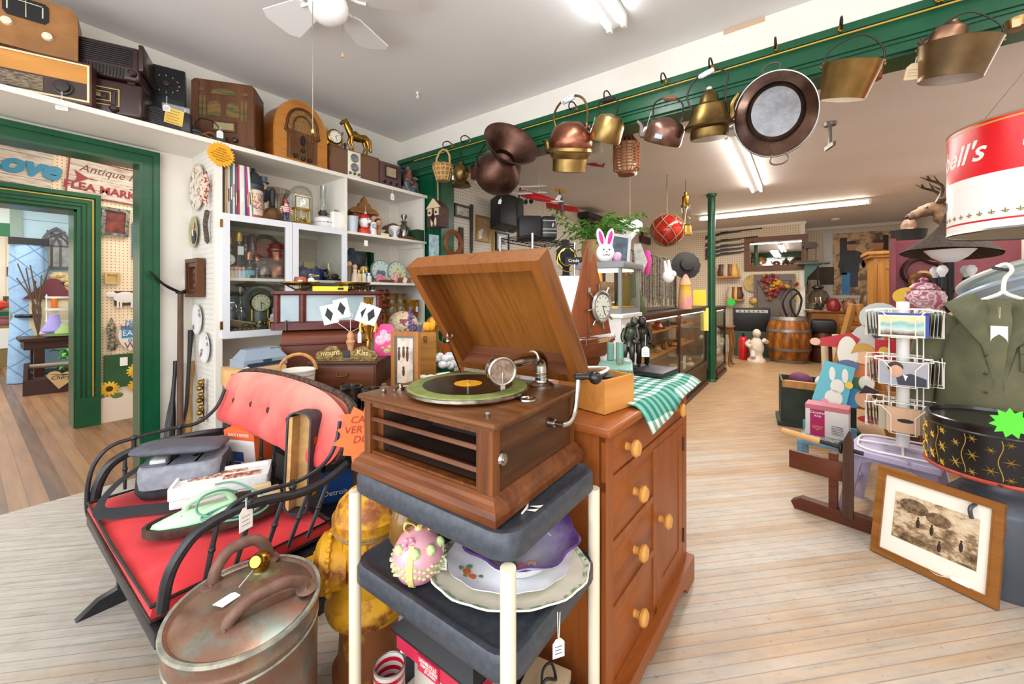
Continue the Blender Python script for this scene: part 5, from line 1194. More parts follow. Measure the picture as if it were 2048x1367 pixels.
# --- second shelf, open bay
Zr2=1.47
def doll(label,px,v,h,c,hc):
 o=thing('figurine',label,'figurine',put(px,v,Zr2),0,'figurines on the third shelf');s=h/.12
 M().lathe([(0,0),(.026,0),(.024,.03),(.014,.07),(.016,.085),(.006,.09)],14).to('robe',mat(c,.5),o);M().ball((0,0,.102),.016,.016,.018).to('head',SKIN,o);M().ball((0,.004,.108),.017,.015,.014).to('hair',mat(hc,.6),o);o.scale=(s,)*3
doll('tan angel figurine at the divider',698,3.58,.17,'#8c7a5c','#4a3420');doll('pale carved angel figurine with raised wings',710,3.5,.14,'#d8c8b0','#a88a60')
o=solo(M().box(-.05,.05,-.02,.02,0,.24,.01).lathe([(.03,.2),(.04,.25),(.02,.29),(0,.29)],14),'doll',mat('#38465a',.7,0,'#20283a',40),'doll in dark blue checked dress at the back by the divider','doll',put(703,3.72,Zr2))
for px,v,h,c,lab in((718,3.49,.095,'#d8c890','perfume bottle with gold cap'),(727,3.49,.1,'#e0d8b8','cream perfume bottle'),(732,3.52,.12,'#2a7ab0','bright blue bottle'),(738,3.48,.075,'#e8e4e4','white bottle with pink label')):
 o=thing('perfume_bottle',lab+' on the third shelf','bottle',put(px,v,Zr2),0,'little bottles on the third shelf')
 M().box(-.016,.016,-.014,.014,0,h*.7,.004).to('body',mat(c,.2),o);M().lathe([(.008,h*.69),(.008,h*.75),(.011,h*.78),(.011,h),(0,h)],12).to('cap',GOLD if c!='#e8e4e4' else mat('#e8e8e8',.3),o)
o=solo(M().ball((0,0,.1),.034,.032,.036,14,10),'bald_doll',mat('#d9b090',.5),'bald doll head standing behind the perfume bottles','doll',put(727,3.58,Zr2))
for px,v,c1,lab in((762,3.6,'#b9d0d8','round pale blue plate clock printed with an elephant'),(794,3.58,'#d8dcb8','round cream plate clock printed with flowers')):
 o=thing('plate_clock',lab,'clock',put(px,v,Zr2),0,'round plate clocks')
 M().put((0,0,.1),(88,0,0)).lathe([(.0,-.02),(.098,-.02),(.1,0),(.096,.006),(.09,.004)],36).to('rim',mat('#7a9a98',.4),o)
 f=M().put((0,-.0,.1),(88,0,0)).lathe([(.092,0),(.092,.005),(0,.005)],36).to('dial',mat(c1,.35,0,'#c8d8c8',12),o)
 m=M()
 for k in range(12):
  a=2*PI*k/12;m.put((.078*math.sin(a),-.0065,.1+.078*math.cos(a)),(0,30*k,0)).box(-.002,.002,-.0005,.0005,-.008,.008)
 m.to('numeral',BLACKINK,f)
 m=M().put((0,-.007,.095))
 if px==762:m.ball((.01,0,-.01),.035,.001,.024).ball((-.03,0,0),.016,.001,.018).box(-.01,.0,-.001,.001,-.045,-.02).box(.03,.04,-.001,.001,-.045,-.02).tube([(-.043,0,0),(-.05,0,-.03)],.005,6)
 else:m.ball((-.03,0,-.01),.018,.001,.018).ball((.03,0,-.02),.016,.001,.022).ball((.0,0,.03),.012,.001,.012)
 m.to('print',mat('#66727a' if px==762 else '#c8a838',.5),f)
solo(M().box(-.04,.04,-.015,.015,0,.045,.012).box(-.025,.02,-.012,.012,.04,.07,.01),'toy_car',mat('#d87a94',.4),'pink toy car in front of the elephant clock','toy',put(760,3.5,Zr2))
o=thing('tray','carved wooden relish tray holding shell ornaments','tray',put(772,3.49,Zr2),0)
M().lathe([(0,0),(.05,0),(.09,.02),(.088,.022),(.05,.006),(0,.005)],28,sy=.5).to('tray_body',wood('#6a4a3a','#9a7a64','x',20),o)
for k in range(4):solo(M().ball((0,0,.015),.018,.012,.015).tube([(0,0,.02),(.012,0,.04)],[.008,.002],6),'shell_ornament',mat('#d8a894',.4),['pink shell ornament at the near end of the carved tray','pink shell second along the carved tray','pink shell third along the carved tray','pink shell at the far end of the carved tray'][k],'ornament',(X(772,3.5)-.04+.028*k,3.51,Zr2+.022),40*k,'shells on the carved tray')
solo(M().ball((0,0,.03),.025,.02,.03).ball((0,-.004,.066),.016).tube([(-.006,0,.075),(-.012,0,.1)],[.006,.003],6).tube([(.006,0,.075),(.012,0,.1)],[.006,.003],6),'rabbit_ornament',mat('#e89aaa',.4),'pink pottery rabbit by the brown card box','ornament',put(791,3.48,Zr2),ang=60)
o=thing('card_box','brown shallow box with a white tag near the gramophone lid','box',put(808,3.52,Zr2),0);M().box(-.05,.05,-.04,.04,0,.05).to('box_body',wood('#8a5a38','#b07a4c','x',14),o);M().put((-.02,-.042,.03),(0,20,0)).box(-.02,.02,-.001,.001,-.03,.02).to('price_tag',PAPER,o)
# --- third shelf, open bay
Zr3=1.035
for px,v,lab in((782,3.66,'brown glazed vase with flared mouth beside its twin, further from the tumbler'),(800,3.64,'brown glazed vase with flared mouth next to the amber tumbler')):
 lat('vase',lab,'vase',px,v,Zr3,[(0,0),(.05,0),(.07,.05),(.075,.1),(.06,.16),(.038,.19),(.036,.24),(.06,.262),(.064,.27),(.058,.27),(.03,.24),(0,.235)],mat('#6a5230',.2,0,'#8a7448',10),26,group='twin brown vases')
o=thing('tumbler','large amber glass tumbler with a price tag','glass',put(823,3.56,Zr3),0)
M().lathe([(0,0),(.05,0),(.055,.02),(.07,.2),(.072,.21),(.068,.21),(.05,.02),(0,.02)],26,ripple=(.03,14,.07)).to('body',mat('#6d4412',.1,0,'#9a6a20',14),o)
price_tag(o,(.0,-.075,.19),.04,.025,.05)
for k,(px,c,lab)in enumerate(((712,'#2a2a2c','black'),(718,'#b8a888','tan'),(724,'#8a2a2a','dark red'),(730,'#c8a83a','yellow'),(737,'#3a3a48','slate'),(745,'#c9d4e0','pale blue, widest'))):
 o=thing('small_bottle',lab+' little bottle in the row above the register glass','bottle',put(px,3.5,1.035),0,'little bottles on the lowest visible shelf')
 w_=.016 if k<5 else .03
 M().lathe([(0,0),(w_,0),(w_,.26),(w_*.6,.28),(w_*.6,.3)],14).to('body',mat(c,.3),o);M().lathe([(w_*.7,.3),(w_*.7,.325),(0,.325)],12).to('cap',BAKED,o)
o=thing('flower_bunch','dark red and yellow artificial flowers at the shelf end behind the register','flowers',put(768,3.62,Zr3),0)
m=M()
for k in range(26):m.ball((random.uniform(-.05,.05),random.uniform(-.04,.04),random.uniform(.06,.3)),.018,.018,.014,7,5)
m.to('flower_heads',mat('#8a1828',.7,0,'#b07a18',22,.5,.6),o)
M().lathe([(0,0),(.03,0),(.035,.08),(0,.08)],14).to('pot',BRASS,o)
# --- hanging on the side panel and wall
SV=B0-.012
def plate(label,px,py,r,base,rim,nm='wall_plate',sx=1.0,v0=None):
 p=at_u(px,py,SV);o=thing(nm,label,'plate',p,-90)
 M().put((0,0,0),(90,0,0)).lathe([(0,-.004),(r*.6,-.004),(r,.012),(r,.015),(r*.62,.004),(0,.003)],36,sx=sx).to('plate_body',base,o)
 M().put((0,0,0),(90,0,0)).lathe([(r,.0155),(r*.93,.0135)],36,sx=sx).to('gilt_rim',rim,o)
 return o
pr=lambda p:p
PRINT=mat('#e9e0cf',.3,0,'#8c6c50',28,.52,.6)
def su(px,py,dpx):p=at_u(px,py,SV);return met(dpx,p)
o=plate('cream plate with brown transfer print high on the bookcase side',397,375,su(397,375,46),PRINT,mat('#cbbfa4',.4),sx=.95)
o=solo(M().tube([(0,0,-.13),(.0,-.02,-.05),(0,-.01,.03),(0,0,.13)],[.004,.03,.034,.004],10),'corn_bunch',mat('#8a1c34',.5,0,'#d8c0a8',60,.45,.5),'dark red ear of corn hanging beside the transfer plate','ornament',at_u(413,378,SV-.02),-90)
o=plate('oval plate with portrait of a man in dark suit',390,464,su(390,464,32),mat('#8d9468',.4,0,'#c8c49a',8),mat('#d8d0b0',.4),'portrait_plate',.8)
M().ball((0,-.012,.05),.022,.006,.028).to('painted_face',mat('#c89a7c',.5),o);M().put((0,-.010,-.02)).ball((0,0,-.02),.05,.004,.055).to('painted_suit',mat('#2a2a30',.5),o);M().box(-.008,.008,-.017,-.014,-.03,.02).to('painted_shirt',PAPER,o)
o=solo(M().tube(spline([(0,0,.12),(.004,-.01,.06),(-.003,-.012,0),(0,0,-.13)],5),[.004]+[.016]*14+[.004],6),'seed_chain',mat('#2a2422',.6,0,'#6a5a4a',60,bump=1,bs=70),'dark bead chain hanging beside the portrait plate','ornament',at_u(415,452,SV-.012),-90)
o=thing('carved_panel_box','small carved wooden box frame on the bookcase side','frame',at_u(397,556,SV),-90)
q=su(397,556,38)
m=M().frame(-q*.9,q*.9,-q,q,q*.2,-.05,0).frame(-q*.68,q*.68,-q*.78,q*.78,q*.2,-.04,0);m.to('frame',WALZ,o)
M().box(-q*.6,q*.6,-.012,0,-q*.7,q*.7).ball((0,-.012,.05),q*.3,.02,q*.2).ball((0,-.012,-.06),q*.3,.02,q*.2).ball((0,-.014,0),q*.22,.02,q*.2).to('carved_panel',mat('#6a4426',.45,0,'#3c2414',18,bump=.8,bs=40),o)
price_tag(o,(-.16,-.03,.02),.02,.06,.07)
for py,lab in((638,'upper of two white plates with pink roses on the bookcase side'),(694,'lower of two white plates with pink roses on the bookcase side')):
 o=plate(lab,397 if py==638 else 412,py,su(397,py,30),PORC,mat('#e2d8c8',.3),sx=.95);o['group']='rose plates'
 for sgn in(-1,1):
  m=M()
  for k in range(4):m.ball((sgn*.065+random.uniform(-.012,.012),-.014,.05*sgn+random.uniform(-.025,.025)),.012,.003,.012,8,5)
  m.to('painted_rose',mat('#c86a80',.4,0,'#7a8a60',60),o)
o=thing('brass_bells','strap of brass sleigh bells hanging low on the bookcase side','bells',at_u(408,800,SV-.01),-90)
M().box(-.012,.012,-.004,0,-.16,.16).to('strap',mat('#4a3524',.7),o)
for k in range(7):M().ball((.014*(-1)**k,-.022,.14-.046*k),.024,.02,.021).to('bell',BRASS,o)
def stick(name,label,cat,pa,pb,radii,material,v=3.86,group=None,parts=()):
 a=at_v(*pa,3.93);b=at_v(*pb,v);b.z=max(b.z,0.004);a=a-b
 n=len(radii);m=M().tube([tuple(a*(k/(n-1)))for k in range(n)],radii,10)
 return solo(m,name,material,label,cat,b,0,group)
stick('baseball_bat','black baseball bat leaning by the door casing','bat',(352,722),(336,905),[.028,.033,.032,.026,.016,.013,.013,.018],mat('#1b1a1d',.3),3.7)
stick('baseball_bat','pale wooden baseball bat leaning by the bookcase side','bat',(386,722),(370,905),[.026,.032,.031,.026,.017,.014,.014,.019],wood('#9a7040','#c49a60','z',16),3.72)
stick('cane','dark stick with yellow lower half between the bats','stick',(382,660),(367,905),[.012,.013,.014,.012,.012,.012,.013,.016,.02],mat('#2a2624',.4),3.74)
tg=thing('blacksmith_tongs','old wooden handled iron hay fork leaning in the corner','tongs',at_v(360,905,3.68),0);tb=at_v(360,905,3.68);tg.location=(tb.x,tb.y,.004);
tp=at_v(361,585,3.9)-Vector((tb.x,tb.y,.004))
M().tube([(0,0,0),tuple(tp*.4),tuple(tp)],[.022,.02,.018],10).to('handle',wood('#4a3426','#6e5240','z',20,.6),tg)
for sg in(-1,1):M().tube(spline([tuple(tp),tuple(tp+Vector((sg*.1,-.01,.06))),tuple(tp+Vector((sg*.19,-.02,.16)))],5),[.011]*5+[.009]*5+[.004],8).to('tine',mat('#2a2625',.45,.6),tg)
M().torus(tuple(tp),.024,.008).to('ferrule',mat('#332c28',.5,.6),tg)
for o in list(SC.objects):
 if o.parent is None and 'label' in o and o.location.y>FV-.01 and B0+.02<o.location.x<B1 and 1.0<o.location.z<2.3 and o.name.split('.')[0]not in('price_card','shell_ornament','price_tag'):
  s_=1.2 if o['category']not in('magazine',)else 1.0
  if o['category']=='magazine':o.scale=(1,1,1.22)
  else:o.scale=tuple(a*s_ for a in o.scale)
  # ================= table behind the sleigh seat and the chest top =================
TZ=.80;WOODM_=wood('#6a4424','#95663a','z',12,.4)
tb_=thing('table','dark wooden table crowded with curios behind the sleigh seat','table',(1.5,2.4,0))
M().box(-.45,.5,-.8,.8,TZ-.035,TZ,.006).to('tabletop',WAL,tb_)
for sx in(-.4,.45):
 for sy in(-.74,.74):M().box(sx-.03,sx+.03,sy-.03,sy+.03,0,TZ-.035).to('leg',WALZ,tb_)
M().box(-.42,.47,-.76,.76,.2,.225).to('lower_shelf',BLACK,tb_)
def tz(px,py,z=TZ):return at_z(px,py,z)
DKW=wood('#3a2018','#5e3828','x',14,.4)
o=thing('drawer_box','dark wooden single drawer box on the table in front of the dome topped case','box',(1.45,2.28,TZ),-52)
M().box(-.19,.19,-.18,.18,0,.14,.003).box(-.2,.2,-.19,.19,.138,.158,.004).to('case',DKW,o)
d=M().box(-.18,.18,-.186,-.178,.01,.13,.003).to('drawer',wood('#4a2818','#74442c','x',14,.4),o)
M().tube(spline([(-.03,-.186,.09),(-.025,-.205,.075),(.025,-.205,.075),(.03,-.186,.09)],4),.004,6).to('handle',BRASS,d);M().cyl((.0,-.19,.04),(0,-.19,.0),.0015).to('key',BRASS,d)
o=thing('letter_rack','ornate brass plaque lettered in two halves on the drawer box','rack',Vector((1.45,2.28,TZ+.158))+Vector((-.105,-.09,0)),-52)
pts=[(-.17,0),(.17,0),(.185,.03),(.17,.05),(.14,.06),(.1,.085),(.06,.075),(.03,.05),(.02,.045),(-.02,.045),(-.03,.05),(-.06,.085),(-.1,.085),(-.14,.06),(-.17,.05),(-.185,.03)]
OLDBR=mat('#8a7448',.4,.9,'#5c4a2c',40,bump=.5,bs=60)
M().prism(pts,-.006,.006).box(-.17,.17,-.02,.02,0,.006).to('plaque',OLDBR,o)
M().box(-.02,.02,-.009,-.006,.015,.06).to('slot',BLACK,o)
text('mount',.042,mat('#b8a070',.35,.8),o,(-.095,-.0075,.045),(90,-6,0),ex=.002,bold=.001);text('Kiss',.042,mat('#b8a070',.35,.8),o,(.095,-.0075,.045),(90,6,0),ex=.002,bold=.001)
o=thing('card_holder','carved wooden stand with wire clips holding black and white cards behind the brass plaque','stand',Vector((1.45,2.28,TZ+.158))+Vector((-.05,-.04,0)),-45)
M().lathe([(0,0),(.03,0),(.02,.02),(.014,.04),(.02,.08),(.028,.1),(.018,.12),(.022,.14),(.012,.16),(0,.165)],14).to('turned_stand',mat('#c8986c',.5,0,'#a8704c',20),o)
cards=((-.12,.27,-14,-.004),(-.05,.305,-12,.004),(.085,.275,20,-.004),(.125,.265,22,-.012))
for cx_,cz_,rr_,yo in cards:
 cd=M().put((cx_,-.01+yo,cz_),(0,rr_,0)).box(-.042,.042,-.001,.001,-.058,.058).to('card',mat('#e9edf2',.5),o)
 dm=M().put((cx_,-.0118+yo,cz_),(0,rr_,0)).prism([(-.024,0),(0,-.042),(.024,0),(0,.042)],-.0005,.0005).to('printed_diamond',BLACKINK,cd)
m=M()
for cx_,cz_ in((-.08,.235),(-.0,.26),(.09,.22)):m.tube([(0,0,.16),(cx_*.9,-.006,cz_-.018)],.0022,5).torus((cx_,-.012,cz_),.016,.0018,'y',16,5)
m.to('wire_clip',mat('#c8bfae',.4,.5),o)
def dt(px,py,d):return at_d(px,py,d)
p=Vector((1.45,2.28,TZ+.158))
o=thing('nutcracker','gold metallic nutcracker soldier figure on the drawer box','figurine',at_z(737,712,TZ+.158),-40)
M().lathe([(0,0),(.035,0),(.035,.012),(.014,.016),(.012,.1),(.022,.11),(.024,.15),(.034,.19),(.038,.22),(.03,.25),(.02,.255),(.028,.27),(.03,.3),(.024,.31),(.024,.32),(.032,.37),(.034,.372),(.03,.374),(0,.374)],22).to('body',GOLD,o)
m=M()
for q in(-1,1):m.tube([(q*.036,0,.235),(q*.046,-.005,.19),(q*.038,-.016,.15)],[.012,.01,.011],8)
m.to('arms',GOLD,o);M().ball((0,-.024,.282),.01,.008,.008).box(-.014,.014,-.03,-.02,.262,.272).to('face',GOLD,o)
price_tag(o,(-.05,-.03,.22),.06,.022,.07)
o=thing('gift_bag','pink paper gift bag with peony print and folded top','bag',at_z(762,712,TZ+.158)+Vector((.05,.02,0)),-42)
M().rings([[(-.065,-.03,0),(.065,-.03,0),(.065,.03,0),(-.065,.03,0)],[(-.065,-.03,.15),(.065,-.03,.15),(.06,.02,.15),(-.06,.02,.15)],[(-.03,-.004,.2),(.03,-.004,.2),(.03,.0,.2),(-.03,.0,.2)]]).to('bag_body',mat('#e03f86',.5),o)
m=M()
for x,z,r_ in((-.03,.1,.032),(.015,.115,.026),(-.01,.145,.022)):m.ball((x,-.031,z),r_,.002,r_,12,6)
m.to('printed_peony',mat('#e88aa8',.5,0,'#f0d0d8',60),o)
m=M()
for x,z,r_ in((.01,.03,.022),(.03,.055,.018),(-.015,.05,.012)):m.ball((x,-.031,z),r_,.002,r_*.7,8,5)
m.to('printed_leaf',mat('#b8b878',.5),o)
o=solo(M().ball((0,0,.125),.125,.125,.115,28,18),'straw_ball',mat('#c9b490',.85,0,'#e0cdb0',22,.4,.6,.7,60,(1,1,1),'#8a4a50'),'big round dried gourd ball with reddish scribbled pattern','ornament',at_z(795,735,TZ)+Vector((.25,.25,0)))
o.location.z=TZ+.17;
solo(M().lathe([(0,0),(.08,0),(.09,.02),(.05,.06),(.06,.165),(.085,.19),(.08,.195),(0,.18)],20),'flower_pot',mat('#8a6a4a',.6),'brown pot carrying the round gourd ball','pot',(o.location.x,o.location.y,TZ))
fl=thing('flower_spray','spray of purple lavender with green leaves beside the gourd ball','flowers',at_z(822,765,TZ)+Vector((.16,.16,0)),0)
m=M();g=M()
for k in range(5):
 a=Vector((random.uniform(-.03,.03),random.uniform(-.02,.02),.0));b=Vector((random.uniform(-.1,.06),random.uniform(-.05,.05),random.uniform(.3,.47)));g.tube([tuple(a),tuple(b)],.003,5)
 for q in range(16):c=a.lerp(b,.62+.024*q);m.ball((c.x+random.uniform(-.014,.014),c.y+random.uniform(-.014,.014),c.z),.008,.008,.009,5,4)
for k in range(30):
 a=random.uniform(0,6.28);b=Vector((.09*math.cos(a),.09*math.sin(a),random.uniform(.06,.22)));g.tube([(b.x*.3,b.y*.3,b.z-.05),tuple(b*.8),tuple(b)],[.004,.009,.001],5,flat=.3)
m.to('lavender_bloom',mat('#6d5596',.8),fl);g.to('leaves',mat('#4f7a38',.6),fl)
of=thing('poppy_spray','orange artificial poppies on tall stems behind the photo frame','flowers',at_z(848,765,TZ)+Vector((.2,.1,0)),0)
m=M();g=M()
for x,y,z in((-.03,.0,.47),(.01,.02,.36),(.06,-.02,.34),(.035,.03,.49),(-.05,.02,.33)):
 g.tube([(0,0,0),(x,y,z)],.003,5)
 for k in range(5):
  a=2*PI*k/5;m.ball((x+.02*math.cos(a),y+.02*math.sin(a),z+.005),.026,.02,.03,8,6)
m.to('petals',mat('#f0920e',.6,0,'#e8b020',14),of);g.to('stems',mat('#5a7a34',.7),of)
MAH=wood('#4a1c16','#70302a','x',10,.28,.04,.1)
ang=-30
ca_=at_d(640,735,3.0);ca_.z=TZ
o=thing('sewing_case','dome topped mahogany sewing machine case under the glass showcase','case',ca_+Vector((.05,-.02,0)),ang)
prof=[(-.16,0),(.16,0),(.16,.2),(.15,.25),(.12,.28),(.06,.295),(-.06,.295),(-.12,.28),(-.15,.25),(-.16,.2)]
M().prism(prof,-.29,.29,'x').to('case',wood('#4a2216','#7a4028','x',8,.35,.05,.12),o)
M().box(-.3,.3,-.17,.17,.19,.205,.005).box(-.3,.3,-.17,.17,0,.03,.005).to('moulding',MAH,o)
o=thing('glass_showcase','curved mahogany and glass countertop showcase on the dome topped case','case',ca_+Vector((.07,-.02,.297)),ang)
m=M();W_,D_=.38,.15
rings_rr(m,[(-W_,W_,-D_,D_,.05,0),(-W_,W_,-D_,D_,.05,.05),(-W_+.02,W_-.02,-D_+.02,D_-.02,.05,.06)]);rings_rr(m,[(-W_+.01,W_-.01,-D_+.01,D_-.01,.05,.245),(-W_,W_,-D_,D_,.05,.255),(-W_,W_,-D_,D_,.05,.275)])
m.to('frame',MAH,o)
for x,y,r_ in((-W_+.04,-D_+.04,.022),(W_-.04,-D_+.04,.022),(-W_+.03,D_-.03,.015),(W_-.03,D_-.03,.015),(-W_+.2,-D_+.03,.024)):M().tube([(x,y,.055),(x,y,.25)],r_,12).to('post',MAH,o)
m=M();rings_rr(m,[(-W_+.03,W_-.03,-D_+.03,D_-.03,.05,.056),(-W_+.03,W_-.03,-D_+.03,D_-.03,.05,.246)]);m.to('glass_pane',mat('#8fa3a8',.12,0,'#a8b8bc',3),o,ang=60)
M().tube([(-W_+.1,-D_-.006,.0),(-W_+.1,-D_-.006,.07)],.008,8).to('latch',mat('#5a5046',.4,.8),o)
for px,lab in((-.2,'brass scale pan with a copper pot on it, on the glass showcase'),(.16,'brass scale pan further from the door, on the glass showcase')):
 a=R(ang);b=Vector((px*math.cos(a),px*math.sin(a),0));pn=thing('scale_pan',lab,'scale',o.location+b+Vector((0,0,.276)),ang,'scale pans')
 M().lathe([(0,.04),(.09,.042),(.128,.058),(.13,.068),(.126,.068),(.088,.05),(0,.048)],30).to('pan',BRASS,pn)
 M().lathe([(0,0),(.045,0),(.04,.012),(.014,.02),(.012,.045)],16).tube([(-.1,0,.048),(-.04,0,.014),(.04,0,.014),(.1,0,.048)],.006,6).to('bracket',mat('#7a6a3c',.35,.9),pn)
 if px<0:
  cu_=thing('copper_ramekin','small copper pot with white label on the scale pan','pot',pn.location+Vector((0,0,.05)),ang);M().lathe([(0,0),(.05,0),(.048,.02),(.04,.055),(.036,.055),(0,.05)],20).to('pot_body',mat('#a0583c',.4,.5),cu_);M().box(-.015,.015,-.052,-.048,.008,.03).to('label',PAPER,cu_)
  price_tag(cu_,(.07,-.02,.06),.01,.04,.045)
yb=solo(M().box(-.12,.12,-.05,.05,0,.035),'yellow_box',mat('#f0e010',.4),'flat bright yellow box between the two scale pans','box',o.location+Vector((-.01,-.02,.276)),ang);M().box(.05,.09,-.0515,-.05,.01,.026).to('black_print',BLACKINK,yb)
o=thing('carton','tan cardboard carton printed with a name, under the grey camera','box',at_z(520,765,TZ)+Vector((.0,.06,0)),-12)
M().box(-.17,.15,-.1,.1,0,.1,.003).to('carton_body',mat('#d0a56c',.7),o);text('Keystone',.032,BLACKINK,o,(.03,-.101,.06),shear=.3);M().box(-.14,-.1,-.101,-.1,.05,.08).to('print',mat('#b06a3a',.7),o)
cz=o.location+Vector((.0,.0,.1))
o=thing('instant_camera','grey plastic instant camera lying on the tan carton','camera',cz+Vector((.02,0,0)),5)
M().rings([[(x*.13,y*.085+.0,z)for x,y in((-1,-1),(1,-1),(1,1),(-1,1))]for z in(0,.05)]).mesh([(-.13,-.085,.05),(.13,-.085,.05),(.12,.08,.05),(-.12,.08,.05),(-.08,-.01,.105),(.1,-.02,.11),(.1,.07,.11),(-.08,.06,.105)],[(0,1,5,4),(1,2,6,5),(2,3,7,6),(3,0,4,7),(4,5,6,7)]).to('body',mat('#8796a6',.35),o,flatshade=True)
M().box(-.11,.11,-.09,-.084,.008,.03).box(-.02,.03,-.09,-.085,.033,.046).box(.055,.1,-.03,-.019,.075,.105).to('slot',mat('#2c3642',.4),o)
o=thing('basket_pot','white slatted bucket with a bent cane handle on the table','bucket',at_z(592,790,TZ)+Vector((.02,.02,0)),-30)
M().lathe([(0,0),(.075,0),(.088,.13),(.092,.135),(.086,.135),(.072,.01),(0,.01)],28).to('bucket',mat('#e6e2d8',.6),o)
m=M()
for z in(.03,.06,.09,.115):m.torus((0,0,z),.075+.1*z,.0015,'z',28,5)
m.to('slat_line',mat('#8a867c',.7),o)
M().tube(arc((0,0,.13),.09,0,180,18),.009,8).tube(arc((0,0,.13),.05,0,1,1),.001,4).to('handle',mat('#c08a50',.7,0,'#a06a34',60),o);o.children[-1].scale=(1,1,1.5);o.children[-1].location.z=-.065
o=solo(M().ball((0,0,.05),.03,.025,.035).ball((0,0,.1),.022).lathe([(.035,0),(.03,.03),(0,.03)],12),'ceramic_figurine',mat('#c87a34',.3,0,'#e8e4dc',40),'orange and white ceramic figurine beside the tan carton','figurine',at_z(463,785,.8)+Vector((.1,.06,0)))
PEWT=mat('#6d6c6a',.25,.9,'#3e3d3c',14)
for px,lab,s_ in((702,'pewter jug nearest the sleigh cushion',1.0),(743,'pewter jug second from the sleigh cushion',.9)):
 o=thing('pewter_jug',lab,'jug',at_z(px,815,TZ),20,'pewter jugs');o.scale=(s_,)*3
 M().lathe([(0,0),(.045,0),(.05,.02),(.045,.06),(.048,.1),(.05,.105),(.045,.105),(.04,.06),(0,.04)],22).to('body',PEWT,o)
 M().tube(spline([(.045,0,.095),(.08,0,.09),(.08,0,.04),(.048,0,.02)],5),.006,7).to('handle',PEWT,o);M().tube([(-.04,0,.085),(-.066,0,.105)],[.016,.01],8).to('spout',PEWT,o)
o=thing('pewter_box','squat tan metal pot with knobbed lid next to the pewter jugs','pot',at_z(768,800,TZ),0)
M().lathe([(0,0),(.04,0),(.042,.06),(.03,.068),(.012,.075),(.012,.085),(0,.09)],20).to('body',mat('#9c8570',.35,.7),o)
o=thing('framed_photo','oak framed photograph of hanging figures standing beside the white foam blocks','frame',at_z(808,778,TZ),-72)
M().frame(-.08,.1,0,.335,.025,-.012,.012).to('frame',wood('#8a5424','#b47a3c','z',16,.4),o);M().frame(-.055,.075,.025,.31,.012,-.008,.006).to('inner_frame',mat('#6a6660',.4,.5),o)
M().box(-.055,.075,-.004,.004,.025,.31).to('photo',mat('#d8c8b4',.3,0,'#a07a60',12,.5,.7),o)
m=M()
for x,z,h in((-.03,.2,.07),(.0,.21,.06),(.025,.2,.08),(.0,.1,.05)):m.ball((x,-.005,z),.009,.002,h/2,8,6).ball((x,-.005,z+h/2),.008,.002,.009,8,6)
m.to('printed_figure',mat('#4a3024',.5),o)
o=thing('keyed_box','upright honey oak box with a brass key behind the framed photograph','box',at_z(838,765,TZ)+Vector((.12,.08,0)),-40)
M().box(-.07,.07,-.05,.05,0,.3,.004).to('box_body',wood('#8a5a28','#b8843f','x',12,.4),o);M().box(-.012,.012,-.054,-.05,.24,.28).ball((0,-.058,.262),.006).to('lock',BRASS,o)
o=thing('chair','orange wooden child chair with round hole in its back, behind the keyed box','chair',at_d(890,700,3.0),-50)
o.location.z=0
m=M().rings([[(x,-.01,z)for x,z in rrect(-.15,.15,.8,1.2,.1)],[(x,.012,z)for x,z in rrect(-.15,.15,.8,1.2,.1)],[(x,.012,z)for x,z in rrect(-.05,.05,.98,1.1,.049)],[(x,-.01,z)for x,z in rrect(-.05,.05,.98,1.1,.049)]],loop=True)
ORW=wood('#8a4014','#c0682a','z',12,.35);m.to('backrest',ORW,o);M().box(-.16,.16,-.3,.0,.5,.525,.006).to('seat',ORW,o)
for sx in(-.13,.13):
 for sy in(-.27,-.02):M().tube([(sx,sy,0),(sx*.9,sy,.5)],.016,8).to('leg',ORW,o)
 M().tube([(sx*.9,-.01,.5),(sx,0,.85)],.014,8).to('back_post',ORW,o)
FOAM=mat('#ecebe8',.7)
for k,(px,py,sx,sy,sz,rz,dz,lab)in enumerate(((846,745,.1,.06,.05,20,.06,'upper white foam block beside the bubble wrap'),(838,762,.09,.05,.035,-25,0,'tilted foam block at the foot of the photo frame'),(858,772,.1,.07,.06,5,0,'biggest white foam block next to the turntable'),(890,765,.1,.06,.06,-8,0,'foam block with printed label under the bubble wrap'))):
 o=solo(M().box(-sx/2,sx/2,-sy/2,sy/2,0,sz,.004),'foam_block',FOAM,lab,'packaging',at_z(px,py,TZ)+Vector((0,0,dz)),rz,'white foam blocks')
wr=M()
for k in range(26):wr.ball((random.uniform(-.085,.085),random.uniform(-.045,.045),random.uniform(.02,.085)),random.uniform(.02,.04),.028,.026,7,5)
solo(wr,'bubble_wrap',mat('#cfd6da',.25,0,'#f0f2f4',40,.4,.6,1,60),'crumpled clear bubble wrap heaped on the foam blocks','packaging',at_z(895,750,TZ)+Vector((.0,.0,.05)))
p=at_d(742,866,1.47);o=solo(M().prism(star(15,.13,.095,.2),-.001,.001),'caution_sign',mat('#e8743a',.6),'jagged orange card with red handwriting between sleigh seat and gramophone','sign',p,0,rot=(0,0,-36))
M().box(-.008,.008,.002,.008,.683-p.z,.02).to('stake',WOODM_,o);text('CAUTION\nVERY HEAVY\nDO NOT\nLIFT',.036,mat('#a8341c',.7),o,(.01,-.002,.0),shear=.2)
solo(M().box(-.1,.1,-.06,.06,0,.12),'blue_box',mat('#1d4f9a',.4),'blue carton with white lettering on the floor behind the sleigh spindles','box',(1.22,2.1,.226),-30);text('Detroit',.04,WHITE,SC.objects['blue_box'],(0,-.061,.05))
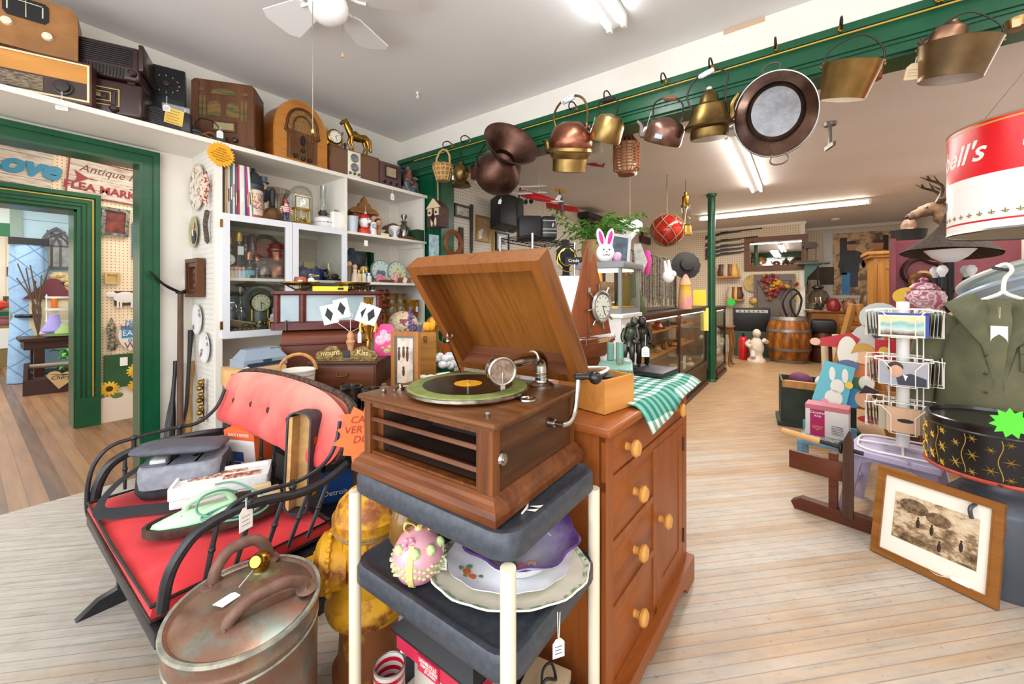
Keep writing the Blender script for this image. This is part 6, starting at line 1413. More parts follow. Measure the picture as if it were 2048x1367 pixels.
solo(M().box(-.12,.12,-.09,.09,0,.16,.01).torus((0,0,.17),.08,.008,'x',16,6),'wire_basket',mat('#2a2624',.6,.3),'dark wire basket on the table shelf behind the sleigh seat','basket',(1.25,2.55,.226))
# ---- on the pine chest
CZ=.957
ck3=t=NT('gingham');v=t.coord((1,1,1),(0,0,0));q=t.xyz(v)
g1=t.math('LESS_THAN',t.math('FRACT',t.math('DIVIDE',q[0],.05)),.5);g2=t.math('LESS_THAN',t.math('FRACT',t.math('DIVIDE',t.math('ADD',q[1],t.math('MULTIPLY',q[2],-1)),.05)),.5)
sm=t.math('ADD',t.math('MULTIPLY',g1,.5),t.math('MULTIPLY',g2,.5));t.color(t.ramp(sm,[(.0,'#eae4da'),(.45,'#6fa898'),(.9,'#0f7566')],'CONSTANT'));GING=t.fin(.85)
def cl(a,b):
 x=-.33+.66*a;y=-.235+.36*b;z=.013+.004*math.sin(14*a)*max(0,1-b*1.6)
 if b<.22:
  k=(.22-b)/.22;y=-.235+.36*.22-.072*k;z=z-.075*k*k*(1-.55*a+.2*math.sin(5*a+1));
 return(x,y,z)
solo(M().grid(cl,40,24),'gingham_cloth',GING,'green and white gingham cloth draped over the front edge of the pine chest','cloth',(1.69,.62,CZ),-2,solid=.003,ang=80)
o=thing('pine_box','open orange pine box with finger joints holding cord and black disc, on the chest','box',(1.335,.60,CZ+.001),-12);o.scale=(.8,1,1)
PNB=wood('#c07a34','#dba05a','x',12,.4)
M().box(-.11,.11,-.1,-.09,0,.11).box(-.11,.11,.09,.1,0,.11).box(-.11,-.1,-.09,.09,0,.11).box(.1,.11,-.09,.09,0,.11).box(-.1,.1,-.09,.09,0,.01).to('box_body',PNB,o)
M().lathe([(0,.1),(.06,.1),(.07,.108),(.03,.116),(0,.116)],26).to('black_disc',BLACK,o);M().tube(spline([(-.08,-.02,.112),(-.03,-.05,.124),(.04,-.03,.128),(.07,.03,.12),(.02,.05,.122)],5),.005,6).to('white_cord',WHITE,o)
VERD=patches('#7fb0a2','#b4b8b0',12,.6,.08,.45,.3,'#6a9c90',spots2='#8c6a4c')
o=thing('platform_scale','sea green cast metal scale with white rounded feet on the gingham cloth','scale',(1.73,.68,CZ+.019),20);o.scale=(.9,.9,.72)
M().box(-.17,.2,-.07,.07,.035,.06,.012).box(-.15,.17,-.055,.055,.06,.085,.012).to('base',VERD,o)
M().box(-.2,.02,-.08,.08,.085,.1,.01).to('platform',VERD,o);[M().tube([(x,y,.09),(x,y,z)],.018,10).to('pillar',VERD,o)for x,y,z in((-.07,-.02,.23),(.1,.03,.2))]
for x in(.13,.19):M().ball((x,-.05,.045),.04,.035,.045,14,10).to('foot',mat('#cfd3d2',.3,0,'#a8b0ae',12),o)
M().box(-.15,.1,-.05,.05,.0,.036).to('under_frame',mat('#9aa2a4',.4,.5),o)
MHB=wood('#7a3a1e','#a05c34','z',6,.35,.03,.15);MHX=wood('#6e3218','#985430','x',6,.35,.03,.15)
o=thing('sailboat_clock','wooden model sailing boat with ship wheel clock on its sail','clock',(1.83,.86,CZ),-12);o.scale=(.92,)*3
hl=[(-.26,.155),(.24,.185),(.2,.12),(.12,.085),(-.18,.085),(-.24,.11)]
M().rings([[(-.24,0,.17),(-.1,-.055,.165),(.1,-.055,.168),(.26,0,.185),(.1,.055,.168),(-.1,.055,.165)],[(-.2,0,.1),(-.1,-.035,.09),(.1,-.035,.09),(.2,0,.11),(.1,.035,.09),(-.1,.035,.09)]]).to('hull',MHX,o,ang=60)
M().prism([(-.11,.0),(.1,0),(.07,.095),(-.08,.095)],-.02,.02).box(-.16,.14,-.06,.06,0,.012).to('keel_stand',MHX,o)
M().box(-.16,.06,-.03,.03,.165,.195,.006).to('cabin',MHX,o)
sail=[(.0,.2),(.2,.205),(.17,.3),(.12,.44),(.075,.56),(.045,.645),(.03,.61),(.0,.585)]
M().prism(sail,-.006,.006).to('mainsail',MHB,o);M().prism([(-.02,.2),(-.19,.2),(-.15,.3),(-.09,.46),(-.045,.6),(-.02,.68)],-.006,.006).to('jib',MHB,o)
M().tube([(-.01,-.004,.19),(-.01,-.004,.72)],[.009,.006],8).to('mast',MHX,o)
m=M()
for z in(.23,.45):m.box(-.02,.0,-.014,-.008,z-.012,z+.012)
m.tube(spline([(-.22,-.02,.2),(-.1,-.062,.195),(.1,-.062,.197),(.24,-.01,.215)],5),.003,6)
for x,y in((-.1,-.06),(0,-.062),(.1,-.06),(.2,-.03)):m.tube([(x,y,.165),(x,y,.2)],.003,6)
m.to('chrome_rail',CHROME,o)
wh=M().put((.085,-.014,.36),(90,0,0)).lathe([(.06,-.005),(.085,.0),(.09,.014),(.08,.022),(.068,.018)],32)
for k in range(8):
 a=R(45*k+10);wh.put((.085,-.02,.36)).tube([(.088*math.cos(a),0,.088*math.sin(a)),(.125*math.cos(a),0,.125*math.sin(a))],[.005,.007],8)
wh.to('wheel_rim',mat('#a8a49e',.25,.9),o);clock_face(o,(.085,-.03,.36),.066,(95,160),mat('#d6d6c8',.3))
BRZ=mat('#3b3b34',.3,.8,'#5c6254',16)
o=thing('bronze_statue','dark bronze statue of two standing children on a black base with a price tag','statue',(1.99,.68,CZ+.019),-60);o.scale=(.66,)*3
M().box(-.13,.13,-.06,.06,0,.025,.004).to('plinth',BLACK,o)
def bkid(x,lean,hd):
 m=M()
 for q in(-1,1):m.tube(spline([(x+q*.025,0,.19),(x+q*.028,-.01,.11),(x+q*.03,.005,.035)],4),[.027]*4+[.02]*4+[.015],8).ball((x+q*.032,-.02,.034),.014,.03,.01,8,6)
 m.tube(spline([(x,0,.17),(x+lean*.3,0,.24),(x+lean,-.01,.31),(x+lean*1.3,-.02,.33)],4),[.038]*4+[.045]*4+[.04]*4+[.02],10)
 m.ball((x+lean*1.5+hd,-.03,.362),.031,.033,.036,12,9)
 for q in(-1,1):m.tube(spline([(x+lean+q*.045,-.01,.305),(x+lean*.6+q*.06,-.03,.24),(x+q*.035,-.06,.2)],4),[.016]*4+[.013]*4+[.012],8)
 return m
bkid(-.055,.02,.012).to('figure',BRZ,o,ang=70);bkid(.055,-.005,-.004).to('figure',mat('#2c2a28',.3,.8,'#443c38',16),o,ang=70)
price_tag(o,(.055,-.09,.27),.09,.055,.075,0)
solo(M().box(-.1,.1,-.07,.07,0,.02,.004),'black_tray',BLACK,'flat black box between the sea green scale and the bronze statue','box',(1.93,.56,CZ+.021),-5)
# ================= pots hung along the green header =================
BRS=mat('#b0935a',.33,.95,'#86693f',7,.35,.7,.06,20);BRD=mat('#8a7040',.35,.95,'#5c4a2c',8)
CPP=mat('#a8705a',.28,.95,'#84503e',7,.35,.7,.15,45);CPD=mat('#6b4c40',.38,.9,'#4a342c',8,.35,.7,.2,30);CPW=mat('#8f6c60',.3,.9,'#73544a',10)
DELFT=mat('#eef0f6',.2,0,'#2c3f86',55,.58,.62)
PU=2.97
def hook(px,py,d=0):
 p=at_u(px,py,PU);h=thing('hook','iron hook on the green header above the '+d,'hook',Vector((3.10,p.y,2.945)),-90,'iron hooks on the header')
 M().tube(spline([(0,-.0,.02),(0,-.06,.03),(0,-.12,.0),(0,-.13,-.04),(0,-.1,-.055),(0,-.08,-.03)],4),.0055,6).to('hook_rod',mat('#2a2724',.5,.7),h)
 M().ball((0,.0,-.0),.014,.006,.022).ball((0,-.006,-.02),.01).to('hook_plate',BRASS,h)
def hung(name,label,cat,px,py,tilt=0,roll=0,u=PU,d=None):
 """py: pixel row of the local origin"""
 p=at_u(px,py,u);o=thing(name,label,cat,p,0,rot=None);o.rotation_euler=Euler((R(tilt),R(roll),R(-90)),'XYZ')
 if d:hook(px,200,d)
 return o,depth(p)/FPX*(1 if px<1300 else .88 if px<1600 else .82 if px<1800 else .70)
def P(prof,k):return[(r*k,z*k)for r,z in prof]
WICK=mat('#c49a5c',.8,0,'#8f6634',60,.4,.6,.8,90)
o,k=hung('wicker_basket','small pale wicker basket with hoop handle at the left end of the header','basket',886,362,d='pale wicker basket')
M().lathe(P([(0,0),(12,0),(20,28),(22,32),(19,32),(11,3)],k),22).to('basket_body',WICK,o)
m=M()
for q in range(12):a=2*PI*q/12;m.tube([(12.5*k*math.cos(a),12.5*k*math.sin(a),1*k),(20.5*k*math.cos(a),20.5*k*math.sin(a),28*k)],1*k,5)
for z,r_ in((8,15),(16,18),(24,20)):m.torus((0,0,z*k),r_*k,1.1*k,'z',20,5)
m.to('woven_rib',mat('#d8b478',.8),o)
M().tube([(x*k,0,z*k)for x,z in((-19,30),(-18,48),(-10,60),(0,63),(10,60),(18,48),(19,30))],2*k,7).to('handle',mat('#d0a86c',.7),o)
o,k=hung('carved_birdhouse','carved cream and brown bird box ornament on a rope below the wicker basket','ornament',876,455)
M().prism(P([(-18,0),(18,0),(18,38),(0,54),(-18,38)],k),-12*k,12*k).to('body',mat('#5c3a34',.6,0,'#3a2624',20),o)
M().prism(P([(-20,37),(0,56),(20,37)],k),-14*k,-11*k).box(-15*k,-4*k,-14*k,-11*k,22*k,36*k).box(4*k,15*k,-14*k,-11*k,22*k,36*k).ball((-5*k,-12*k,10*k),3*k,2*k,9*k).ball((5*k,-12*k,10*k),3*k,2*k,9*k).to('cream_carving',mat('#d8c09c',.6),o)
M().ball((-9*k,-14*k,28*k),2.5*k).ball((9*k,-14*k,28*k),2.5*k).ball((0,-13*k,18*k),6*k,2*k,9*k).to('dark_carving',BAKED,o)
M().tube([(0,0,54*k),(-1*k,0,95*k)],2*k,6).to('rope',mat('#8a7a58',.8),o)
o,k=hung('brass_samovar','little brass kettle with pierced base behind the copper urn','kettle',922,374,d='little brass kettle')
M().lathe(P([(0,0),(20,2),(16,10),(10,14),(15,22),(16,30),(12,40),(6,44),(5,50),(0,52)],k),20).tube([(-14*k,0,26*k),(-24*k,0,34*k)],3*k,7).to('body',BRD,o);M().tube([(-8*k,0,44*k),(0,0,72*k),(8*k,0,44*k)],.8*k,5).to('bail',DARKMETAL,o)
price_tag(o,(-5*k,-18*k,30*k),.05,.025,.045)
o,k=hung('copper_urn','dark copper spittoon with wide flared rim, tilted forward','urn',985,366,48,-8,d='dark copper spittoon')
M().lathe(P([(0,0),(32,0),(44,14),(46,30),(38,52),(24,64),(22,70),(30,78),(50,100),(52,103),(48,102),(28,80),(19,70),(20,60),(0,50)],k),36).to('body',CPD,o)
o.rotation_euler=Vector((-.40,-.72,.45)).to_track_quat('Z','Y').to_euler()
M().tube([(-40*k,0,30*k),(-52*k,0,60*k),(-46*k,0,90*k)],1.5*k,6).to('handle',DARKMETAL,o)
price_tag(o,(8*k,-42*k,8*k),.03,.03,.045,tilt=-28)
o,k=hung('red_basket','reddish brown woven basket hanging behind the dark copper spittoon','basket',958,345,u=3.25);M().box(-16*k,16*k,-8*k,8*k,-12*k,16*k,.01).to('body',mat('#8a4428',.7,0,'#6a3018',50,bump=.6,bs=70),o);price_tag(o,(2*k,-10*k,-4*k),.05,.03,.05)
o,k=hung('copper_mould','small copper mould hanging right behind the spittoon rim','mould',1024,335,u=3.3);M().box(-18*k,18*k,-8*k,8*k,-14*k,12*k,.015).to('body',mat('#8a4a30',.4,.7),o);price_tag(o,(8*k,-10*k,0),.03,.03,.05)
def kettle(label,px,py,k_tilt,prof,body,spout,sp_m,handle,hm,hr,d,lower=None,grip=None,extra=None):
 o,k=hung('kettle',label,'kettle',px,py,k_tilt[0],k_tilt[1],d=d);o['group']='kettles on the header'
 M().lathe(P(prof,k),34).to('body',body,o)
 if lower:M().lathe(P(lower,k),34).to('lower_body',BRS,o)
 n=len(spout);M().tube(spline([(x*k,0,z*k)for x,z in spout],4),[((1-i/(4*(n-1)))*6+3)*k for i in range(4*(n-1)+1)],9).to('spout',sp_m,o)
 if handle:M().tube(spline([(x*k,0,z*k)for x,z in handle],5),hr*k,7).to('handle',hm,o)
 if grip:(ax,az),(bx,bz)=grip[:2];M().tube([((ax+(bx-ax)*t)*k,0,(az+(bz-az)*t)*k)for t in(0,.1,.5,.9,1)],[3*k,5.5*k,6*k,5.5*k,3*k],10).to('grip',grip[2],o)
 return o,k
o,k=kettle('round copper kettle with brass lower half and blue patterned grip',1138,346,(14,12),[(0,42),(38,42),(43,52),(42,66),(34,84),(18,94),(0,96)],CPP,[(-38,45),(-50,42),(-56,58),(-66,62)],BRD,[(-36,84),(-42,108),(-28,130),(0,140),(22,132),(32,108),(30,88)],BRD,2.2,'round copper kettle',[(0,0),(20,0),(33,3),(34,26),(38,30),(40,38),(43,40),(42,46),(0,46)],((-26,130),(2,140),DELFT))
price_tag(o,(34*k,-4*k,92*k),.09,.02,.045)
o,k=kettle('small brass kettle with black handle between two copper kettles',1208,284,(16,28),[(0,0),(30,2),(31,8),(30,34),(22,48),(8,52),(0,53)],BRS,[(-28,12),(-38,6),(-44,18),(-52,18)],CPD,[(-26,44),(-36,66),(-10,80),(6,72),(8,52)],DARKMETAL,1.6,'small brass kettle',None,((-30,70),(-6,80),BLACK))
price_tag(o,(-30*k,-10*k,40*k),.08,.015,.05)
o,k=kettle('plain copper kettle with turned wooden grip and tin spout, tilted',1322,288,(18,26),[(0,0),(40,2),(42,6),(40,34),(36,44),(20,54),(0,58)],CPW,[(-38,18),(-50,8),(-58,26),(-72,34)],mat('#8a8078',.35,.8),[(-34,44),(-44,76),(-22,92),(14,90),(26,66),(24,50)],DARKMETAL,1.8,'plain copper kettle',None,((-26,90),(2,95),wood('#5a3a26','#8a6a50','x',40)))
M().put((6*k,-41.5*k,18*k),(0,0,8)).box(-8*k,8*k,-1*k,0,-4*k,5*k).to('blue_sticker',mat('#a8b8cc',.5),o);price_tag(o,(-44*k,-4*k,60*k),.1,.035,.05)
o,k=kettle('tall bell shaped brass kettle with white lid knob and curved spout',1418,278,(10,2),[(0,0),(38,0),(40,6),(40,20),(50,24),(52,28),(44,38),(37,56),(35,70),(22,76),(20,80),(18,92),(8,104),(0,105)],BRD,[(34,38),(46,40),(46,64),(58,84)],BRD,[(-36,70),(-46,104),(-26,136),(10,146),(36,128),(32,96),(34,72)],DARKMETAL,2,'bell shaped brass kettle',None,((-22,136),(10,145),DELFT))
M().ball((0,0,108*k),6*k,6*k,4*k).to('lid_knob',mat('#e6dcd8',.2),o)
o,k=hung('copper_pan','wide round tinned copper pan with two loop handles hung flat to the room','pan',1550,226,0,-4,d='wide round copper pan')
m=M().put((0,0,0),(97,0,6)).lathe(P([(0,0),(0,12),(50,12),(52,8),(60,2),(66,-2),(80,-6),(88,-10),(90,-8),(82,-2),(68,3),(62,8)],k)[1:],52,sx=.92,sy=1.06);m.to('pan_body',mat('#5c463e',.3,.85,'#7d6458',8,.4,.7,.1,30),o)
M().put((0,0,0),(97,0,6)).lathe(P([(51,12.5),(46,13.5),(0,13.5)],k),44,sx=.92,sy=1.06).to('tinned_base',mat('#85868a',.45,.6,'#6e6e70',14,bump=.2,bs=40),o)
M().put((0,0,0),(97,0,6)).lathe(P([(87,-10),(91,-9),(90,-6),(86,-7)],k),52,sx=.92,sy=1.06).to('rim',STEEL,o)
m=M()
for s in(-1,1):m.tube(spline([(x*k,4*k,s*z*k)for x,z in((-13,92),(-17,108),(-8,116),(8,116),(17,108),(13,92))],4),2*k,7)
m.to('loop_handle',mat('#6a6058',.4,.7),o);M().box(-12*k,6*k,-2*k,2*k,88*k,94*k).to('price_tag',PAPER,o)
def pail(name,label,px,py,rb,rt,h,body,bail,tilt=(14,14),d=None,sx=1):
 o,k=hung(name,label,'pail',px,py,*tilt,d=d)
 M().lathe(P([(0,0),(rb,0),(rb+1,2),(rt,h),(rt+2,h+2),(rt-1,h+1),(rb-2,4),(0,3)],k),40).to('pail_body',body,o)
 M().tube(spline([(x*k,0,z*k)for x,z in bail],5),2*k,7).to('bail',DARKMETAL,o)
 m=M()
 for s in(-1,1):m.ball((s*(rt+1)*k,0,(h-4)*k),4*k,3*k,5*k)
 m.to('bail_ear',BRD,o);return o,k
pail('brass_pail','bright brass pail with thin bail beside the wide copper pan',1684,200,44,58,78,BRS,[(-58,76),(-50,112),(0,138),(44,112),(58,76)],d='bright brass pail')
o,k=pail('bronze_pail','big dull brass pail holding a small kettle',1898,160,66,84,92,mat('#8f7858',.35,.9,'#6e5a40',5),[(-85,90),(-62,130),(0,170),(66,130),(85,90)],(10,10),'big dull brass pail')
price_tag(o,(-82*k,-10*k,70*k),.03,.06,.08,material=mat('#c9b08c',.8))
o2,k=kettle('brown brass kettle resting inside the big dull pail',1890,92,(10,12),[(0,0),(36,0),(42,14),(36,44),(14,58),(14,64),(0,66)],mat('#8c6a52',.35,.85),[(-36,20),(-52,12),(-60,26)],CPD,None,None,1,'inner brass kettle');o2['label']='brown brass kettle resting inside the big dull pail'
o,k=hung('cork_basket','small reddish cork basket hanging beside the bright brass pail','basket',1747,160,u=3.2);M().lathe(P([(0,0),(14,0),(17,30),(13,34),(0,34)],k),16,sx=1.1).to('body',mat('#7a4424',.8,0,'#9a6034',60,bump=.8,bs=80),o)
o,k=hung('brass_ladle','brass pan with paper tag at the far end of the header','pan',2036,50);M().lathe(P([(0,-10),(22,-10),(26,16),(24,18),(0,0)],k),26).to('body',BRS,o);M().put((-10*k,-24*k,0)).box(-8*k,8*k,-1*k,1*k,-14*k,8*k).to('price_tag',mat('#c9b08c',.8),o)
o,k=hung('wicker_lantern','reddish wicker cage lantern hung beyond the header','lantern',1253,350,u=3.5)
m=M()
for q in range(16):a=2*PI*q/16;m.tube([(r_*k*math.cos(a),r_*k*math.sin(a),z*k)for r_,z in((14,4),(25,12),(25,60),(14,74))],1.1*k,5)
for z in range(12,64,6):m.torus((0,0,z*k),25*k,1.2*k,'z',24,5)
m.to('cage',mat('#8a4a28',.7,0,'#a8683c',50),o);M().lathe(P([(0,2),(12,2),(12,66),(0,66)],k),16).to('inner_shade',mat('#d8b890',.6),o)
M().lathe(P([(0,0),(16,0),(17,6),(0,8)],k),18).lathe(P([(16,70),(14,78),(0,80)],k),18).to('end_cap',mat('#7a3c24',.6),o);M().tube([(0,0,78*k),(0,0,140*k)],.8*k,5).to('cord',BLACK,o)
for px,py,lab,s_ in((1195,305,'cream spotlight beside the small brass kettle',1),(1232,340,'cream spotlight below the wicker lantern, left one',.9),(1264,350,'cream spotlight below the wicker lantern, right one',.9)):
 o,k=hung('spotlight',lab,'lamp',px,py,30,10,u=3.65);k*=s_;o['group']='cream ceiling spotlights'
 M().lathe(P([(10,0),(11,2),(9,24),(4,30),(0,30)],k),18).to('shade',mat('#d8cdb4',.4),o);M().lathe(P([(9.5,1.5),(7,5),(0,6)],k),18).to('lamp_face',mat('#2a2826',.3),o);M().tube([(0,0,28*k),(2*k,0,44*k)],2*k,6).to('stem',mat('#c8bca4',.5),o)
def plane(label,px,py,u,s,rot,cb,cw,ct,biplane=False,parts=()):
 p=at_u(px,py,u);o=thing('toy_airplane',label,'toy',p,0,'toy aeroplanes on strings',rot);o.scale=(s,)*3
 M().tube([(-.5,0,0),(-.42,0,0),(0,0,0),(.5,0,.02)],[.05,.075,.08,.02],10).to('fuselage',cb,o)
 M().box(-.36,-.14,-.5,.5,.05,.068,.008).to('wing',cw,o)
 if biplane:M().box(-.4,-.16,-.5,.5,.19,.208,.008).to('upper_wing',mat('#e8e2e2',.4),o);M().tube([(-.25,.3,.06),(-.25,.3,.2)],.008,5).tube([(-.25,-.3,.06),(-.25,-.3,.2)],.008,5).to('strut',STEEL,o)
 M().box(.4,.5,-.17,.17,.02,.032).prism([(.38,.03),(.5,.03),(.52,.16),(.46,.16)],-.006,.006,'y').to('tail',ct,o)
 M().box(-.52,-.505,-.018,.018,-.17,.17).ball((-.52,0,0),.025).to('propeller',BLACK if biplane else ct,o)
 m=M()
 for y in(-.1,.1):m.put((-.25,y,-.14),(90,0,0)).lathe([(.05,-.012),(.05,.012),(0,.012)],14).put((0,0,0)).tube([(-.25,y,-.14),(-.25,y*.5,-.04)],.008,5)
 m.to('wheel',BLACK,o)
 up=o.rotation_euler.to_matrix().inverted()@Vector((0,0,(CEIL2-p.z)/s));M().tube([(0,0,0),tuple(up)],.004,4).to('string',STRING,o);return o
plane('red and white toy biplane with black crosses above the gramophone',1078,395,3.7,.52,(14,20,-88),mat('#c8202c',.35),mat('#e8e2e2',.4),mat('#eae6e2',.4),True)
plane('grey toy aeroplane with red wings and yellow propeller',1122,405,4.8,.46,(10,-60,40),mat('#5c6470',.35),mat('#a02028',.35),mat('#e0a820',.4))
plane('plain yellow toy aeroplane in front of the portable stereo',1078,452,4.0,.32,(0,30,-70),mat('#e8a81c',.35),mat('#e8a81c',.35),mat('#e8a81c',.4))
plane('small red and white toy aeroplane behind the copper kettle',1184,328,4.4,.28,(0,20,-70),mat('#a01c30',.4),mat('#e0dcdc',.4),mat('#a01c30',.4))
# ================= back room =================
DKB=wood('#2e1c14','#4a3022','x',14,.4)
WOODM=wood('#6a4424','#95663a','z',12,.4)
o=struct(M().tube([(6.84,1.145,0),(6.84,1.145,CEIL2)],.055,18).lathe([(.075,0),(.07,.02),(.055,.04)],18,(6.84,1.145,0)).lathe([(.055,-.06),(.075,-.03),(.075,0)],18,(6.84,1.145,CEIL2)),'pillar_1',GREEN)
def show(nm,lab,x0,x1,y0,y1,z0,z1,zb,nd,wd):
 o=thing(nm,lab,'display case',((x0+x1)/2,(y0+y1)/2,0));a,b,c,d=x0-(x0+x1)/2,x1-(x0+x1)/2,y0-(y0+y1)/2,y1-(y0+y1)/2
 M().box(a,b,c,d,z0,zb,.004).box(a-.02,b+.02,c-.02,d+.02,z0,z0+.06).box(a-.015,b+.015,c-.015,d+.015,zb-.05,zb).to('base',wd,o)
 M().box(a-.015,b+.015,c-.015,d+.015,z1-.06,z1,.006).to('top',wd,o)
 for k in range(nd+1):M().box(a+(b-a)*k/nd-.02,a+(b-a)*k/nd+.02,c-.002,c+.03,zb,z1-.05).to('stile',wd,o)
 M().box(a,a+.02,c,d,zb,z1-.05).box(a,b,d-.02,d,zb,z1-.05).to('back_panel',mat('#b8a894',.6),o)
 M().box(a+.01,b-.01,c+.004,c+.008,zb,z1-.055).box(b-.012,b-.006,c,d,zb,z1-.055).to('glass_pane',GL,o)
 M().box(a+.06,b-.06,c+.03,c+.05,z1-.075,z1-.062).to('lamp_strip',glow('#fff4e0',26),o)
 for z in(zb+(z1-zb)*.36,zb+(z1-zb)*.7):M().box(a+.03,b-.03,c+.16,d-.02,z-.01,z).to('shelf',wood('#a8682c','#c88a4a','x',12),o)
 return o
cs_=show('counter_case','long dark wood and glass counter case filled with small wares, ending at the green pole',3.35,6.62,1.17,1.75,0,1.165,.36,2,DKB)
random.seed(11)
WC=['#e8dcc8','#c8a468','#8a3028','#d8d4d0','#b08a50','#3a4a6a','#d8b8a0','#6a7a5a','#2a2826']
n=0
for k in range(46):
 x=3.5+3.0*((k*.618)%1);lvl=(.362,.652,.917)[k%3];y=random.uniform(1.4,1.5)if lvl>.4 else random.uniform(1.22,1.45)
 c=WC[k%9];w_=random.uniform(.02,.06);h=random.uniform(.03,.11)
 m=M()
 if k%2:m.box(-w_,w_,-w_*.7,w_*.7,0,h*.6,.004);nm,sh='trinket_box','box'
 else:m.lathe([(0,0),(w_*.7,0),(w_,h*.4),(w_*.6,h*.8),(w_*.7,h),(0,h)],12);nm,sh='trinket_jar','jar'
 cn={'#e8dcc8':'cream','#c8a468':'golden','#8a3028':'dark red','#d8d4d0':'pale grey','#b08a50':'tan','#3a4a6a':'navy','#d8b8a0':'pinkish','#6a7a5a':'sage green','#2a2826':'black'}[c]
 solo(m,nm,mat(c,.35),cn+' little '+sh+(' on the case floor' if lvl<.4 else ' on the lower shelf' if lvl<.7 else ' on the upper shelf')+' of the counter case, '+('near the pole' if x>5.6 else 'at mid length' if x>4.4 else 'at the shop end'),sh,(x,y,lvl),30*k,'small wares in the counter case')
for x,z,lab in((4.05,.365,'white price card standing on the case floor'),(5.6,.365,'big white card standing on the case floor near the pole')):solo(M().box(-.07,.07,-.002,.002,0,.17),'price_card',PAPER,lab,'card',(x,1.26,z),0)
solo(M().box(-.1,.1,-.005,.005,0,.24),'framed_notice',mat('#9db0b8',.3,0,'#b8c8cc',8),'pale blue framed notice inside the counter case at its shop end','notice',(3.62,1.5,.86))
show('glass_case','second glass display case just beyond the green pole',6.98,7.9,1.1,1.7,0,1.15,.16,1,DKB)
solo(M().lathe([(.0,0),(.2,0),(.25,.3),(.22,.6),(.12,.75),(0,.8)],22),'dark_urn',mat('#2a2824',.3,.3,'#4a463e',8),'large dark urn inside the glass case beyond the pole','urn',(7.4,1.45,.17))
o=thing('white_cabinet','white painted cabinet under the lit glass box behind the model boat','cabinet',(3.10,1.30,0));o.scale=(.66,.8,1)
PW=mat('#dedbd8',.45,0,'#cfccc8',6)
M().box(-.3,.3,-.25,.25,0,1.17).box(-.33,.33,-.28,.28,1.17,1.2,.005).to('body',PW,o);d=M().frame(-.28,.28,.1,1.12,.07,-.27,-.25).box(-.2,.2,-.255,-.25,.18,1.05).to('door',PW,o);M().ball((.17,-.28,.95),.018).to('knob',mat('#8a8680',.4),d)
o=thing('lit_case','grey glazed tabletop case glowing gold inside, holding framed pictures','display case',(3.13,1.28,1.2));o.scale=(.76,.8,1)
M().box(-.28,.28,-.22,.22,0,.04).box(-.3,.3,-.25,.25,.35,.4,.004).box(-.28,-.25,-.22,-.19,.04,.35).box(.25,.28,-.22,-.19,.04,.35).box(-.28,-.25,.19,.22,.04,.35).box(.25,.28,.19,.22,.04,.35).to('frame',mat('#77797a',.35),o)
M().box(-.25,.25,.19,.2,.04,.35).box(-.25,.25,-.19,.2,.04,.05).to('gold_lining',mat('#d8a850',.4),o);M().box(-.25,.25,-.21,-.205,.04,.35).to('glass_pane',GL,o)
M().box(-.2,.2,-.18,.18,.335,.348).to('lamp_strip',glow('#ffe2a0',5),o)
for x,lab in((-.1,'small sepia picture at the shop end of the lit glass case'),(.1,'dark shell shaped picture in the lit glass case')):solo(M().box(-.08,.08,-.01,.01,0,.2),'picture_card',mat('#8a7a66',.5,0,'#4a4038',18),lab,'picture',(3.13+x*.8,1.32,1.252))
def fro(px,py,d):return at_d(px,py,d)
o=thing('plush_bunny','white plush bunny head with pink ears on the lit glass case','toy',(2.985,1.26,1.602),-55);WHP=mat('#f0eeee',.8,bump=.3,bs=90)
M().ball((0,0,.075),.07,.05,.075,18,12).to('head',WHP,o)
for s in(-1,1):
 e_=M().put((s*.035,0,.19),(0,s*14,0)).ball((0,0,0),.03,.014,.08,12,10).to('ear',WHP,o);M().put((s*.035,-.012,.19),(0,s*14,0)).ball((0,0,0),.016,.006,.058,10,8).to('ear_lining',mat('#d0218a',.6),e_)
m=M()
for s in(-1,1):m.ball((s*.022,-.047,.095),.007,.004,.007,8,6).tube(spline([(0,-.051,.06),(s*.014,-.05,.05),(s*.026,-.047,.058)],3),.0025,5)
m.to('stitched_face',BLACK,o);M().ball((0,-.052,.078),.008,.005,.006).to('nose',mat('#c8781c',.5),o)
solo(M().ball((0,0,.04),.045,.035,.045).ball((.03,0,.06),.03),'easter_egg',mat('#c79ac8',.5,0,'#e8a8b8',16),'lilac and pink decorated egg next to the plush bunny','ornament',(3.09,1.21,1.602))
o=thing('framed_picture','silver framed dark photograph tilted behind the bunny','frame',(3.24,1.25,1.602),-50,rot=(-10,8,-50));M().frame(-.09,.09,0,.26,.025,-.01,.01).to('frame',mat('#b8bcc0',.3,.3),o);M().box(-.065,.065,-.004,.004,.025,.235).to('photo',mat('#2a3442',.3,0,'#586878',9),o)
o=solo(M().lathe([(.15,0),(.16,.02),(.1,.2),(.05,.33),(0,.36)],20,sy=.5),'army_hat',mat('#4d5a34',.8,0,'#3f4a2a',14),'olive green cloth hat standing point up beside the string rack','hat',(3.44,1.22,1.172),-40,sub=0)
o=thing('wire_shelf','tall black wire shelf carrying the stereo behind the gramophone lid','shelf',(3.75,2.35,0))
for sx in(-.45,.45):
 for sy in(-.2,.2):M().tube([(sx,sy,0),(sx,sy,1.95)],.014,8).to('post',CHROME,o)
for z in(.3,.9,1.45,1.93):
 m=M()
 for q in range(11):m.tube([(-.45+.09*q,-.2,z),(-.45+.09*q,.2,z)],.004,4)
 for sy in(-.2,.2):m.tube([(-.45,sy,z),(.45,sy,z)],.005,4).tube([(-.45,sy,z-.03),(.45,sy,z-.03)],.005,4).tube([(-.45+.05*q,sy,z-.03*(q%2))for q in range(19)],.003,4)
 m.to('wire_tray',BLACK,o)
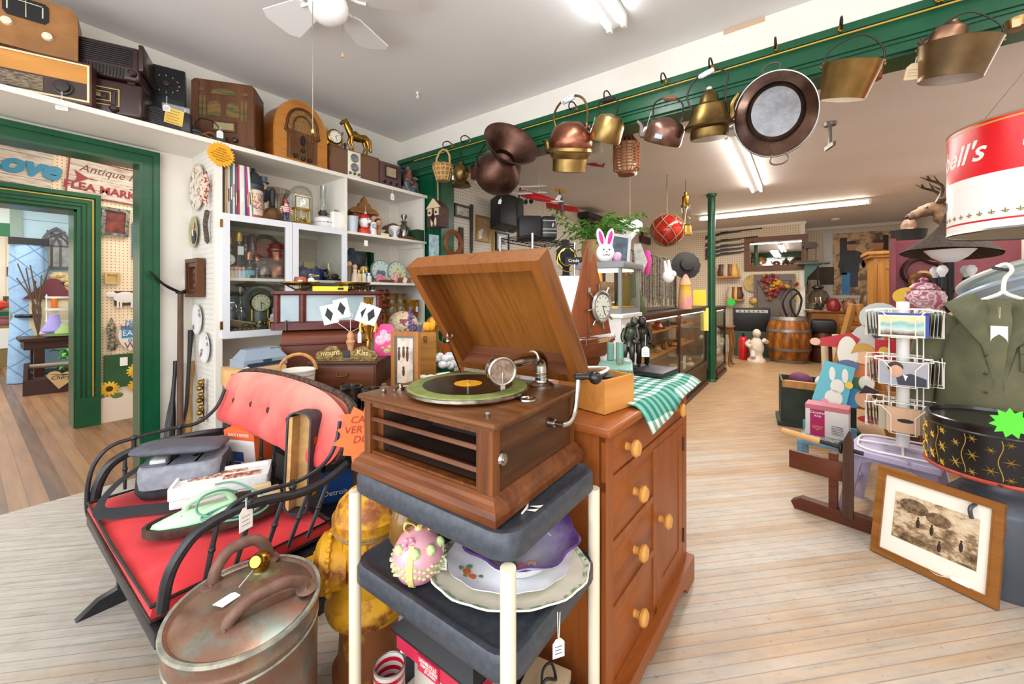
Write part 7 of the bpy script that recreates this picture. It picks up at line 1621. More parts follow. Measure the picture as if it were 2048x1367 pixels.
o=thing('stereo','black portable stereo on the wire shelf below the hanging speaker','stereo',(3.72,2.33,1.937),-48)
M().box(-.24,.0,-.12,.12,0,.25,.01).to('side_panel',BLACK,o);M().box(0,.17,-.13,.12,0,.25,.03,3).to('front_unit',mat('#2c2c30',.3),o)
m=M()
for z in(.06,.1,.19):m.box(.01,.16,-.135,-.128,z,z+.012)
m.ball((.12,-.132,.15),.012,.006,.03).to('silver_trim',STEEL,o)
for px,py,h,c,lab in((1190,500,.0,'#c8a878','x'),):
 p=at_d(1194,536,4.45);pot_=thing('potted_fern','leafy green plant in a ribbed tan pot behind the sailing boat','plant',p,0);pot_.scale=(1.25,)*3
 M().lathe([(0,0),(.1,0),(.13,.06),(.14,.16),(.13,.22),(.14,.24),(.12,.235),(.1,.1),(0,.2)],26,ripple=(.02,20,.13)).to('pot',mat('#c2a06c',.5,0,'#a8824e',10),pot_)
 m=M()
 for k in range(46):
  a=random.uniform(0,6.28);L_=random.uniform(.18,.42);dr=random.uniform(-.2,.16);b=random.uniform(.05,.2)
  pts=spline([(0,0,.2),(L_*.45*math.cos(a),L_*.45*math.sin(a),.24+b),(L_*math.cos(a),L_*math.sin(a),.22+b+dr)],3)
  for i in range(1,7):
   x,y,z=pts[i]
   for s in(-1,1):dx,dy=math.cos(a+s*1.0),math.sin(a+s*1.0);l_=.055;m.mesh([(x,y,z),(x+dx*l_*.5-dy*.012,y+dy*l_*.5+dx*.012,z+.008),(x+dx*l_,y+dy*l_,z-.015),(x+dx*l_*.5+dy*.012,y+dy*l_*.5-dx*.012,z)],[(0,1,2,3)])
  m.tube(pts,.003,4)
 m.to('leaves',mat('#3f7a2a',.45,0,'#67a03c',9),pot_,flatshade=True)
 solo(M().box(-.09,.09,-.09,.09,0,p.z-.002),'plant_stand',DKB,'square dark plinth carrying the leafy plant','stand',(p.x,p.y,0),20)
o=thing('necklace_stand','black velvet bust draped with gold chains under the wire shelf','stand',at_d(1132,553,3.3),-40);M().lathe([(0,0),(.06,0),(.03,.02),(.03,.08),(.09,.14),(.08,.22),(.035,.26),(.03,.3),(0,.31)],18,sy=.5).to('bust',mat('#151517',.9),o);M().torus((0,-.03,.16),.07,.006,'y',20,6).torus((0,-.035,.13),.09,.004,'y',20,6).to('gold_chain',GOLD,o)
solo(M().lathe([(0,0),(.17,0),(.19,.4),(.19,.42),(.17,.42),(.16,.02),(0,.02)],30,ripple=(.02,16,.19)),'lamp_shade_drum',mat('#dfe8ee',.6),'tall white scalloped drum shade behind the model boat','shade',(at_d(1125,690,3.0).x,at_d(1125,690,3.0).y,1.06))
o=thing('credit_sign','small black card with white word and scrollwork beside the tin cups','sign',at_d(1147,521,3.2),-42);M().box(-.07,.07,-.004,.004,-.03,.03).to('card',BLACK,o);text('Credit',.035,WHITE,o,(0,-.005,0))
solo(M().box(-.22,.22,-.2,.2,0,1.06),'low_cabinet',PW,'plain white low cabinet under the drum shade and velvet bust','cabinet',(at_d(1125,690,3.05).x,at_d(1125,690,3.05).y+.03,0),-20)
m=M()
for k in range(130):
 x=3.5+k*.0155;h=random.uniform(.46,.6);y=1.36+random.uniform(-.02,.02);r_=random.uniform(.003,.006);m.tube([(x,y,1.785),(x+random.uniform(-.004,.004),y,1.785-h)],r_,5)
t=NT('beads');v=t.coord();x=t.xyz(v)[0];f=t.noise(v,60,2);t.color(t.ramp(f,[(.3,'#141210'),(.45,'#5a4a38'),(.52,'#b0a898'),(.58,'#241e1a'),(.7,'#8a7a66')]));t.bump(t.noise(v,160,1),.6,.004)
o=solo(m,'bead_strings',t.fin(.3),'curtain of bead necklaces hung on a rod along the counter case','necklaces',(0,0,0));o['kind']='stuff'
o=thing('necklace_rack','black rod rack standing on the counter case for the bead necklaces','rack',(4.5,1.36,1.167));M().tube([(-1.05,0,.62),(1.05,0,.62)],.008,8).tube([(-1.05,0,0),(-1.05,0,.62)],.012,8).tube([(1.05,0,0),(1.05,0,.62)],.012,8).box(-1.05,1.05,-.06,.06,0,.012).to('rod_frame',BLACK,o)
def hangsmall(nm,lab,cat,px,py,d,mk,mt,rz=-60,s=1):
 o=solo(mk,nm,mt,lab,cat,at_d(px,py,d),rz);o.scale=(s,)*3;return o
hangsmall('pink_tassel','bright pink yarn tassel hanging on the necklace rack','tassel',1294,523,3.75,M().tube([(0,0,.1),(0,-.01,0),(0,0,-.12)],[.025,.04,.02],9),mat('#e0409a',.8,bump=1,bs=60))
hangsmall('clear_pouch','crumpled clear plastic pouch hung on the necklace rack','bag',1278,520,3.6,M().prism([(-.06,.2),(.02,.2),(.1,-.02),(.05,-.14),(-.05,-.06)],-.004,.004),mat('#9a9890',.2,0,'#c4c2bc',14),s=.75)
hangsmall('white_bunny','white knitted bunny hung on the necklace rack','toy',1337,545,4.3,M().ball((0,0,-.05),.08,.05,.09).ball((.05,0,-.02),.05).tube([(-.03,0,.0),(-.05,0,.16)],[.03,.015],8).tube([(.02,0,.0),(.0,0,.17)],[.03,.015],8),WHP,s=.8)
hangsmall('black_hat','black pleated hat hung on the far end of the necklace rack','hat',1372,530,5.0,M().put((0,0,0),(80,0,0)).lathe([(0,.12),(.12,.1),(.14,.04),(.28,0),(.27,-.01),(.1,.02)],26,ripple=(.03,14,.28)),mat('#1d1a1a',.8,0,'#2c2826',30),s=.62)
hangsmall('gnome','yellow painted gnome figure with pink base at the counter edge','figurine',1370,606,5.0,M().lathe([(0,-.1),(.11,-.1),(.12,.0),(.1,.2),(.09,.3),(.1,.32),(.05,.5),(0,.62)],18),mat('#e0b020',.5,0,'#d88aa0',5),s=.72)
hangsmall('price_sheet','yellow handwritten sheet taped above the counter case by the pole','sign',1399,595,5.6,M().box(-.085,.085,-.002,.002,-.11,.11),mat('#f0d848',.7,0,'#e8c838',30));hangsmall('price_strip','long yellow price strip taped on the glass next to the pole','sign',1412,638,5.9,M().box(-.035,.035,-.002,.002,-.17,.17),mat('#eed86a',.7))
p=at_d(1260,458,4.6);o=thing('paper_heart','white heart cut-out hanging on a thread above the bunny','ornament',p,-55);m=[(0,-.14)]+[(.07+.075*math.cos(R(a)),.045+.065*math.sin(R(a)))for a in range(-30,181,15)][0:]+[(-.07+.075*math.cos(R(a)),.045+.065*math.sin(R(a)))for a in range(0,211,15)];M().prism(m,-.004,.004).to('heart',mat('#e6e6e8',.6),o);M().tube([(0,0,.06),(0,0,CEIL2-p.z)],.0015,4).to('thread',STRING,o)
p=at_d(1334,460,5.2);o=thing('glass_float','big red glass fishing float in a rope net hanging from the ceiling','ornament',p,0);M().ball((0,0,0),.205,.205,.205,28,18).to('float_ball',mat('#8a1410',.1,0,'#b02a1c',5),o)
m=M()
for k in range(7):
 for sg in(-1,1):m.tube([(.211*math.cos(t_)*math.cos(2*PI*k/7+sg*t_*.8),.211*math.cos(t_)*math.sin(2*PI*k/7+sg*t_*.8),.211*math.sin(t_))for t_ in[PI*(i/14-.5)for i in range(15)]],.0045,5)
m.tube([(-.01,0,.2),(-.014,0,.5)],.005,5).tube([(.01,0,.2),(.014,0,.5)],.005,5).tube([(0,0,.5),(0,0,CEIL2-p.z)],.006,5).to('net',mat('#8a8466',.8),o)
p=at_d(1371,470,5.4);o=thing('brass_lantern','brass cage lantern with clear chimney hanging beside the red float','lantern',p,0)
M().lathe([(0,0),(.09,0),(.09,.02),(.075,.03),(.07,.12),(.05,.14),(0,.14)],22).lathe([(.055,.38),(.06,.4),(.045,.42),(.045,.52),(.02,.54),(.02,.58),(0,.6)],20).to('body',BRASS,o);M().lathe([(.05,.14),(.058,.2),(.058,.34),(.05,.39)],22).to('chimney',GL,o)
M().tube(spline([(-.085,0,.02),(-.11,0,.2),(-.09,0,.42),(-.04,0,.5)],5),.007,6).tube(spline([(.085,0,.02),(.11,0,.2),(.09,0,.42),(.04,0,.5)],5),.007,6).to('cage_bar',BRASS,o);M().tube([(0,0,.6),(0,0,CEIL2-p.z)],.003,4).to('hanger',DARKMETAL,o)
def wallpic(lab,px0,px1,py0,py1,fc,pc,fw=.025,nm='framed_picture',txt=None):
 a=at_v(px0,(py0+py1)/2,BV);b=at_v(px1,(py0+py1)/2,BV);w_=(b.x-a.x)/2;z0=at_v((px0+px1)/2,py1,BV).z;z1=at_v((px0+px1)/2,py0,BV).z
 o=thing(nm,lab,'frame',((a.x+b.x)/2,BV-.002,(z0+z1)/2));h=(z1-z0)/2
 M().frame(-w_,w_,-h,h,fw,-.025,0).to('frame',fc,o);M().box(-w_+fw*.8,w_-fw*.8,-.01,-.002,-h+fw*.8,h-fw*.8).to('picture',pc,o)
 if txt:text(txt,.04,BLACKINK,o,(0,-.012,0))
BF=mat('#241d1a',.4)
wallpic('tall dark frame with scene at the green jamb',886,902,397,452,BF,mat('#8a8478',.3,0,'#3a3430',9));wallpic('dark framed row of small pictures',907,940,410,436,BF,mat('#cfcabc',.2,0,'#8a867a',12))
wallpic('gold framed photograph of white calligraphy',950,977,432,483,mat('#a07838',.4,.3),mat('#a88868',.4,0,'#e8dccc',7,.55,.6));wallpic('black framed certificate beside the yellow instrument neck',990,1016,465,502,BF,mat('#cdd6da',.4),.02,txt='Vaper\nCoalition')
p=at_v(1018,428,BV-.26);o=thing('speaker','black wall speaker tilted down above the stereo','speaker',p,-22,rot=(-10,6,-22));M().box(-.2,.03,-.13,.13,-.2,.2,.008).to('cabinet',mat('#1b1c20',.5),o);M().box(.03,.15,-.13,.13,-.2,.2,.03,3).to('front_grille',mat('#2c2d31',.6),o)
def walltool(nm,lab,cat,px,py,mk,mt):return solo(mk,nm,mt,lab,cat,at_v(px,py,BV-.02))
walltool('banjo_neck','yellow banjo neck hanging on the peg wall','instrument',986,455,M().tube([(0,0,.25),(0,0,.13)],.035,8,flat=.4).tube([(0,0,.13),(0,0,-.45)],.022,8,flat=.5).tube([(-.06,0,.16),(.08,0,.11)],.01,6),mat('#b08a28',.4))
walltool('sheath_knife','long dark sheathed blade on the peg wall','tool',943,450,M().prism([(-.02,.25),(.025,.25),(.02,.06),(.015,-.3),(0,-.36),(-.015,-.3)],-.01,.01),mat('#2c2620',.5));walltool('iron_bar','flat dark iron strap on the peg wall','tool',922,492,M().box(-.035,.035,-.01,.01,-.22,.22),mat('#3a3634',.5,.5))
walltool('wooden_ring','copper coloured wooden hoop on the peg wall','ornament',906,486,M().torus((0,0,0),.13,.03,'y',30,8),mat('#8a4e28',.3));
walltool('tin_sign','small blue printed card on the green jamb','sign',868,495,M().box(-.07,.07,-.004,.004,-.14,.14),mat('#6fa4b8',.5,0,'#c8dce0',18))
walltool('carved_bracket','dark carved wooden bracket high on the peg wall above the plant','bracket',1172,445,M().box(-.32,.32,-.2,0,.05,.14).box(-.26,.26,-.16,0,-.03,.05).prism([(-.2,-.03),(.2,-.03),(.1,-.3),(-.1,-.3)],-.1,0),mat('#2c1e18',.5))
walltool('wooden_plane','old wooden block plane hanging on the wall beyond the heart','tool',1287,478,M().box(-.3,.4,-.06,.0,-.1,.06).box(-.2,-.15,-.05,0,.06,.25),mat('#4a3222',.6))
def far_(nm,lab,cat,px,py,mk,mt,u=FU-.03):return solo(mk,nm,mt,lab,cat,at_u(px,py,u),-90)
for k,(py,lab)in enumerate(((466,'topmost rifle on the far wall'),(481,'second rifle from the top on the far wall'),(492,'third rifle from the top on the far wall'),(500,'fourth rifle from the top on the far wall'),(508,'lowest rifle on the far wall'))):
 o=thing('rifle',lab,'rifle',at_u(1462,py,FU-.04),0,'rifles on the far wall');o.rotation_euler=Euler((0,R(-2),R(-90)))
 M().prism([(-.55,-.09),(-.53,.0),(-.25,.03),(.2,.03),(.2,.005),(-.2,-.01)],-.02,.02).to('stock',mat('#3a2418',.4),o);M().tube([(-.2,-.0,.03),(.62-.08*k,0,.035)],.012,8).box(-.22,-.05,-.02,.02,.02,.05).to('barrel',mat('#211f1f',.35,.6),o)
o=thing('wall_mirror','wooden framed wall mirror on the far wall reflecting the shop','mirror',at_u(1550,506,FU-.01),-90);W_,Hh=1.06*met(50,o.location),met(34,o.location)
M().frame(-W_,W_,-Hh,Hh,.11,-.05,0).to('frame',wood('#5a3420','#7e5030','x',10),o);t=NT('mirror2');t.color('#dcdcd8');M().box(-W_+.1,W_-.1,-.02,-.01,-Hh+.1,Hh-.1).to('mirror_glass',t.fin(.02,1),o)
o=thing('panel_door','grey brown painted panel door leaning on the far wall behind the barrel','door',at_u(1548,590,FU-.08),-90);o.location.z=0;q=met(33,o.location)*1.05;M().box(-q,q,-.03,.0,.02,at_u(1548,548,FU-.08).z).to('slab',mat('#6b5f55',.6),o)
zt=at_u(1548,555,FU-.08).z;m=M().frame(-q+.06,q-.06,.4,zt-.06,.012,-.036,-.03)
for a,b in(((-q+.08,zt-.08),(-.1,zt-.5)),((q-.08,zt-.08),(.1,zt-.5)),((-q+.08,.45),(-.1,zt-.75)),((q-.08,.45),(.1,zt-.75))):m.tube([(a[0],-.034,a[1]),(b[0],-.034,b[1])],.008,5)
m.to('panel_line',mat('#453c35',.6),o)
far_('flower_basket','red and yellow flower bunch hung on the grey brown door','flowers',1548,570,(lambda m:[m.ball((random.gauss(0,.13),random.uniform(-.12,-.02),random.gauss(0,.1)),.05,.04,.04,7,5)for _ in range(40)]and m)(M()),mat('#8a1c28',.7,0,'#c8982a',5,.5,.56),FU-.12)
far_('round_tray','yellow printed round tray hung near the grey brown door','tray',1508,566,M().put((0,0,0),(90,0,0)).lathe([(0,0),(.18,0),(.2,.03),(.19,.03),(0,.012)],26),mat('#d8a840',.5,0,'#8a8a70',9));far_('pink_flower','pink silk rose in a yellow wall pocket','flowers',1508,605,M().ball((0,-.04,.05),.09,.06,.09).box(-.06,.06,-.04,.0,-.36,-.06),mat('#d85a78',.6,0,'#c8b048',5,.45,.55));far_('yellow_gloves','yellow handled tool hanging near the mirror corner','tool',1589,582,M().tube([(0,0,.3),(0,-.02,.1),(0,0,-.2)],[.03,.05,.04],8),mat('#e0b81c',.5))
for z_,px0,px1,py,lab in((0,1432,1480,553,'upper wooden wall shelf with jars beyond the pole'),(1,1450,1488,598,'lower wooden wall shelf with a green price star')):
 a=at_u(px0,py,FU-.15);b=at_u(px1,py,FU-.15);solo(M().box(-.15,.13,-(a.y-b.y)/2,(a.y-b.y)/2,-.03,0),'wall_shelf',wood('#a87030','#cc944c','y',10),lab,'shelf',(FU-.15,(a.y+b.y)/2,a.z))
 for k in range(4):
  c=['#5a3a28','#c8b8a0','#7a4a2c','#e0b050'][(k+z_)%4];solo(M().lathe([(0,0),(.08,0),(.1,.1),(.06,.22),(.07,.28),(0,.28)],14),'jar',mat(c,.4),['brown','cream','reddish','golden'][(k+z_)%4]+' jar on the '+('upper' if not z_ else 'lower')+' wooden wall shelf','jar',(FU-.15,a.y-.12-(a.y-b.y-.2)*k/3.4,a.z),0,'jars on the wall shelves')
far_('price_star','bright green star sticker on the lower wall shelf','sticker',1462,604,M().prism(star(10,.1,.07),-.004,.004),mat('#2fd04a',.5),FU-.34)
o=thing('barrel','oak whisky barrel with grey steel hoops standing on the floor','barrel',(9.75,.235,0))
bp=[(.29,0),(.335,.12),(.375,.3),(.385,.45),(.375,.6),(.335,.78),(.29,.9),(.26,.9),(.26,.87),(0,.87)]
t=NT('staves');v=t.coord((1,1,.3));f=t.noise(v,9,6,.7);t.color(t.ramp(f,[(.3,'#3a1c0a'),(.5,'#8a5018'),(.65,'#b87828')]));M().lathe(bp,36).to('staves',t.fin(.3),o)
for z0,z1,r0,r1 in((0,.06,.293,.318),(.24,.29,.366,.376),(.61,.66,.376,.366),(.84,.905,.312,.292)):M().lathe([(r0+.002,z0),(r0+.008,z0),(r1+.008,z1),(r1,z1)],36).to('hoop',mat('#8d8d8c',.35,.8),o)
o=thing('cherub_statue','white plaster cherub statue beside the barrel','statue',(9.35,.75,0),-70);PL=mat('#e0d4c4',.6,0,'#c8b8a4',10)
M().lathe([(0,0),(.16,0),(.16,.05),(.12,.08),(.1,.16),(.13,.24),(.13,.32),(.1,.42),(.06,.47),(.05,.5)],20).ball((0,-.02,.57),.075,.08,.085).tube(spline([(.1,0,.42),(.17,-.05,.4),(.1,-.12,.45)],4),.04,8).tube(spline([(-.1,0,.42),(-.17,0,.35),(-.12,-.1,.3)],4),.04,8).tube([(-.06,-.02,.25),(-.09,-.12,.1)],[.07,.045],10).to('statue_body',PL,o,ang=70)
o=thing('fire_extinguisher','red fire extinguisher standing beside the cherub','extinguisher',(9.55,1.0,0));M().lathe([(0,0),(.085,0),(.09,.02),(.09,.4),(.06,.46),(.03,.48),(0,.48)],20).to('cylinder',mat('#c01c24',.25),o);M().lathe([(.025,.47),(.025,.53),(0,.53)],12).box(-.1,.02,-.015,.015,.52,.54).to('valve',BLACK,o)
o=thing('amplifier','black guitar amplifier with silver control strip on a green bin','amplifier',(10.2,.92,.55),-80);M().box(-.34,.34,-.15,.15,0,.5,.015).to('cabinet',BLACK,o);M().box(-.3,.3,-.156,-.15,.4,.46).to('control_strip',mat('#b8b4aa',.4),o)
for k in range(6):M().put((-.22+.085*k,-.156,.43),(90,0,0)).lathe([(.014,0),(.012,.015),(0,.015)],10).to('knob',BLACK,o)
solo(M().box(-.32,.32,-.2,.2,0,.548),'green_bin',mat('#3c4a3c',.6),'dark green bin under the black amplifier','bin',(10.2,.92,0),-80)
solo(M().tube(spline([(-.12,0,0),(-.2,0,.3),(0,.02,.55),(.15,0,.35),(.05,0,.02),(-.05,.02,.3),(.1,0,.5)],6),.02,7),'bridle',BLACK,'black leather bridle straps standing on the barrel top','bridle',(9.75,.15,.9),-60)
o=thing('side_table','brown side table with slim cabriole legs past the glass case','table',(8.55,1.25,0));M().box(-.2,.2,-.2,.2,.72,.75,.005).box(-.17,.17,-.17,.17,.6,.72).to('top',WOODM,o)
for sx in(-.16,.16):
 for sy in(-.16,.16):M().tube(spline([(sx,sy,.62),(sx*1.1,sy*1.1,.4),(sx*.85,sy*.85,.1),(sx*1.1,sy*1.1,0)],4),[.03]*5+[.02]*7+[.025],8).to('leg',WOODM,o)
p0,p1=at_u(1648,465,RU-.02),at_u(1818,445,RU-.02);zb=at_u(1700,592,RU-.02).z
o=thing('photo_banner','big printed banner photograph of a couple, pinned on the recess wall','banner',((p0.x),(p0.y+p1.y)/2,zb),-90);W_=(p0.y-p1.y)/2;Hh=p0.z-zb
t=NT('foliage_print');v=t.coord();f=t.noise(v,3.5,6,.7);t.color(t.ramp(f,[(.3,'#4a3020'),(.45,'#8a6a50'),(.55,'#d8b888'),(.7,'#c89a60')]));PRN=t.fin(.5)
M().box(-W_,W_,-.004,.004,-.05,Hh).to('banner_sheet',mat('#d6d2ce',.5),o);M().box(-W_*.78,W_*.62,-.008,-.003,.02,Hh*.97).to('photograph',PRN,o)
def fig(x,s,shirt,legs,cap=None):
 hd=lambda z:z*Hh
 M().put((x,-.01,0)).prism([(-.12*s,hd(.36)),(.12*s,hd(.36)),(.14*s,hd(.52)),(.2*s,hd(.42)),(.24*s,hd(.46)),(.17*s,hd(.66)),(.06*s,hd(.7)),(-.06*s,hd(.7)),(-.17*s,hd(.66)),(-.24*s,hd(.46)),(-.2*s,hd(.42)),(-.14*s,hd(.52))],-.003,.002).to('printed_shirt',mat(shirt,.6,0,'#5a5048',5,.5,.8),o);M().put((x,-.0105,0)).box(-.11*s,.11*s,-.001,.003,hd(.14),hd(.4)).to('printed_trousers',mat(legs,.5),o)
 M().put((x,-.011,0)).ball((0,0,hd(.76)),.085*s,.004,hd(.075)).to('printed_face',mat('#c08a68',.5),o);M().put((x,-.0125,0)).ball((0,0,hd(.815)),.085*s,.004,hd(.03)).to('printed_hair',mat(cap or '#5a3a28',.5),o)
fig(-.22,1,'#3c4450','#3a4050','#2a2e36');fig(.22,1.15,'#d0742c','#262e48');M().box(-W_*.55,-W_*.35,-.012,-.008,.04,Hh*.36).to('printed_blue_box',mat('#3a8ac8',.5),o);[M().box(a_*W_,b_*W_,-.012,-.008,Hh*.33,Hh*.9).to('printed_trunk',mat('#2a1a14',.5),o)for a_,b_ in((-.6,-.42),(.42,.55))]
a=at_u(1603,527,FU+.02);o=thing('bracket_shelf','green bracket shelf on the chase with a small wooden lantern clock','shelf',(FU-.02,a.y-.05,a.z),-90);M().box(-.12,.42,-.3,0,-.03,0).prism([(0,-.03),(.3,-.03),(.2,-.12),(.05,-.3),(.03,-.5),(0,-.5)],-.16,-.1).to('shelf_board',GREEN,o)
o=thing('lantern_clock','small dark wooden house shaped lantern on the green bracket','lantern',(FU-.18,a.y-.15,a.z),-90);M().box(-.13,.13,-.1,.1,0,.04).box(-.11,.11,-.09,.09,.3,.34).prism([(-.13,.34),(.13,.34),(.1,.42),(-.1,.42)],-.1,.1).to('body',mat('#3a2318',.5),o)
for sx in(-.09,.09):M().box(sx-.015,sx+.015,-.08,-.06,.04,.3).to('column',mat('#5a3822',.5),o)
solo(M().box(-.4,.4,-.02,.02,-.2,.2),'carved_plaque',mat('#3a2a22',.6,0,'#4c382c',12,bump=.5,bs=20),'dark rectangular wooden plaque under the green bracket shelf','plaque',at_u(1624,552,RU-.04),-90)
for px,lab,s in((1610,'pale barn board leaning at the chase corner',0),(1620,'second pale barn board leaning beside the first',.1)):b0=at_u(px+18,660,RU-.35);b1=at_u(px+12,560,RU-.08);M_=M().tube([(0,0,0),(b1.x-b0.x,b1.y-b0.y,b1.z-.004)],.06,4);solo(M_,'barn_board',mat('#cfc4b4',.8,0,'#8a7a68',5,.5,.7),lab,'board',(b0.x,b0.y,.004))
d_=at_z(1680,745,.02);o=thing('dresser','golden oak dresser with four drawers below the banner','dresser',(10.6,-1.05,0),-82)
M().box(-.95,.5,-.25,.25,.06,.98).box(-1.0,.55,-.28,.27,.98,1.02,.006).to('carcass',wood('#7a4a20','#a8703a','z',8),o)
for k in range(4):d=M().box(-.5,.45,-.262,-.25,.1+.215*k,.3+.215*k,.004).to('drawer',wood('#8a5424','#b67c40','x',8),o);[M().ball((kx,-.275,.2+.215*k),.022).to('knob',mat('#5a3418',.4),d)for kx in(-.3,.25)]
o=thing('letter_sign','large black wooden letters standing on the dresser top','sign',(10.5,-.62,1.02),-82);text('th  th',.3,BLACKINK,o,(-.1,-.1,.14),ex=.02);M().box(-.6,.45,-.1,.1,-.0,.01).to('letter_base',WHITE,o)
o=thing('oil_lamp','large glass oil lamp with harp wire on the dresser','lamp',(10.4,-.25,1.03));M().lathe([(0,0),(.1,0),(.05,.06),(.17,.14),(.2,.26),(.14,.38),(.06,.42),(.05,.5),(0,.5)],24).to('glass_font',glass('#c9c4b8',.7),o);M().tube(spline([(-.05,0,.5),(-.1,0,.65),(-.05,0,.85),(0,0,.9),(.05,0,.85),(.1,0,.65),(.05,0,.5)],4),.012,6).to('harp',DARKMETAL,o);M().lathe([(.06,.42),(.11,.45),(.1,.48),(0,.5)],18).to('burner',BAKED,o)
for k,(y,c,lab)in enumerate(((-.75,'#8a5a34','small brown teapot on the dresser top'),(-1.0,'#6a4a28','tall brown jug on the dresser top'),(-1.3,'#d8d4cc','white box on the dresser top'),(-.5,'#8a1c20','round red pot on the dresser top'))):solo(M().lathe([(0,0),(.1,0),(.12,.1),(.08,.2+.12*(k==1)),(.05,.24+.12*(k==1)),(0,.25+.12*(k==1))],16),'jug',mat(c,.35),lab,'jug',(10.3,y,1.022))
o=thing('copper_keg','dark copper keg on the floor between barrel and dresser','keg',(10.08,-.33,0));M().lathe([(0,0),(.2,0),(.23,.15),(.23,.45),(.2,.6),(0,.6)],24).to('body',mat('#5a3424',.4,.4),o);M().lathe([(.232,.3),(.236,.33),(.232,.36)],24).to('band',DARKMETAL,o)
solo(M().box(-.25,.25,-.2,.2,0,.25,.06),'black_bag',BLACK,'black plastic bag with white paper on the copper keg','bag',(10.08,-.33,.602));
# ================= right side of the shop =================
LAV=mat('#b9aecb',.55,0,'#a89cbc',9);WIRE=mat('#eceae6',.35)
SX,SY,SH=3.30,-.455,.42
o=thing('stool','lavender painted wooden stool under the postcard rack','stool',(SX,SY,0),-107)
M().rings([[(x*.205,y*.195,z)for x,y in((-1,-1),(1,-1),(1,1),(-1,1))]for z in(SH-.035,SH-.006)]+[[(x*.2,y*.19,SH)for x,y in((-1,-1),(1,-1),(1,1),(-1,1))]]).to('seat',patches('#b9aecb','#6a6478',10,.62,.05,.55,0,bump=.1,st=(1,4,1)),o)
for sx in(-1,1):
 for sy in(-1,1):M().rings([[(sx*(.215+a),sy*(.175+b),0)for a,b in((-.025,-.02),(.025,-.02),(.025,.02),(-.025,.02))],[(sx*(.15+a),sy*(.14+b),SH-.03)for a,b in((-.03,-.02),(.03,-.02),(.03,.02),(-.03,.02))]]).to('leg',LAV,o)
for sy in(-1,1):M().prism([(-.16,SH-.1),(-.08,SH-.065),(.08,SH-.065),(.16,SH-.1),(.16,SH-.03),(-.16,SH-.03)],sy*.145-.008,sy*.145+.008).to('apron',LAV,o)
for sx in(-1,1):M().box(sx*.2-.012,sx*.2+.012,-.16,.16,.14,.175).to('stretcher',LAV,o)
RX,RY=3.315,-.485;o=thing('postcard_rack','white wire spinning postcard rack with three tiers on the lavender stool','rack',(RX,RY,SH+.001),-98)
M().tube([(0,0,.02),(0,0,.88)],.03,18).lathe([(.03,.88),(.02,.885),(0,.885)],16).to('pole',WIRE,o);M().tube([(x,y,.008)for x,y in rrect(-.2,.2,-.18,.18,.1)],.006,7,closed=True).tube([(-.2,0,.008),(0,0,.02),(.2,0,.008)],.006,6).tube([(0,-.18,.008),(0,0,.02),(0,.18,.008)],.006,6).to('base_ring',WIRE,o)
TI=(.13,.40,.68)
for z in TI:
 m=M()
 for a in(0,90,180,270):
  m.put((0,0,z),(0,0,a));y0,y1=-.085,-.165
  m.tube([(-.12,y0,.16),(.12,y0,.16)],.003,5).tube([(-.12,y1,.15),(-.09,y1,.15),(-.05,y1,.1),(-.05,y1,0),(.05,y1,0),(.05,y1,.1),(.09,y1,.15),(.12,y1,.15)],.003,5)
  for x in(-.12,.12):m.tube([(x,y0,.16),(x,y1,.15)],.003,5)
  for x in(-.05,.05):m.tube([(x,y1,0),(x,y0,0),(x,y0,.16),(x*.4,0,.16)],.003,5)
 m.to('wire_pocket',WIRE,o)
m=M()
for x,y in((.06,-.05),(-.06,-.05),(.06,.05),(-.06,.05),(.085,-.05)):m.tube([(x,y,.1),(x,y,.84)],.003,5)
m.to('upright_wire',WIRE,o)
t=NT('sea');v=t.coord();z=t.xyz(v)[2];f=t.noise(v,16,4);t.color(t.ramp(t.math('ADD',t.math('MULTIPLY',z,5.5),t.math('MULTIPLY',f,.35)),[(.25,'#5a3420'),(.42,'#c8d8d0'),(.6,'#7ab8b8'),(.72,'#f0d8a0'),(.95,'#f0c060')]));SEA=t.fin(.4)
CCOL=['#c9b89a','#b0a890','#d8d0c0','#8a8074','#e0d4c0','#a8c0c0']
ND={0:'front',90:'right hand',270:'left hand'}
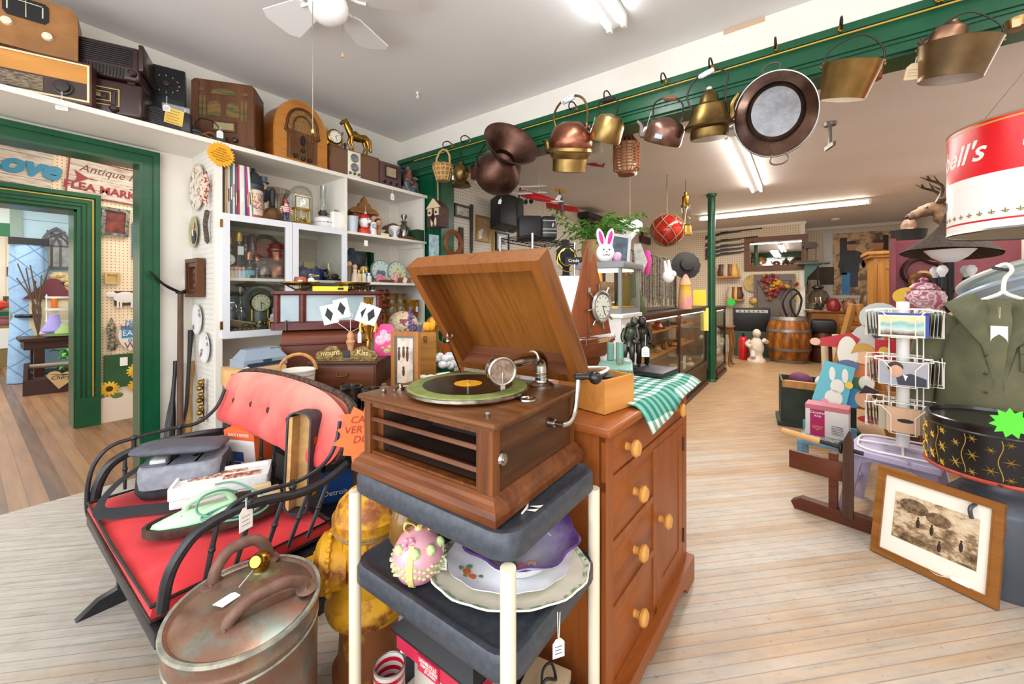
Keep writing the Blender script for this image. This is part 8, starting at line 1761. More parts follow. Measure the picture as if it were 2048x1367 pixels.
for ti,z in enumerate(TI):
 for a in(0,270,90):
  n=(5,4,5)[ti]if a else 3
  for k in range(n):
   c=thing('postcard',('rearmost','second','third','fourth','foremost')[k if k<n-1 else 4]+' postcard in the '+ND[a]+' pocket of the '+('bottom','middle','top')[ti]+' tier','postcard',o.location+Vector((0,0,z+.001)),0,'postcards in the wire rack');aa=R(-98+a);y=-.095-.014*k-(.003 if k==n-1 else 0)
   c.location+=Vector((-y*math.sin(aa),y*math.cos(aa),0));c.rotation_euler=Euler((R(3),0,aa))
   w_,h=(.105,.14)if a==0 else(.085,.135+.008*(k%2));pic=a==0 and k==n-1
   if pic and ti==0:w_=.07
   M().box(-w_,w_,-.001,.001,.0,h).to('card',mat(CCOL[(k+ti+a)%6]if not pic else('#d8b08c','#e4e0d6','#e8e2d0')[ti],.6),c)
   if pic and ti==2:M().box(-.095,.085,-.002,-.001,.012,.118).to('printed_sea',SEA,c);M().box(-w_,w_,-.0018,-.001,.128,.14).box(.09,w_,-.0018,-.001,0,.14).to('blue_border',mat('#2a4a9c',.5),c)
   if pic and ti==1:
    M().box(-.1,.1,-.002,-.001,.004,.136).to('printed_backdrop',mat('#9aa4b4',.5,0,'#b4a8a8',8),c);M().ball((-.03,-.003,.085),.03,.002,.04).to('printed_face',mat('#d0a084',.5),c);M().ball((-.032,-.0025,.105),.034,.0018,.034).to('printed_hair',mat('#33241c',.5),c)
    M().prism([(-.03,.05),(.03,.075),(.095,.05),(.095,.005),(-.02,.005)],-.0035,-.002).to('printed_suit',mat('#353848',.5),c);M().prism([(.0,.066),(.02,.06),(.01,.03)],-.0042,-.003).to('printed_shirt',PAPER,c)
   if pic and ti==0:M().ball((.01,-.002,.07),.035,.001,.012).to('printed_feather',mat('#2a2624',.6),c)
bs=solo(M().box(-.09,.09,-.002,.002,-.07,.07),'stone_photo',mat('#2c2a28',.4,0,'#b8b0a4',30,.45,.6),'black and white photograph tilted in the bottom corner of the rack','photograph',Vector((RX-.13,RY-.19,SH+.2)),0,rot=(0,30,-98))
o=thing('framed_print','oak framed sepia print with cream mat leaning on the floor by the milk can','picture',(2.711,-.483,.004),0,rot=(-11,0,-120));W_,Hh=.222,.44
M().frame(-W_,W_,0,Hh,.034,-.012,.012).frame(-W_+.03,W_-.03,.03,Hh-.03,.006,-.015,-.004).to('frame',wood('#7a4a1c','#a06a30','x',16,.4),o);M().box(-W_+.03,W_-.03,-.003,.003,.03,Hh-.03).to('mat_board',mat('#eee9dc',.6),o)
t=NT('sepia');v=t.coord((1,1,1.5));z=t.xyz(t.coord())[2];f=t.noise(v,13,8,.75);t.color(t.ramp(t.math('ADD',f,t.math('MULTIPLY',t.math('SUBTRACT',z,.2),.7)),[(.36,'#3a2a1c'),(.48,'#8a7050'),(.55,'#c8b090'),(.7,'#e2d2b4')]));sp=M().box(-W_+.078,W_-.07,-.0045,-.003,.115,Hh-.1).to('print',t.fin(.5),o)
m=M()
for x,z in((-.05,.22),(-.0,.21),(.1,.19),(.03,.15)):m.ball((x,-.005,z),.007,.001,.022).ball((x,-.005,z+.026),.004,.001,.005)
m.to('printed_figure',mat('#2e2016',.6),sp);M().ball((-.07,-.005,.29),.055,.001,.035).ball((.02,-.005,.27),.045,.001,.03).to('printed_tree',mat('#4a3826',.6,0,'#8a7050',60),sp)
M().ball((.11,-.014,.045),.034,.001,.015).to('price_tag',PAPER,o);M().tube(spline([(.08,-.014,.045),(.04,-.015,.03),(.01,-.014,.034)],4),.0015,4).to('tag_string',STRING,o)
MC=patches('#454b55','#16171a',8,.66,.04,.4,.3,'#525862',bump=.15)
o=thing('milk_can','dark grey painted milk can with chipped paint under the star patterned tin','can',(2.872,-.745,0));M().lathe([(0,0),(.178,0),(.18,.02),(.178,.36),(.17,.385),(.12,.44),(.105,.46),(.105,.49),(.13,.505),(.13,.515),(0,.515)],40).to('can_body',MC,o)
M().put((-.15,.1,.36),(0,0,55)).tube(spline([(0,.05,-.02),(0,.055,.03),(0,-.055,.03),(0,-.05,-.02)],5),.008,7).to('handle',MC,o)
TP=(2.872,-.745,.517);o=thing('star_tin','round black tin with gold stars and wavy lines on the milk can','tin',TP,-110);M().lathe([(0,.012),(.238,.012),(.24,.02),(.24,.235),(.242,.245),(.236,.25),(.225,.25),(.222,.235),(0,.232)],56).to('tin_body',mat('#141416',.2),o);M().lathe([(.0,0),(.245,0),(.25,.008),(.242,.016),(.238,.016)],56).to('red_rim',mat('#a8341c',.35,0,'#2a1a18',30,.6,.64),o);M().lathe([(.2405,.205),(.2435,.21),(.2405,.215)],56).to('lid_seam',mat('#3a3a3c',.3,.5),o)
m=M();g=M();rb=.2408
def onc(a,z,e=0):return((rb+e)*math.sin(a),-(rb+e)*math.cos(a),z)
for k in range(15):
 a0=-1.6+.23*k
 for j in range(2 if k%2 else 3):
  z=(.06+.09*j)if k%2 else(.035+.075*j);s_=.026 if(k+j)%2 else .018
  for q in range(3):
   b=PI*q/3;p=[onc(a0+math.cos(b)*s_*w/rb,z+math.sin(b)*s_*w,.0012)for w in(-1,-.3,.3,1)];m.tube(p,[.0005,.006,.006,.0005],4,flat=.3)
 if k%2:g.tube([onc(a0+.115+.03*math.sin(zz*45),zz,.001)for zz in[.025+.0175*i for i in range(11)]],.0016,4)
m.to('gold_star',mat('#d8b458',.35,.6),o,flatshade=True);g.to('gold_wave',mat('#c8a850',.35,.5),o)
st=solo(M().prism(star(11,.062,.042),-.001,.001),'green_star',mat('#4fe02a',.5),'bright green starburst card on the rim of the black tin','sign',at_d(2022,846,1.63),0,rot=(-20,0,-120))
OL=mat('#6d6c50',.85,0,'#5a5942',7,.3,.7,.35,26);o=thing('jacket','olive green army jacket hanging open on a white plastic hanger','jacket',(3.36,-.89,.62),-112)
def ring(z,w,d,dx=0,n=28):return[(w*math.cos(2*PI*i/n)+dx,d*math.sin(2*PI*i/n)*(1+.05*math.sin(6*PI*i/n))+.012*math.sin(10*PI*i/n),z)for i in range(n)]
M().rings([ring(0,.27,.11),ring(.15,.265,.11),ring(.3,.25,.11),ring(.45,.235,.105),ring(.56,.225,.095),ring(.62,.19,.085),ring(.665,.12,.07),ring(.70,.08,.06)],cap=False).to('jacket_body',OL,o,ang=70,sub=1)
for s in(-1,1):M().tube(spline([(s*.19,0,.6),(s*.27,-.02,.48),(s*.315,-.03,.25),(s*.32,-.03,.02)],5),[.06]+[.075]*5+[.07]*6+[.06]*4,12).to('sleeve',OL,o)
M().mesh([(-.03,-.105,.0),(-.02,-.12,.25),(-.06,-.12,.45),(-.14,-.13,.58),(-.2,-.15,.68),(-.1,-.09,.735),(-.05,-.075,.68),(.0,-.1,.42)],[(0,1,2,7),(2,3,6,7),(3,4,5,6)]).mesh([(.03,-.105,.0),(.02,-.122,.25),(.06,-.12,.45),(.14,-.13,.55),(.19,-.15,.64),(.12,-.09,.735),(.05,-.075,.68),(.0,-.1,.42)],[(0,1,2,7),(2,3,6,7),(3,4,5,6)]).to('lapel',mat('#6a6a50',.85,0,'#565840',9,bump=.3,bs=30),o,solid=.012,ang=80)
M().box(.07,.2,-.122,-.108,.33,.45,.006).box(.07,.2,-.128,-.115,.42,.46,.004).to('pocket',OL,o);m=M()
for z in(.1,.2,.3,.4):m.ball((-.045,-.125,z),.008,.004,.008)
m.to('button',mat('#3c3c2e',.5),o);price_tag(o,(.0,-.1,.66),.08,.04,.05);M().box(-.03,.03,-.112,-.108,.47,.56).to('paper_slip',PAPER,o)
HGW=mat('#f2eee4',.3);o=thing('coat_hanger','white plastic hanger holding the olive jacket','hanger',(3.36,-.89,1.28),-112);M().tube(spline([(-.17,0,-.01),(-.03,0,.06),(0,0,.08),(.03,0,.06),(.17,0,-.01)],5),.011,8).tube(spline([(0,0,.075),(.005,0,.15),(.03,0,.2),(.01,0,.235),(-.025,0,.22)],5),.0095,8).to('hanger_body',HGW,o)
o=thing('garment_rail','thin black floor stand rail carrying the jacket hanger','rail',(3.36,-.89,0),-22);M().tube([(-.1,.02,1.492),(.65,.02,1.492)],.009,8).tube([(.6,.02,0),(.6,.02,1.49)],.012,8).box(.45,.75,-.18,.2,0,.02).to('rail_frame',BLACK,o)
for z,r_,c,lab,q in((1.50,.30,'#c3cac4','large pale grey enamel pan tilted above the jacket',0),(1.40,.33,'#a9b8c8','pale blue grey enamel tray under the tilted pan',.03)):
 p=at_d(2050,555 if not q else 585,2.45+q);o=thing('enamel_pan',lab,'pan',p,0,rot=(-6,-24,-128));M().lathe([(0,-.05),(r_*.6,-.05),(r_*.8,-.0),(r_*.98,.0),(r_,.012),(r_*.98,.025),(r_*.78,.02),(r_*.7,-.035),(0,-.04)],44).to('pan_body',mat(c,.3),o)
 if not q:M().lathe([(r_*.76,.021),(r_*.69,-.03),(0,-.036)],44).to('pan_inside',mat('#7d8a88',.4,0,'#5c6664',30),o)
 M().tube([(.0,0,-.05),(0,.02,.05-p.z)],.012,6).to('pan_stand',DARKMETAL,o)if q else None
p=at_d(2086,360,2.2);o=thing('soup_can_lamp','giant red and white soup can shade hanging by wires from the header','lamp',(p.x,p.y,1.70),-118);r_=.36;H_=.60
M().lathe([(r_,0),(r_,H_*.5)],64).to('white_band',mat('#f0eeea',.3),o);M().lathe([(r_,H_*.5),(r_,H_-.012)],64).to('red_band',mat('#d8141e',.3),o);M().lathe([(r_-.004,H_-.0),(r_-.004,.0),(r_-.1,.06)],64).lathe([(r_-.001,H_-.012),(r_+.004,H_-.006),(r_,H_)],64).to('inner_lining',mat('#a08a70',.6),o)
M().lathe([(r_+.001,-.012),(r_+.005,-.004),(r_+.001,.006)],64).to('bottom_rim',STEEL,o);M().lathe([(r_+.0008,.045),(r_+.0008,.055)],64).to('red_line',mat('#c81820',.4),o);M().lathe([(r_+.0008,H_*.945),(r_+.0008,H_*.96)],64).to('gold_line',mat('#c8983c',.4),o)
for ang in(-76,52):tx=text("Campbell's",.155,WHITE,o,(0,0,H_*.72),bend=r_,shear=.35,bold=.002);tx.rotation_euler=(0,0,R(ang))
for ang in(-92,60):tx=text('SOUP',.14,mat('#3a3230',.5),o,(0,0,H_*.25),bend=r_,bold=.003);tx.rotation_euler=(0,0,R(ang))
m=M()
for k in range(44):
 a=2*PI*k/44;c=((r_+.001)*math.sin(a),-(r_+.001)*math.cos(a),.085);m.put(c,(0,0,math.degrees(a))).ball((0,0,.006),.0035,.001,.014,6,5).ball((-.009,0,.004),.007,.001,.004,6,4).ball((.009,0,.004),.007,.001,.004,6,4).box(-.008,.008,-.001,.001,-.006,-.003)
m.to('fleur_border',mat('#8a7434',.5),o);m=M()
for a in(-110,10,130):m.tube([(r_*math.sin(R(a)),-r_*math.cos(R(a)),H_),(0,0,HB-1.70)],.002,4)
m.to('hanging_wire',STEEL,o)
o=thing('shop_counter','tall brown wooden counter behind the postcard rack','counter',(4.85,-1.0,0),-80);M().box(-.28,.45,-.25,.3,0,1.15).box(-.3,.48,-.28,.33,1.15,1.185,.006).to('body',wood('#4e2e1a','#74482a','z',8),o)
p=at_z(1845,624,1.187);o=thing('ginger_jar','pink and white lidded ginger jar on the brown counter','jar',(4.62,-.80,1.187));t=NT('roses');v=t.coord();w2=t.add('ShaderNodeTexVoronoi');w2.inputs['Scale'].default_value=17;t.link(v,w2.inputs['Vector']);t.color(t.ramp(w2.outputs['Distance'],[(.2,'#e8dce0'),(.4,'#b87084'),(.5,'#e4d4da'),(.65,'#a85a72')]));GJ=t.fin(.15)
M().lathe([(0,0),(.075,0),(.08,.02),(.125,.09),(.135,.14),(.12,.185),(.08,.205),(0,.205)],32).to('jar_body',GJ,o);M().lathe([(.095,.203),(.098,.21),(.085,.225),(.06,.25),(.02,.262),(.018,.27),(.028,.285),(.012,.3),(0,.3)],28).to('lid',GJ,o)
o=thing('floor_lamp','black lamp stand with bare bulbs and a white glass bowl behind the ginger jar','lamp',(4.70,-.96,1.187));M().lathe([(0,0),(.06,0),(.06,.02),(.028,.03),(.028,.42),(.03,.43),(0,.43)],18).to('pole',BLACK,o);M().lathe([(.04,.42),(.1,.46),(.15,.52),(.145,.52),(.09,.465),(0,.44)],28).to('bowl_shade',mat('#eceef0',.3),o)
for a in(150,240,300,30):x,y=.12*math.cos(R(a)),.12*math.sin(R(a));M().tube(spline([(0,0,.2),(x*.6,y*.6,.18),(x,y,.22)],3),.008,6).tube([(x,y,.21),(x,y,.3)],.022,12).to('socket_arm',BLACK,o);M().lathe([(.014,.3),(.018,.315),(.034,.345),(.034,.365),(.02,.39),(0,.396)],18,(x,y,0)).to('bulb',mat('#e6e8ea',.1),o)
o=thing('straw_hat','dark woven cone shaped straw hat hung above the bulb lamp','hat',(4.70,-.96,1.69),0,rot=(4,6,0));o.scale=(.78,.78,.85);M().lathe([(.37,-.015),(.3,.05),(.2,.13),(.13,.2),(.08,.27),(.05,.38),(.0,.4)],36,ripple=(.015,9,.36)).lathe([(.36,-.02),(.16,.085),(0,.1)],36).to('hat_body',mat('#4a3a2e',.85,0,'#2c221a',40,bump=.9,bs=60),o)
DEER=mat('#4c3626',.85,0,'#6a4e38',12,bump=.5,bs=90);p=at_v(1965,432,RV+.02);o=thing('deer_head','mounted deer head with antlers on the side wall','taxidermy',p,176);o.scale=(.92,.92,.84)
M().tube(spline([(0,.0,-.22),(0,-.2,-.1),(0,-.34,.06),(0,-.44,.18),(0,-.56,.16),(0,-.68,.1),(0,-.74,.08)],5),[.22]*4+[.19]*4+[.15]*4+[.11]*4+[.105]*3+[.095]*3+[.075]*4+[.055]*4+[.04],16).to('head_and_neck',DEER,o,ang=80)
for s in(-1,1):
 M().tube(spline([(s*.07,-.42,.25),(s*.16,-.4,.3),(s*.24,-.4,.3)],4),[.03]+[.05]*4+[.045]*3+[.005],8,flat=.4).to('ear',DEER,o);M().ball((s*.082,-.55,.2),.018,.022,.018).to('eye',mat('#120c08',.1),o)
 m=M().tube(spline([(s*.04,-.44,.27),(s*.1,-.4,.4),(s*.24,-.42,.5),(s*.28,-.56,.6),(s*.24,-.66,.68)],5),[.022]*8+[.018]*8+[.006]*5,8)
 for q,e in(((s*.14,-.41,.44),(s*.1,-.5,.54)),((s*.24,-.44,.52),(s*.22,-.5,.68)),((s*.28,-.54,.59),(s*.32,-.6,.74))):m.tube([q,e],[.014,.003],7)
 m.to('antler',mat('#5a4430',.5,0,'#3c2c1e',12),o)
M().ball((0,-.755,.085),.035,.02,.025).to('nose',BLACK,o);M().ball((0,0,-.2),.26,.02,.34,20,12).to('mount_board',WOODM,o)
OKC=wood('#8a5a24','#bd8440','z',10,.4);o=thing('oak_cabinet','tall golden oak cabinet with moulded cornice beside the banner','cabinet',(8.35,-1.30,0),-88);M().box(-.45,.4,-.25,.25,0,1.9).box(-.5,.45,-.29,.28,1.9,1.94,.006).box(-.53,.48,-.32,.3,1.94,1.99,.01).to('carcass',OKC,o);d=M().frame(-.4,.35,.2,1.82,.09,-.27,-.25).to('door',OKC,o);M().ball((.28,-.285,1.1),.02).to('knob',BRASS,d)
o=thing('black_bucket','black metal pail on top of the oak cabinet','bucket',(8.3,-1.28,1.992));M().lathe([(0,0),(.15,0),(.2,.3),(.205,.31),(.19,.31),(.14,.02),(0,.02)],26).to('pail_body',BLACK,o);M().lathe([(0,.28),(.08,.28),(.1,.38),(.06,.46),(0,.48)],14).to('bird_figure',mat('#5a3a2c',.6,0,'#8a6a54',10),o);M().box(-.12,.12,-.03,.03,.31,.33).to('wooden_grip',wood('#c89a58','#dcb878','x'),o)
MAR=mat('#6d2430',.4,0,'#7a2c38',4);o=thing('maroon_hutch','maroon painted hutch with carved scroll cut-outs and open shelves','hutch',(6.5,-1.55,0),-95);M().box(-.7,.75,.15,.25,0,2.0).box(-.7,.75,-.2,.25,0,.9).box(-.7,-.66,-.15,.2,.9,2.0).to('carcass',MAR,o)
for z in(1.06,1.2,1.34):M().box(-.66,.75,-.15,.15,z-.015,z).to('shelf',MAR,o)
M().torus((-.42,.12,1.62),.16,.03,'y',24,8).torus((-.3,.12,1.85),.13,.03,'y',24,8).to('scroll_carving',mat('#3a1820',.4),o);M().torus((-.42,.08,1.5),.1,.03,'y',18,6).to('gilt_ornament',mat('#a8844a',.4,.6,'#6a4a2a',20),o)
for k,(x,c,n_)in enumerate(((-.5,'#c8a030','golden'),(-.3,'#b8b4ac','silver'),(-.1,'#a8402a','red'),(.1,'#3a6a8a','blue'))):a=R(-95);solo(M().lathe([(0,0),(.05,0),(.06,.06),(.03,.1),(.04,.13),(0,.15)],14),'trinket',mat(c,.3),n_+' trinket on the lowest open shelf of the maroon hutch','ornament',(6.5+x*math.cos(a)+.08*math.sin(a),-1.55+x*math.sin(a)-.08*math.cos(a),1.061),0,'trinkets on the maroon hutch')
YW=wood('#9a6a34','#c08c50','z',10,.45);o=thing('easel','wooden A-frame easel stand with slanted tray behind the postcard rack','easel',(4.66,-.38,0),-93);WD=.28
for s in(-1,1):M().tube([(s*.02+.0,.0,1.26),(s*WD,-.1,0)],.03,4).tube([(s*.02,.04,1.26),(s*WD*.9,.28,0)],.026,4).to('leg',YW,o)
for z in(.35,.6,.85):M().box(-.26*(1.25-z)/.9,.26*(1.25-z)/.9,-.06,-.035,z,z+.03).to('rung',YW,o)
M().box(-.52,.3,-.24,-.03,.50,.53).box(-.52,.3,-.25,-.235,.5,.56).to('tray',YW,o)
def cut(nm,lab,px,py,d,parts,rz=-93,tilt=-8,k=None):
 p=at_d(px,py,d);k=d/FPX;o=thing(nm,lab,'cut-out',p,0,'painted plywood cut-outs on the easel',(tilt,0,rz))
 for i,(pn,c,shp)in enumerate(parts):
  m=M()
  for s in shp:
   e=-.004*i
   if s[0]=='e':m.prism([(s[1]*k+s[3]*k*math.cos(R(a)),s[2]*k+s[4]*k*math.sin(R(a)))for a in range(0,360,20)],e-.006,.006 if i==0 else e)
   else:m.prism([(x*k,z*k)for x,z in s[1]],e-.006,.006 if i==0 else e)
  m.to(pn,mat(c,.5),o)
 return o
cut('jester_cutout','large bending figure cut-out in grey with red sleeves and yellow hair above the rack',1760,640,3.38,(('grey_body','#bfc4c2',(('e',0,5,32,30),('e',-20,-60,30,50))),('red_sleeve','#b8202c',(('p',((-95,-42),(-45,-28),(-30,-40),(-50,-80),(-60,-60),(-100,-58))),('p',((40,5),(92,20),(92,4),(44,-10))))),('hair','#d8b428',(('e',42,48,24,18),)),('hand','#e0b090',(('e',-103,-50,9,8),('e',102,12,13,7))),('black_line','#2c2c30',(('p',((-20,-20),(0,-16),(10,-30),(-8,-38))),('p',((-30,-80),(-6,-70),(-10,-76),(-30,-88)))))))
cut('oval_cutout','white oval cut-out with scribbled lettering and a blue wave at its foot',1695,705,3.32,(('oval_board','#e8e4da',(('e',0,0,16,33),)),('blue_wave','#5a6a90',(('e',0,-26,18,12),))))
cut('boy_cutout','blond boy cut-out with orange sleeve and green trousers',1722,730,3.26,(('body','#d0743c',(('e',-4,-14,16,18),('e',4,22,20,22))),('face','#e8bc98',(('e',2,18,16,15),)),('hair','#c89a40',(('p',((-16,22),(-8,42),(14,42),(22,26),(4,30))),)),('trousers','#3a6a44',(('e',-6,-50,16,26),)),('collar','#ece8e0',(('e',8,-34,12,14),))))
cut('dark_haired_cutout','dark haired boy cut-out with bright blue jacket and yellow trousers low on the easel tray',1712,800,3.2,(('jacket','#2f86c0',(('e',-8,4,20,20),)),('face','#e2ac8c',(('e',14,4,16,17),)),('hair','#2a2020',(('p',((4,14),(14,32),(34,22),(28,2),(22,18))),)),('trousers','#e0b020',(('p',((-40,-24),(-24,4),(-14,-6),(-26,-26))),)),('shoe','#b8242c',(('e',20,-34,18,7),))))
cut('red_booklet','red booklet with a round gold seal inside the wire rack',1774,715,2.75,(('cover','#b8202c',(('p',((-18,-36),(18,-36),(18,36),(-18,36))),)),('gold_seal','#d8b040',(('e',-4,12,9,10),)),('white_patch','#ece6e0',(('e',4,-22,14,14),))),tilt=0)
o=cut('bunny_picture','pale blue picture sheet of a white rabbit standing at the end of the easel tray',1672,782,3.25,(('sheet','#5ab0c0',(('p',((-46,-52),(8,-66),(30,50),(-18,60))),)),('rabbit','#dcdcd4',(('e',2,10,11,14),('e',-6,34,5,14),('e',14,32,5,14),('e',-4,-14,14,16))),('grass','#8fb850',(('p',((-44,-50),(6,-63),(2,-36),(-34,-26))),)),('flower','#e8c040',(('e',20,14,6,7),)),('pink_egg','#e090a8',(('e',-18,-24,7,7),))),tilt=-16)
o=thing('child_chair','small pale blue child chair with checked seat cushion','chair',(3.94,-.15,0),-98);BLU=mat('#6fa0be',.5,0,'#5c8cac',12)
for sx in(-.15,.15):M().box(sx-.018,sx+.018,-.14,-.11,0,.23).to('leg',BLU,o);M().box(sx-.018,sx+.018,.12,.15,0,.31).to('back_post',BLU,o)
M().box(-.17,.17,-.15,.16,.2,.23,.005).to('seat',BLU,o);M().box(-.15,.15,-.13,.12,.23,.262,.012).to('seat_cushion',mat('#a8aca0',.8,0,'#6a7a80',60,.48,.52),o)
o=thing('doll_box','white and magenta doll carton with pink lid on the blue child chair','box',(3.93,-.155,.263),-98);M().box(-.13,.13,-.07,.09,0,.2,.002).to('carton',mat('#d4d0ce',.5),o);M().rings([[(x*.132,y*.08+.01,z)for x,y in((-1,-1),(1,-1),(1,1),(-1,1))]for z in(.2,.235)]).to('pink_lid',mat('#c0707c',.5),o);lb=M().box(-.1,-.01,-.0715,-.07,.0,.2).to('magenta_label',mat('#a8145c',.5),o);text('Campbell\nKids',.025,WHITE,o,(-.054,-.072,.165),shear=.3);text('A DARLING\nRAG DOLL\nKIT',.013,mat('#d8b860',.5),o,(-.054,-.072,.06));m=M();[m.box(.03,.1,-.0712,-.07,.03+.012*q,.034+.012*q)for q in range(6)];m.to('small_print',INK,o)
VW=wood('#4a2416','#6e3c24','x',12,.4);o=thing('bench_vise','old brown wooden clamp frame with dowel handle standing on the floor by the stool','vise',(3.08,-.13,0),-104)
M().prism([(-.17,.0),(.2,0),(.24,.04),(.2,.075),(-.14,.075),(-.19,.04)],-.03,.03).to('base_board',VW,o);M().box(-.0,.04,-.02,.02,.075,.4).to('upright',VW,o);M().box(-.2,.1,-.03,.0,.25,.36,.003).to('cross_board',VW,o);M().prism([(.07,.06),(.12,.06),(.12,.5),(.1,.56),(.075,.5)],-.06,-.03).to('front_jaw',wood('#32211a','#54382c','z',20),o);M().tube([(-.24,-.02,.47),(-.04,-.02,.455)],.02,12).to('dowel_handle',wood('#b88850','#d8b07c','x',14),o);M().tube([(-.04,-.02,.455),(.16,-.02,.44)],.012,8).torus((.06,-.02,.45),.03,.008,'x',14).to('screw',mat('#2c2c30',.4,.7),o)
o=thing('green_crate','dark green wooden crate holding wrapped odds and ends','crate',(5.2,-.1,0),-85);CRG=mat('#1f2c28',.6,0,'#2c3c34',8)
for a,b,c,d in((-.3,.3,-.2,-.18),(-.3,.3,.18,.2),(-.3,-.28,-.18,.18),(.28,.3,-.18,.18)):M().box(a,b,c,d,.04,.46).to('side_board',CRG,o)
M().box(-.28,.28,-.18,.18,.04,.06).to('bottom_board',CRG,o);M().box(-.33,.33,-.23,.23,0,.04).to('plinth',CRG,o)
for nm,c,x,y,lab in(('wrapped_parcel','#dcd8dc',.1,-.05,'white wrapped parcel with purple trim in the green crate'),('purple_cloth','#5a1c44',-.12,0,'purple cloth bundle in the green crate')):a=R(-85);solo(M().ball((0,0,0),.13,.1,.09,14,10),nm,mat(c,.7,0,'#8a4a70',24,.6,.66),lab,'bundle',(5.2+x*math.cos(a)-y*math.sin(a),-.1+x*math.sin(a)+y*math.cos(a),.44),30)
for k,(x,lab)in enumerate(((.0,'pale rolling pin handle standing in the crate, shorter one'),(.1,'pale rolling pin handle standing in the crate, taller one'))):solo(M().tube([(0,0,.07),(0,.02,.8+.08*k)],.03,10),'dowel',mat('#d8c8a4',.5),lab,'dowel',(5.22,-.2-.09*k,.061),0,'pale handles in the crate')
# ================= rooms beyond the doorway =================
def peg(px0,px1,py0,py1,v=PV):
 a=at_v(px0,(py0+py1)/2,v);b=at_v(px1,(py0+py1)/2,v);z0=at_v((px0+px1)/2,py1,v).z;z1=at_v((px0+px1)/2,py0,v).z
 return Vector(((a.x+b.x)/2,v-.012,(z0+z1)/2)),abs(b.x-a.x)/2,(z1-z0)/2
t=NT('old_planks');v=t.coord();z=t.xyz(v)[2];f=t.noise(t.coord((1,1,9)),5,5,.7);g=t.math('LESS_THAN',t.math('FRACT',t.math('DIVIDE',z,.11)),.06);t.color(t.mix(t.math('MULTIPLY',g,.7),t.ramp(f,[(.3,'#8a7a6c'),(.5,'#c4b6a6'),(.7,'#ddd2c4')]),'#5a4a40'));PLK=t.fin(.7)
p,w_,h=peg(-95,104,285,362);o=thing('wooden_sign','weathered grey plank sign with a blue cursive word above the inner doorway','sign',p,0,rot=(0,3,0));M().box(-w_,w_,-.012,.01,-h,h).to('board',PLK,o);text('Love',.25,mat('#2f7f9c',.5),o,(w_*.3,-.018,-.0),ex=.006,shear=.25,bold=.012)
p,w_,h=peg(133,296,330,402);o=thing('wooden_sign','weathered plank sign with red flea market lettering and an arrow on the peg wall','sign',p,0,rot=(0,4,0));M().box(-w_,w_,-.012,.01,-h,h).to('board',PLK,o);RDL=mat('#8c2a30',.6);M().frame(-w_,w_,-h,h,.012,-.014,-.011).to('red_edge',RDL,o)
text('Antique Fair',.105,mat('#6a3a30',.6),o,(.03,-.014,h*.5),shear=.3);text('FLEA MARKET',.105,RDL,o,(.0,-.014,-h*.5),bold=.004);text('on the 3rd of',.045,mat('#e0c8b8',.6),o,(.0,-.014,.0),shear=.3);M().prism([(-w_*.85,.06),(-w_*.5,.0),(-w_*.85,-.08),(-w_*.78,-.01)],-.014,-.012).box(-w_*.5,-w_*.3,-.014,-.012,-.008,.004).box(w_*.5,w_*.8,-.014,-.012,-.03,-.018).to('red_arrow',RDL,o)
p,w_,h=peg(201,257,417,472);o=thing('rose_picture','small dark red rose picture in a silver carved frame on the peg wall','picture',p,0,rot=(0,3,0));M().frame(-w_,w_,-h,h,w_*.3,-.03,0).to('frame',mat('#8d8a84',.35,.7,'#4a4844',26,bump=.8,bs=50),o);M().box(-w_*.75,w_*.75,-.008,-.002,-h*.75,h*.75).to('picture',mat('#3a1614',.5,0,'#8a3a2a',12),o)
p,w_,h=peg(263,300,442,522);o=thing('thermometer','blue enamel thermometer sign at the door post','thermometer',p);M().prism(rrect(-w_,w_,-h,h,w_*.6),-.008,.008).to('blue_board',mat('#2b6d9c',.35),o);M().box(-w_*.55,w_*.55,-.011,-.008,-h*.6,h*.5).to('scale',mat('#e4e2e4',.4),o)
p,w_,h=peg(208,238,545,568);o=thing('shadow_box','small tan boxed picture on the peg wall','picture',p);M().frame(-w_,w_,-h,h,.02,-.02,0).box(-w_,w_,-.006,0,-h,h).to('box_body',mat('#c9ac6c',.6,0,'#b4965a',20),o)
p,w_,h=peg(228,300,582,610);o=thing('sheep_sign','dark brown plank with a white sheep cut-out on the peg wall','sign',p);M().box(-w_,w_,-.01,.008,-h,h).to('board',mat('#4a2a22',.5),o);m=M().ball((-w_*.4,-.014,.01),.1,.004,.06,14,8).ball((-w_*.4-.11,-.014,.04),.04,.004,.03);[m.box(-w_*.4+q,-w_*.4+q+.016,-.016,-.011,-.1,-.02)for q in(-.07,-.045,.04,.065)];m.to('sheep',mat('#dcd8d4',.6),o)
p,w_,h=peg(211,233,645,698);solo(M().tube([(0,0,h*1.4),(0,0,h),(-.005,-.02,h*.6),(0,-.02,0),(.01,-.02,-h*.6),(0,0,-h)],[.004,.02,w_,w_*.6,w_,w_*.8],9),'fabric_doll',mat('#2e2c28',.8,0,'#a89c84',40),'dark floral fabric doll hanging on the peg wall','doll',p)
p,w_,h=peg(246,318,633,702);o=thing('easter_sign','round white sign with coloured easter lettering at the door post','sign',p);r_=h;M().put((0,0,0),(90,0,0)).lathe([(0,-.01),(r_,-.01),(r_,.008),(0,.008)],36).to('round_board',mat('#e6e0d8',.5),o);M().box(-r_*.85,r_*.85,-.012,-.008,-.03,.1).to('blue_ribbon',mat('#3a8ab8',.5),o)
for s_,q,c,z in(('Hippity',.075,'#3a7ab0',.26),('HOPPIN',.085,'#8a4040',.16),('EASTER',.08,'#f0f0f0',.035),("on its",.075,'#3a7ab0',-.1),('WAY',.1,'#8a4040',-.22)):text(s_,q,mat(c,.6),o,(-.04,-.0135,z*r_/.36),sx=.9)
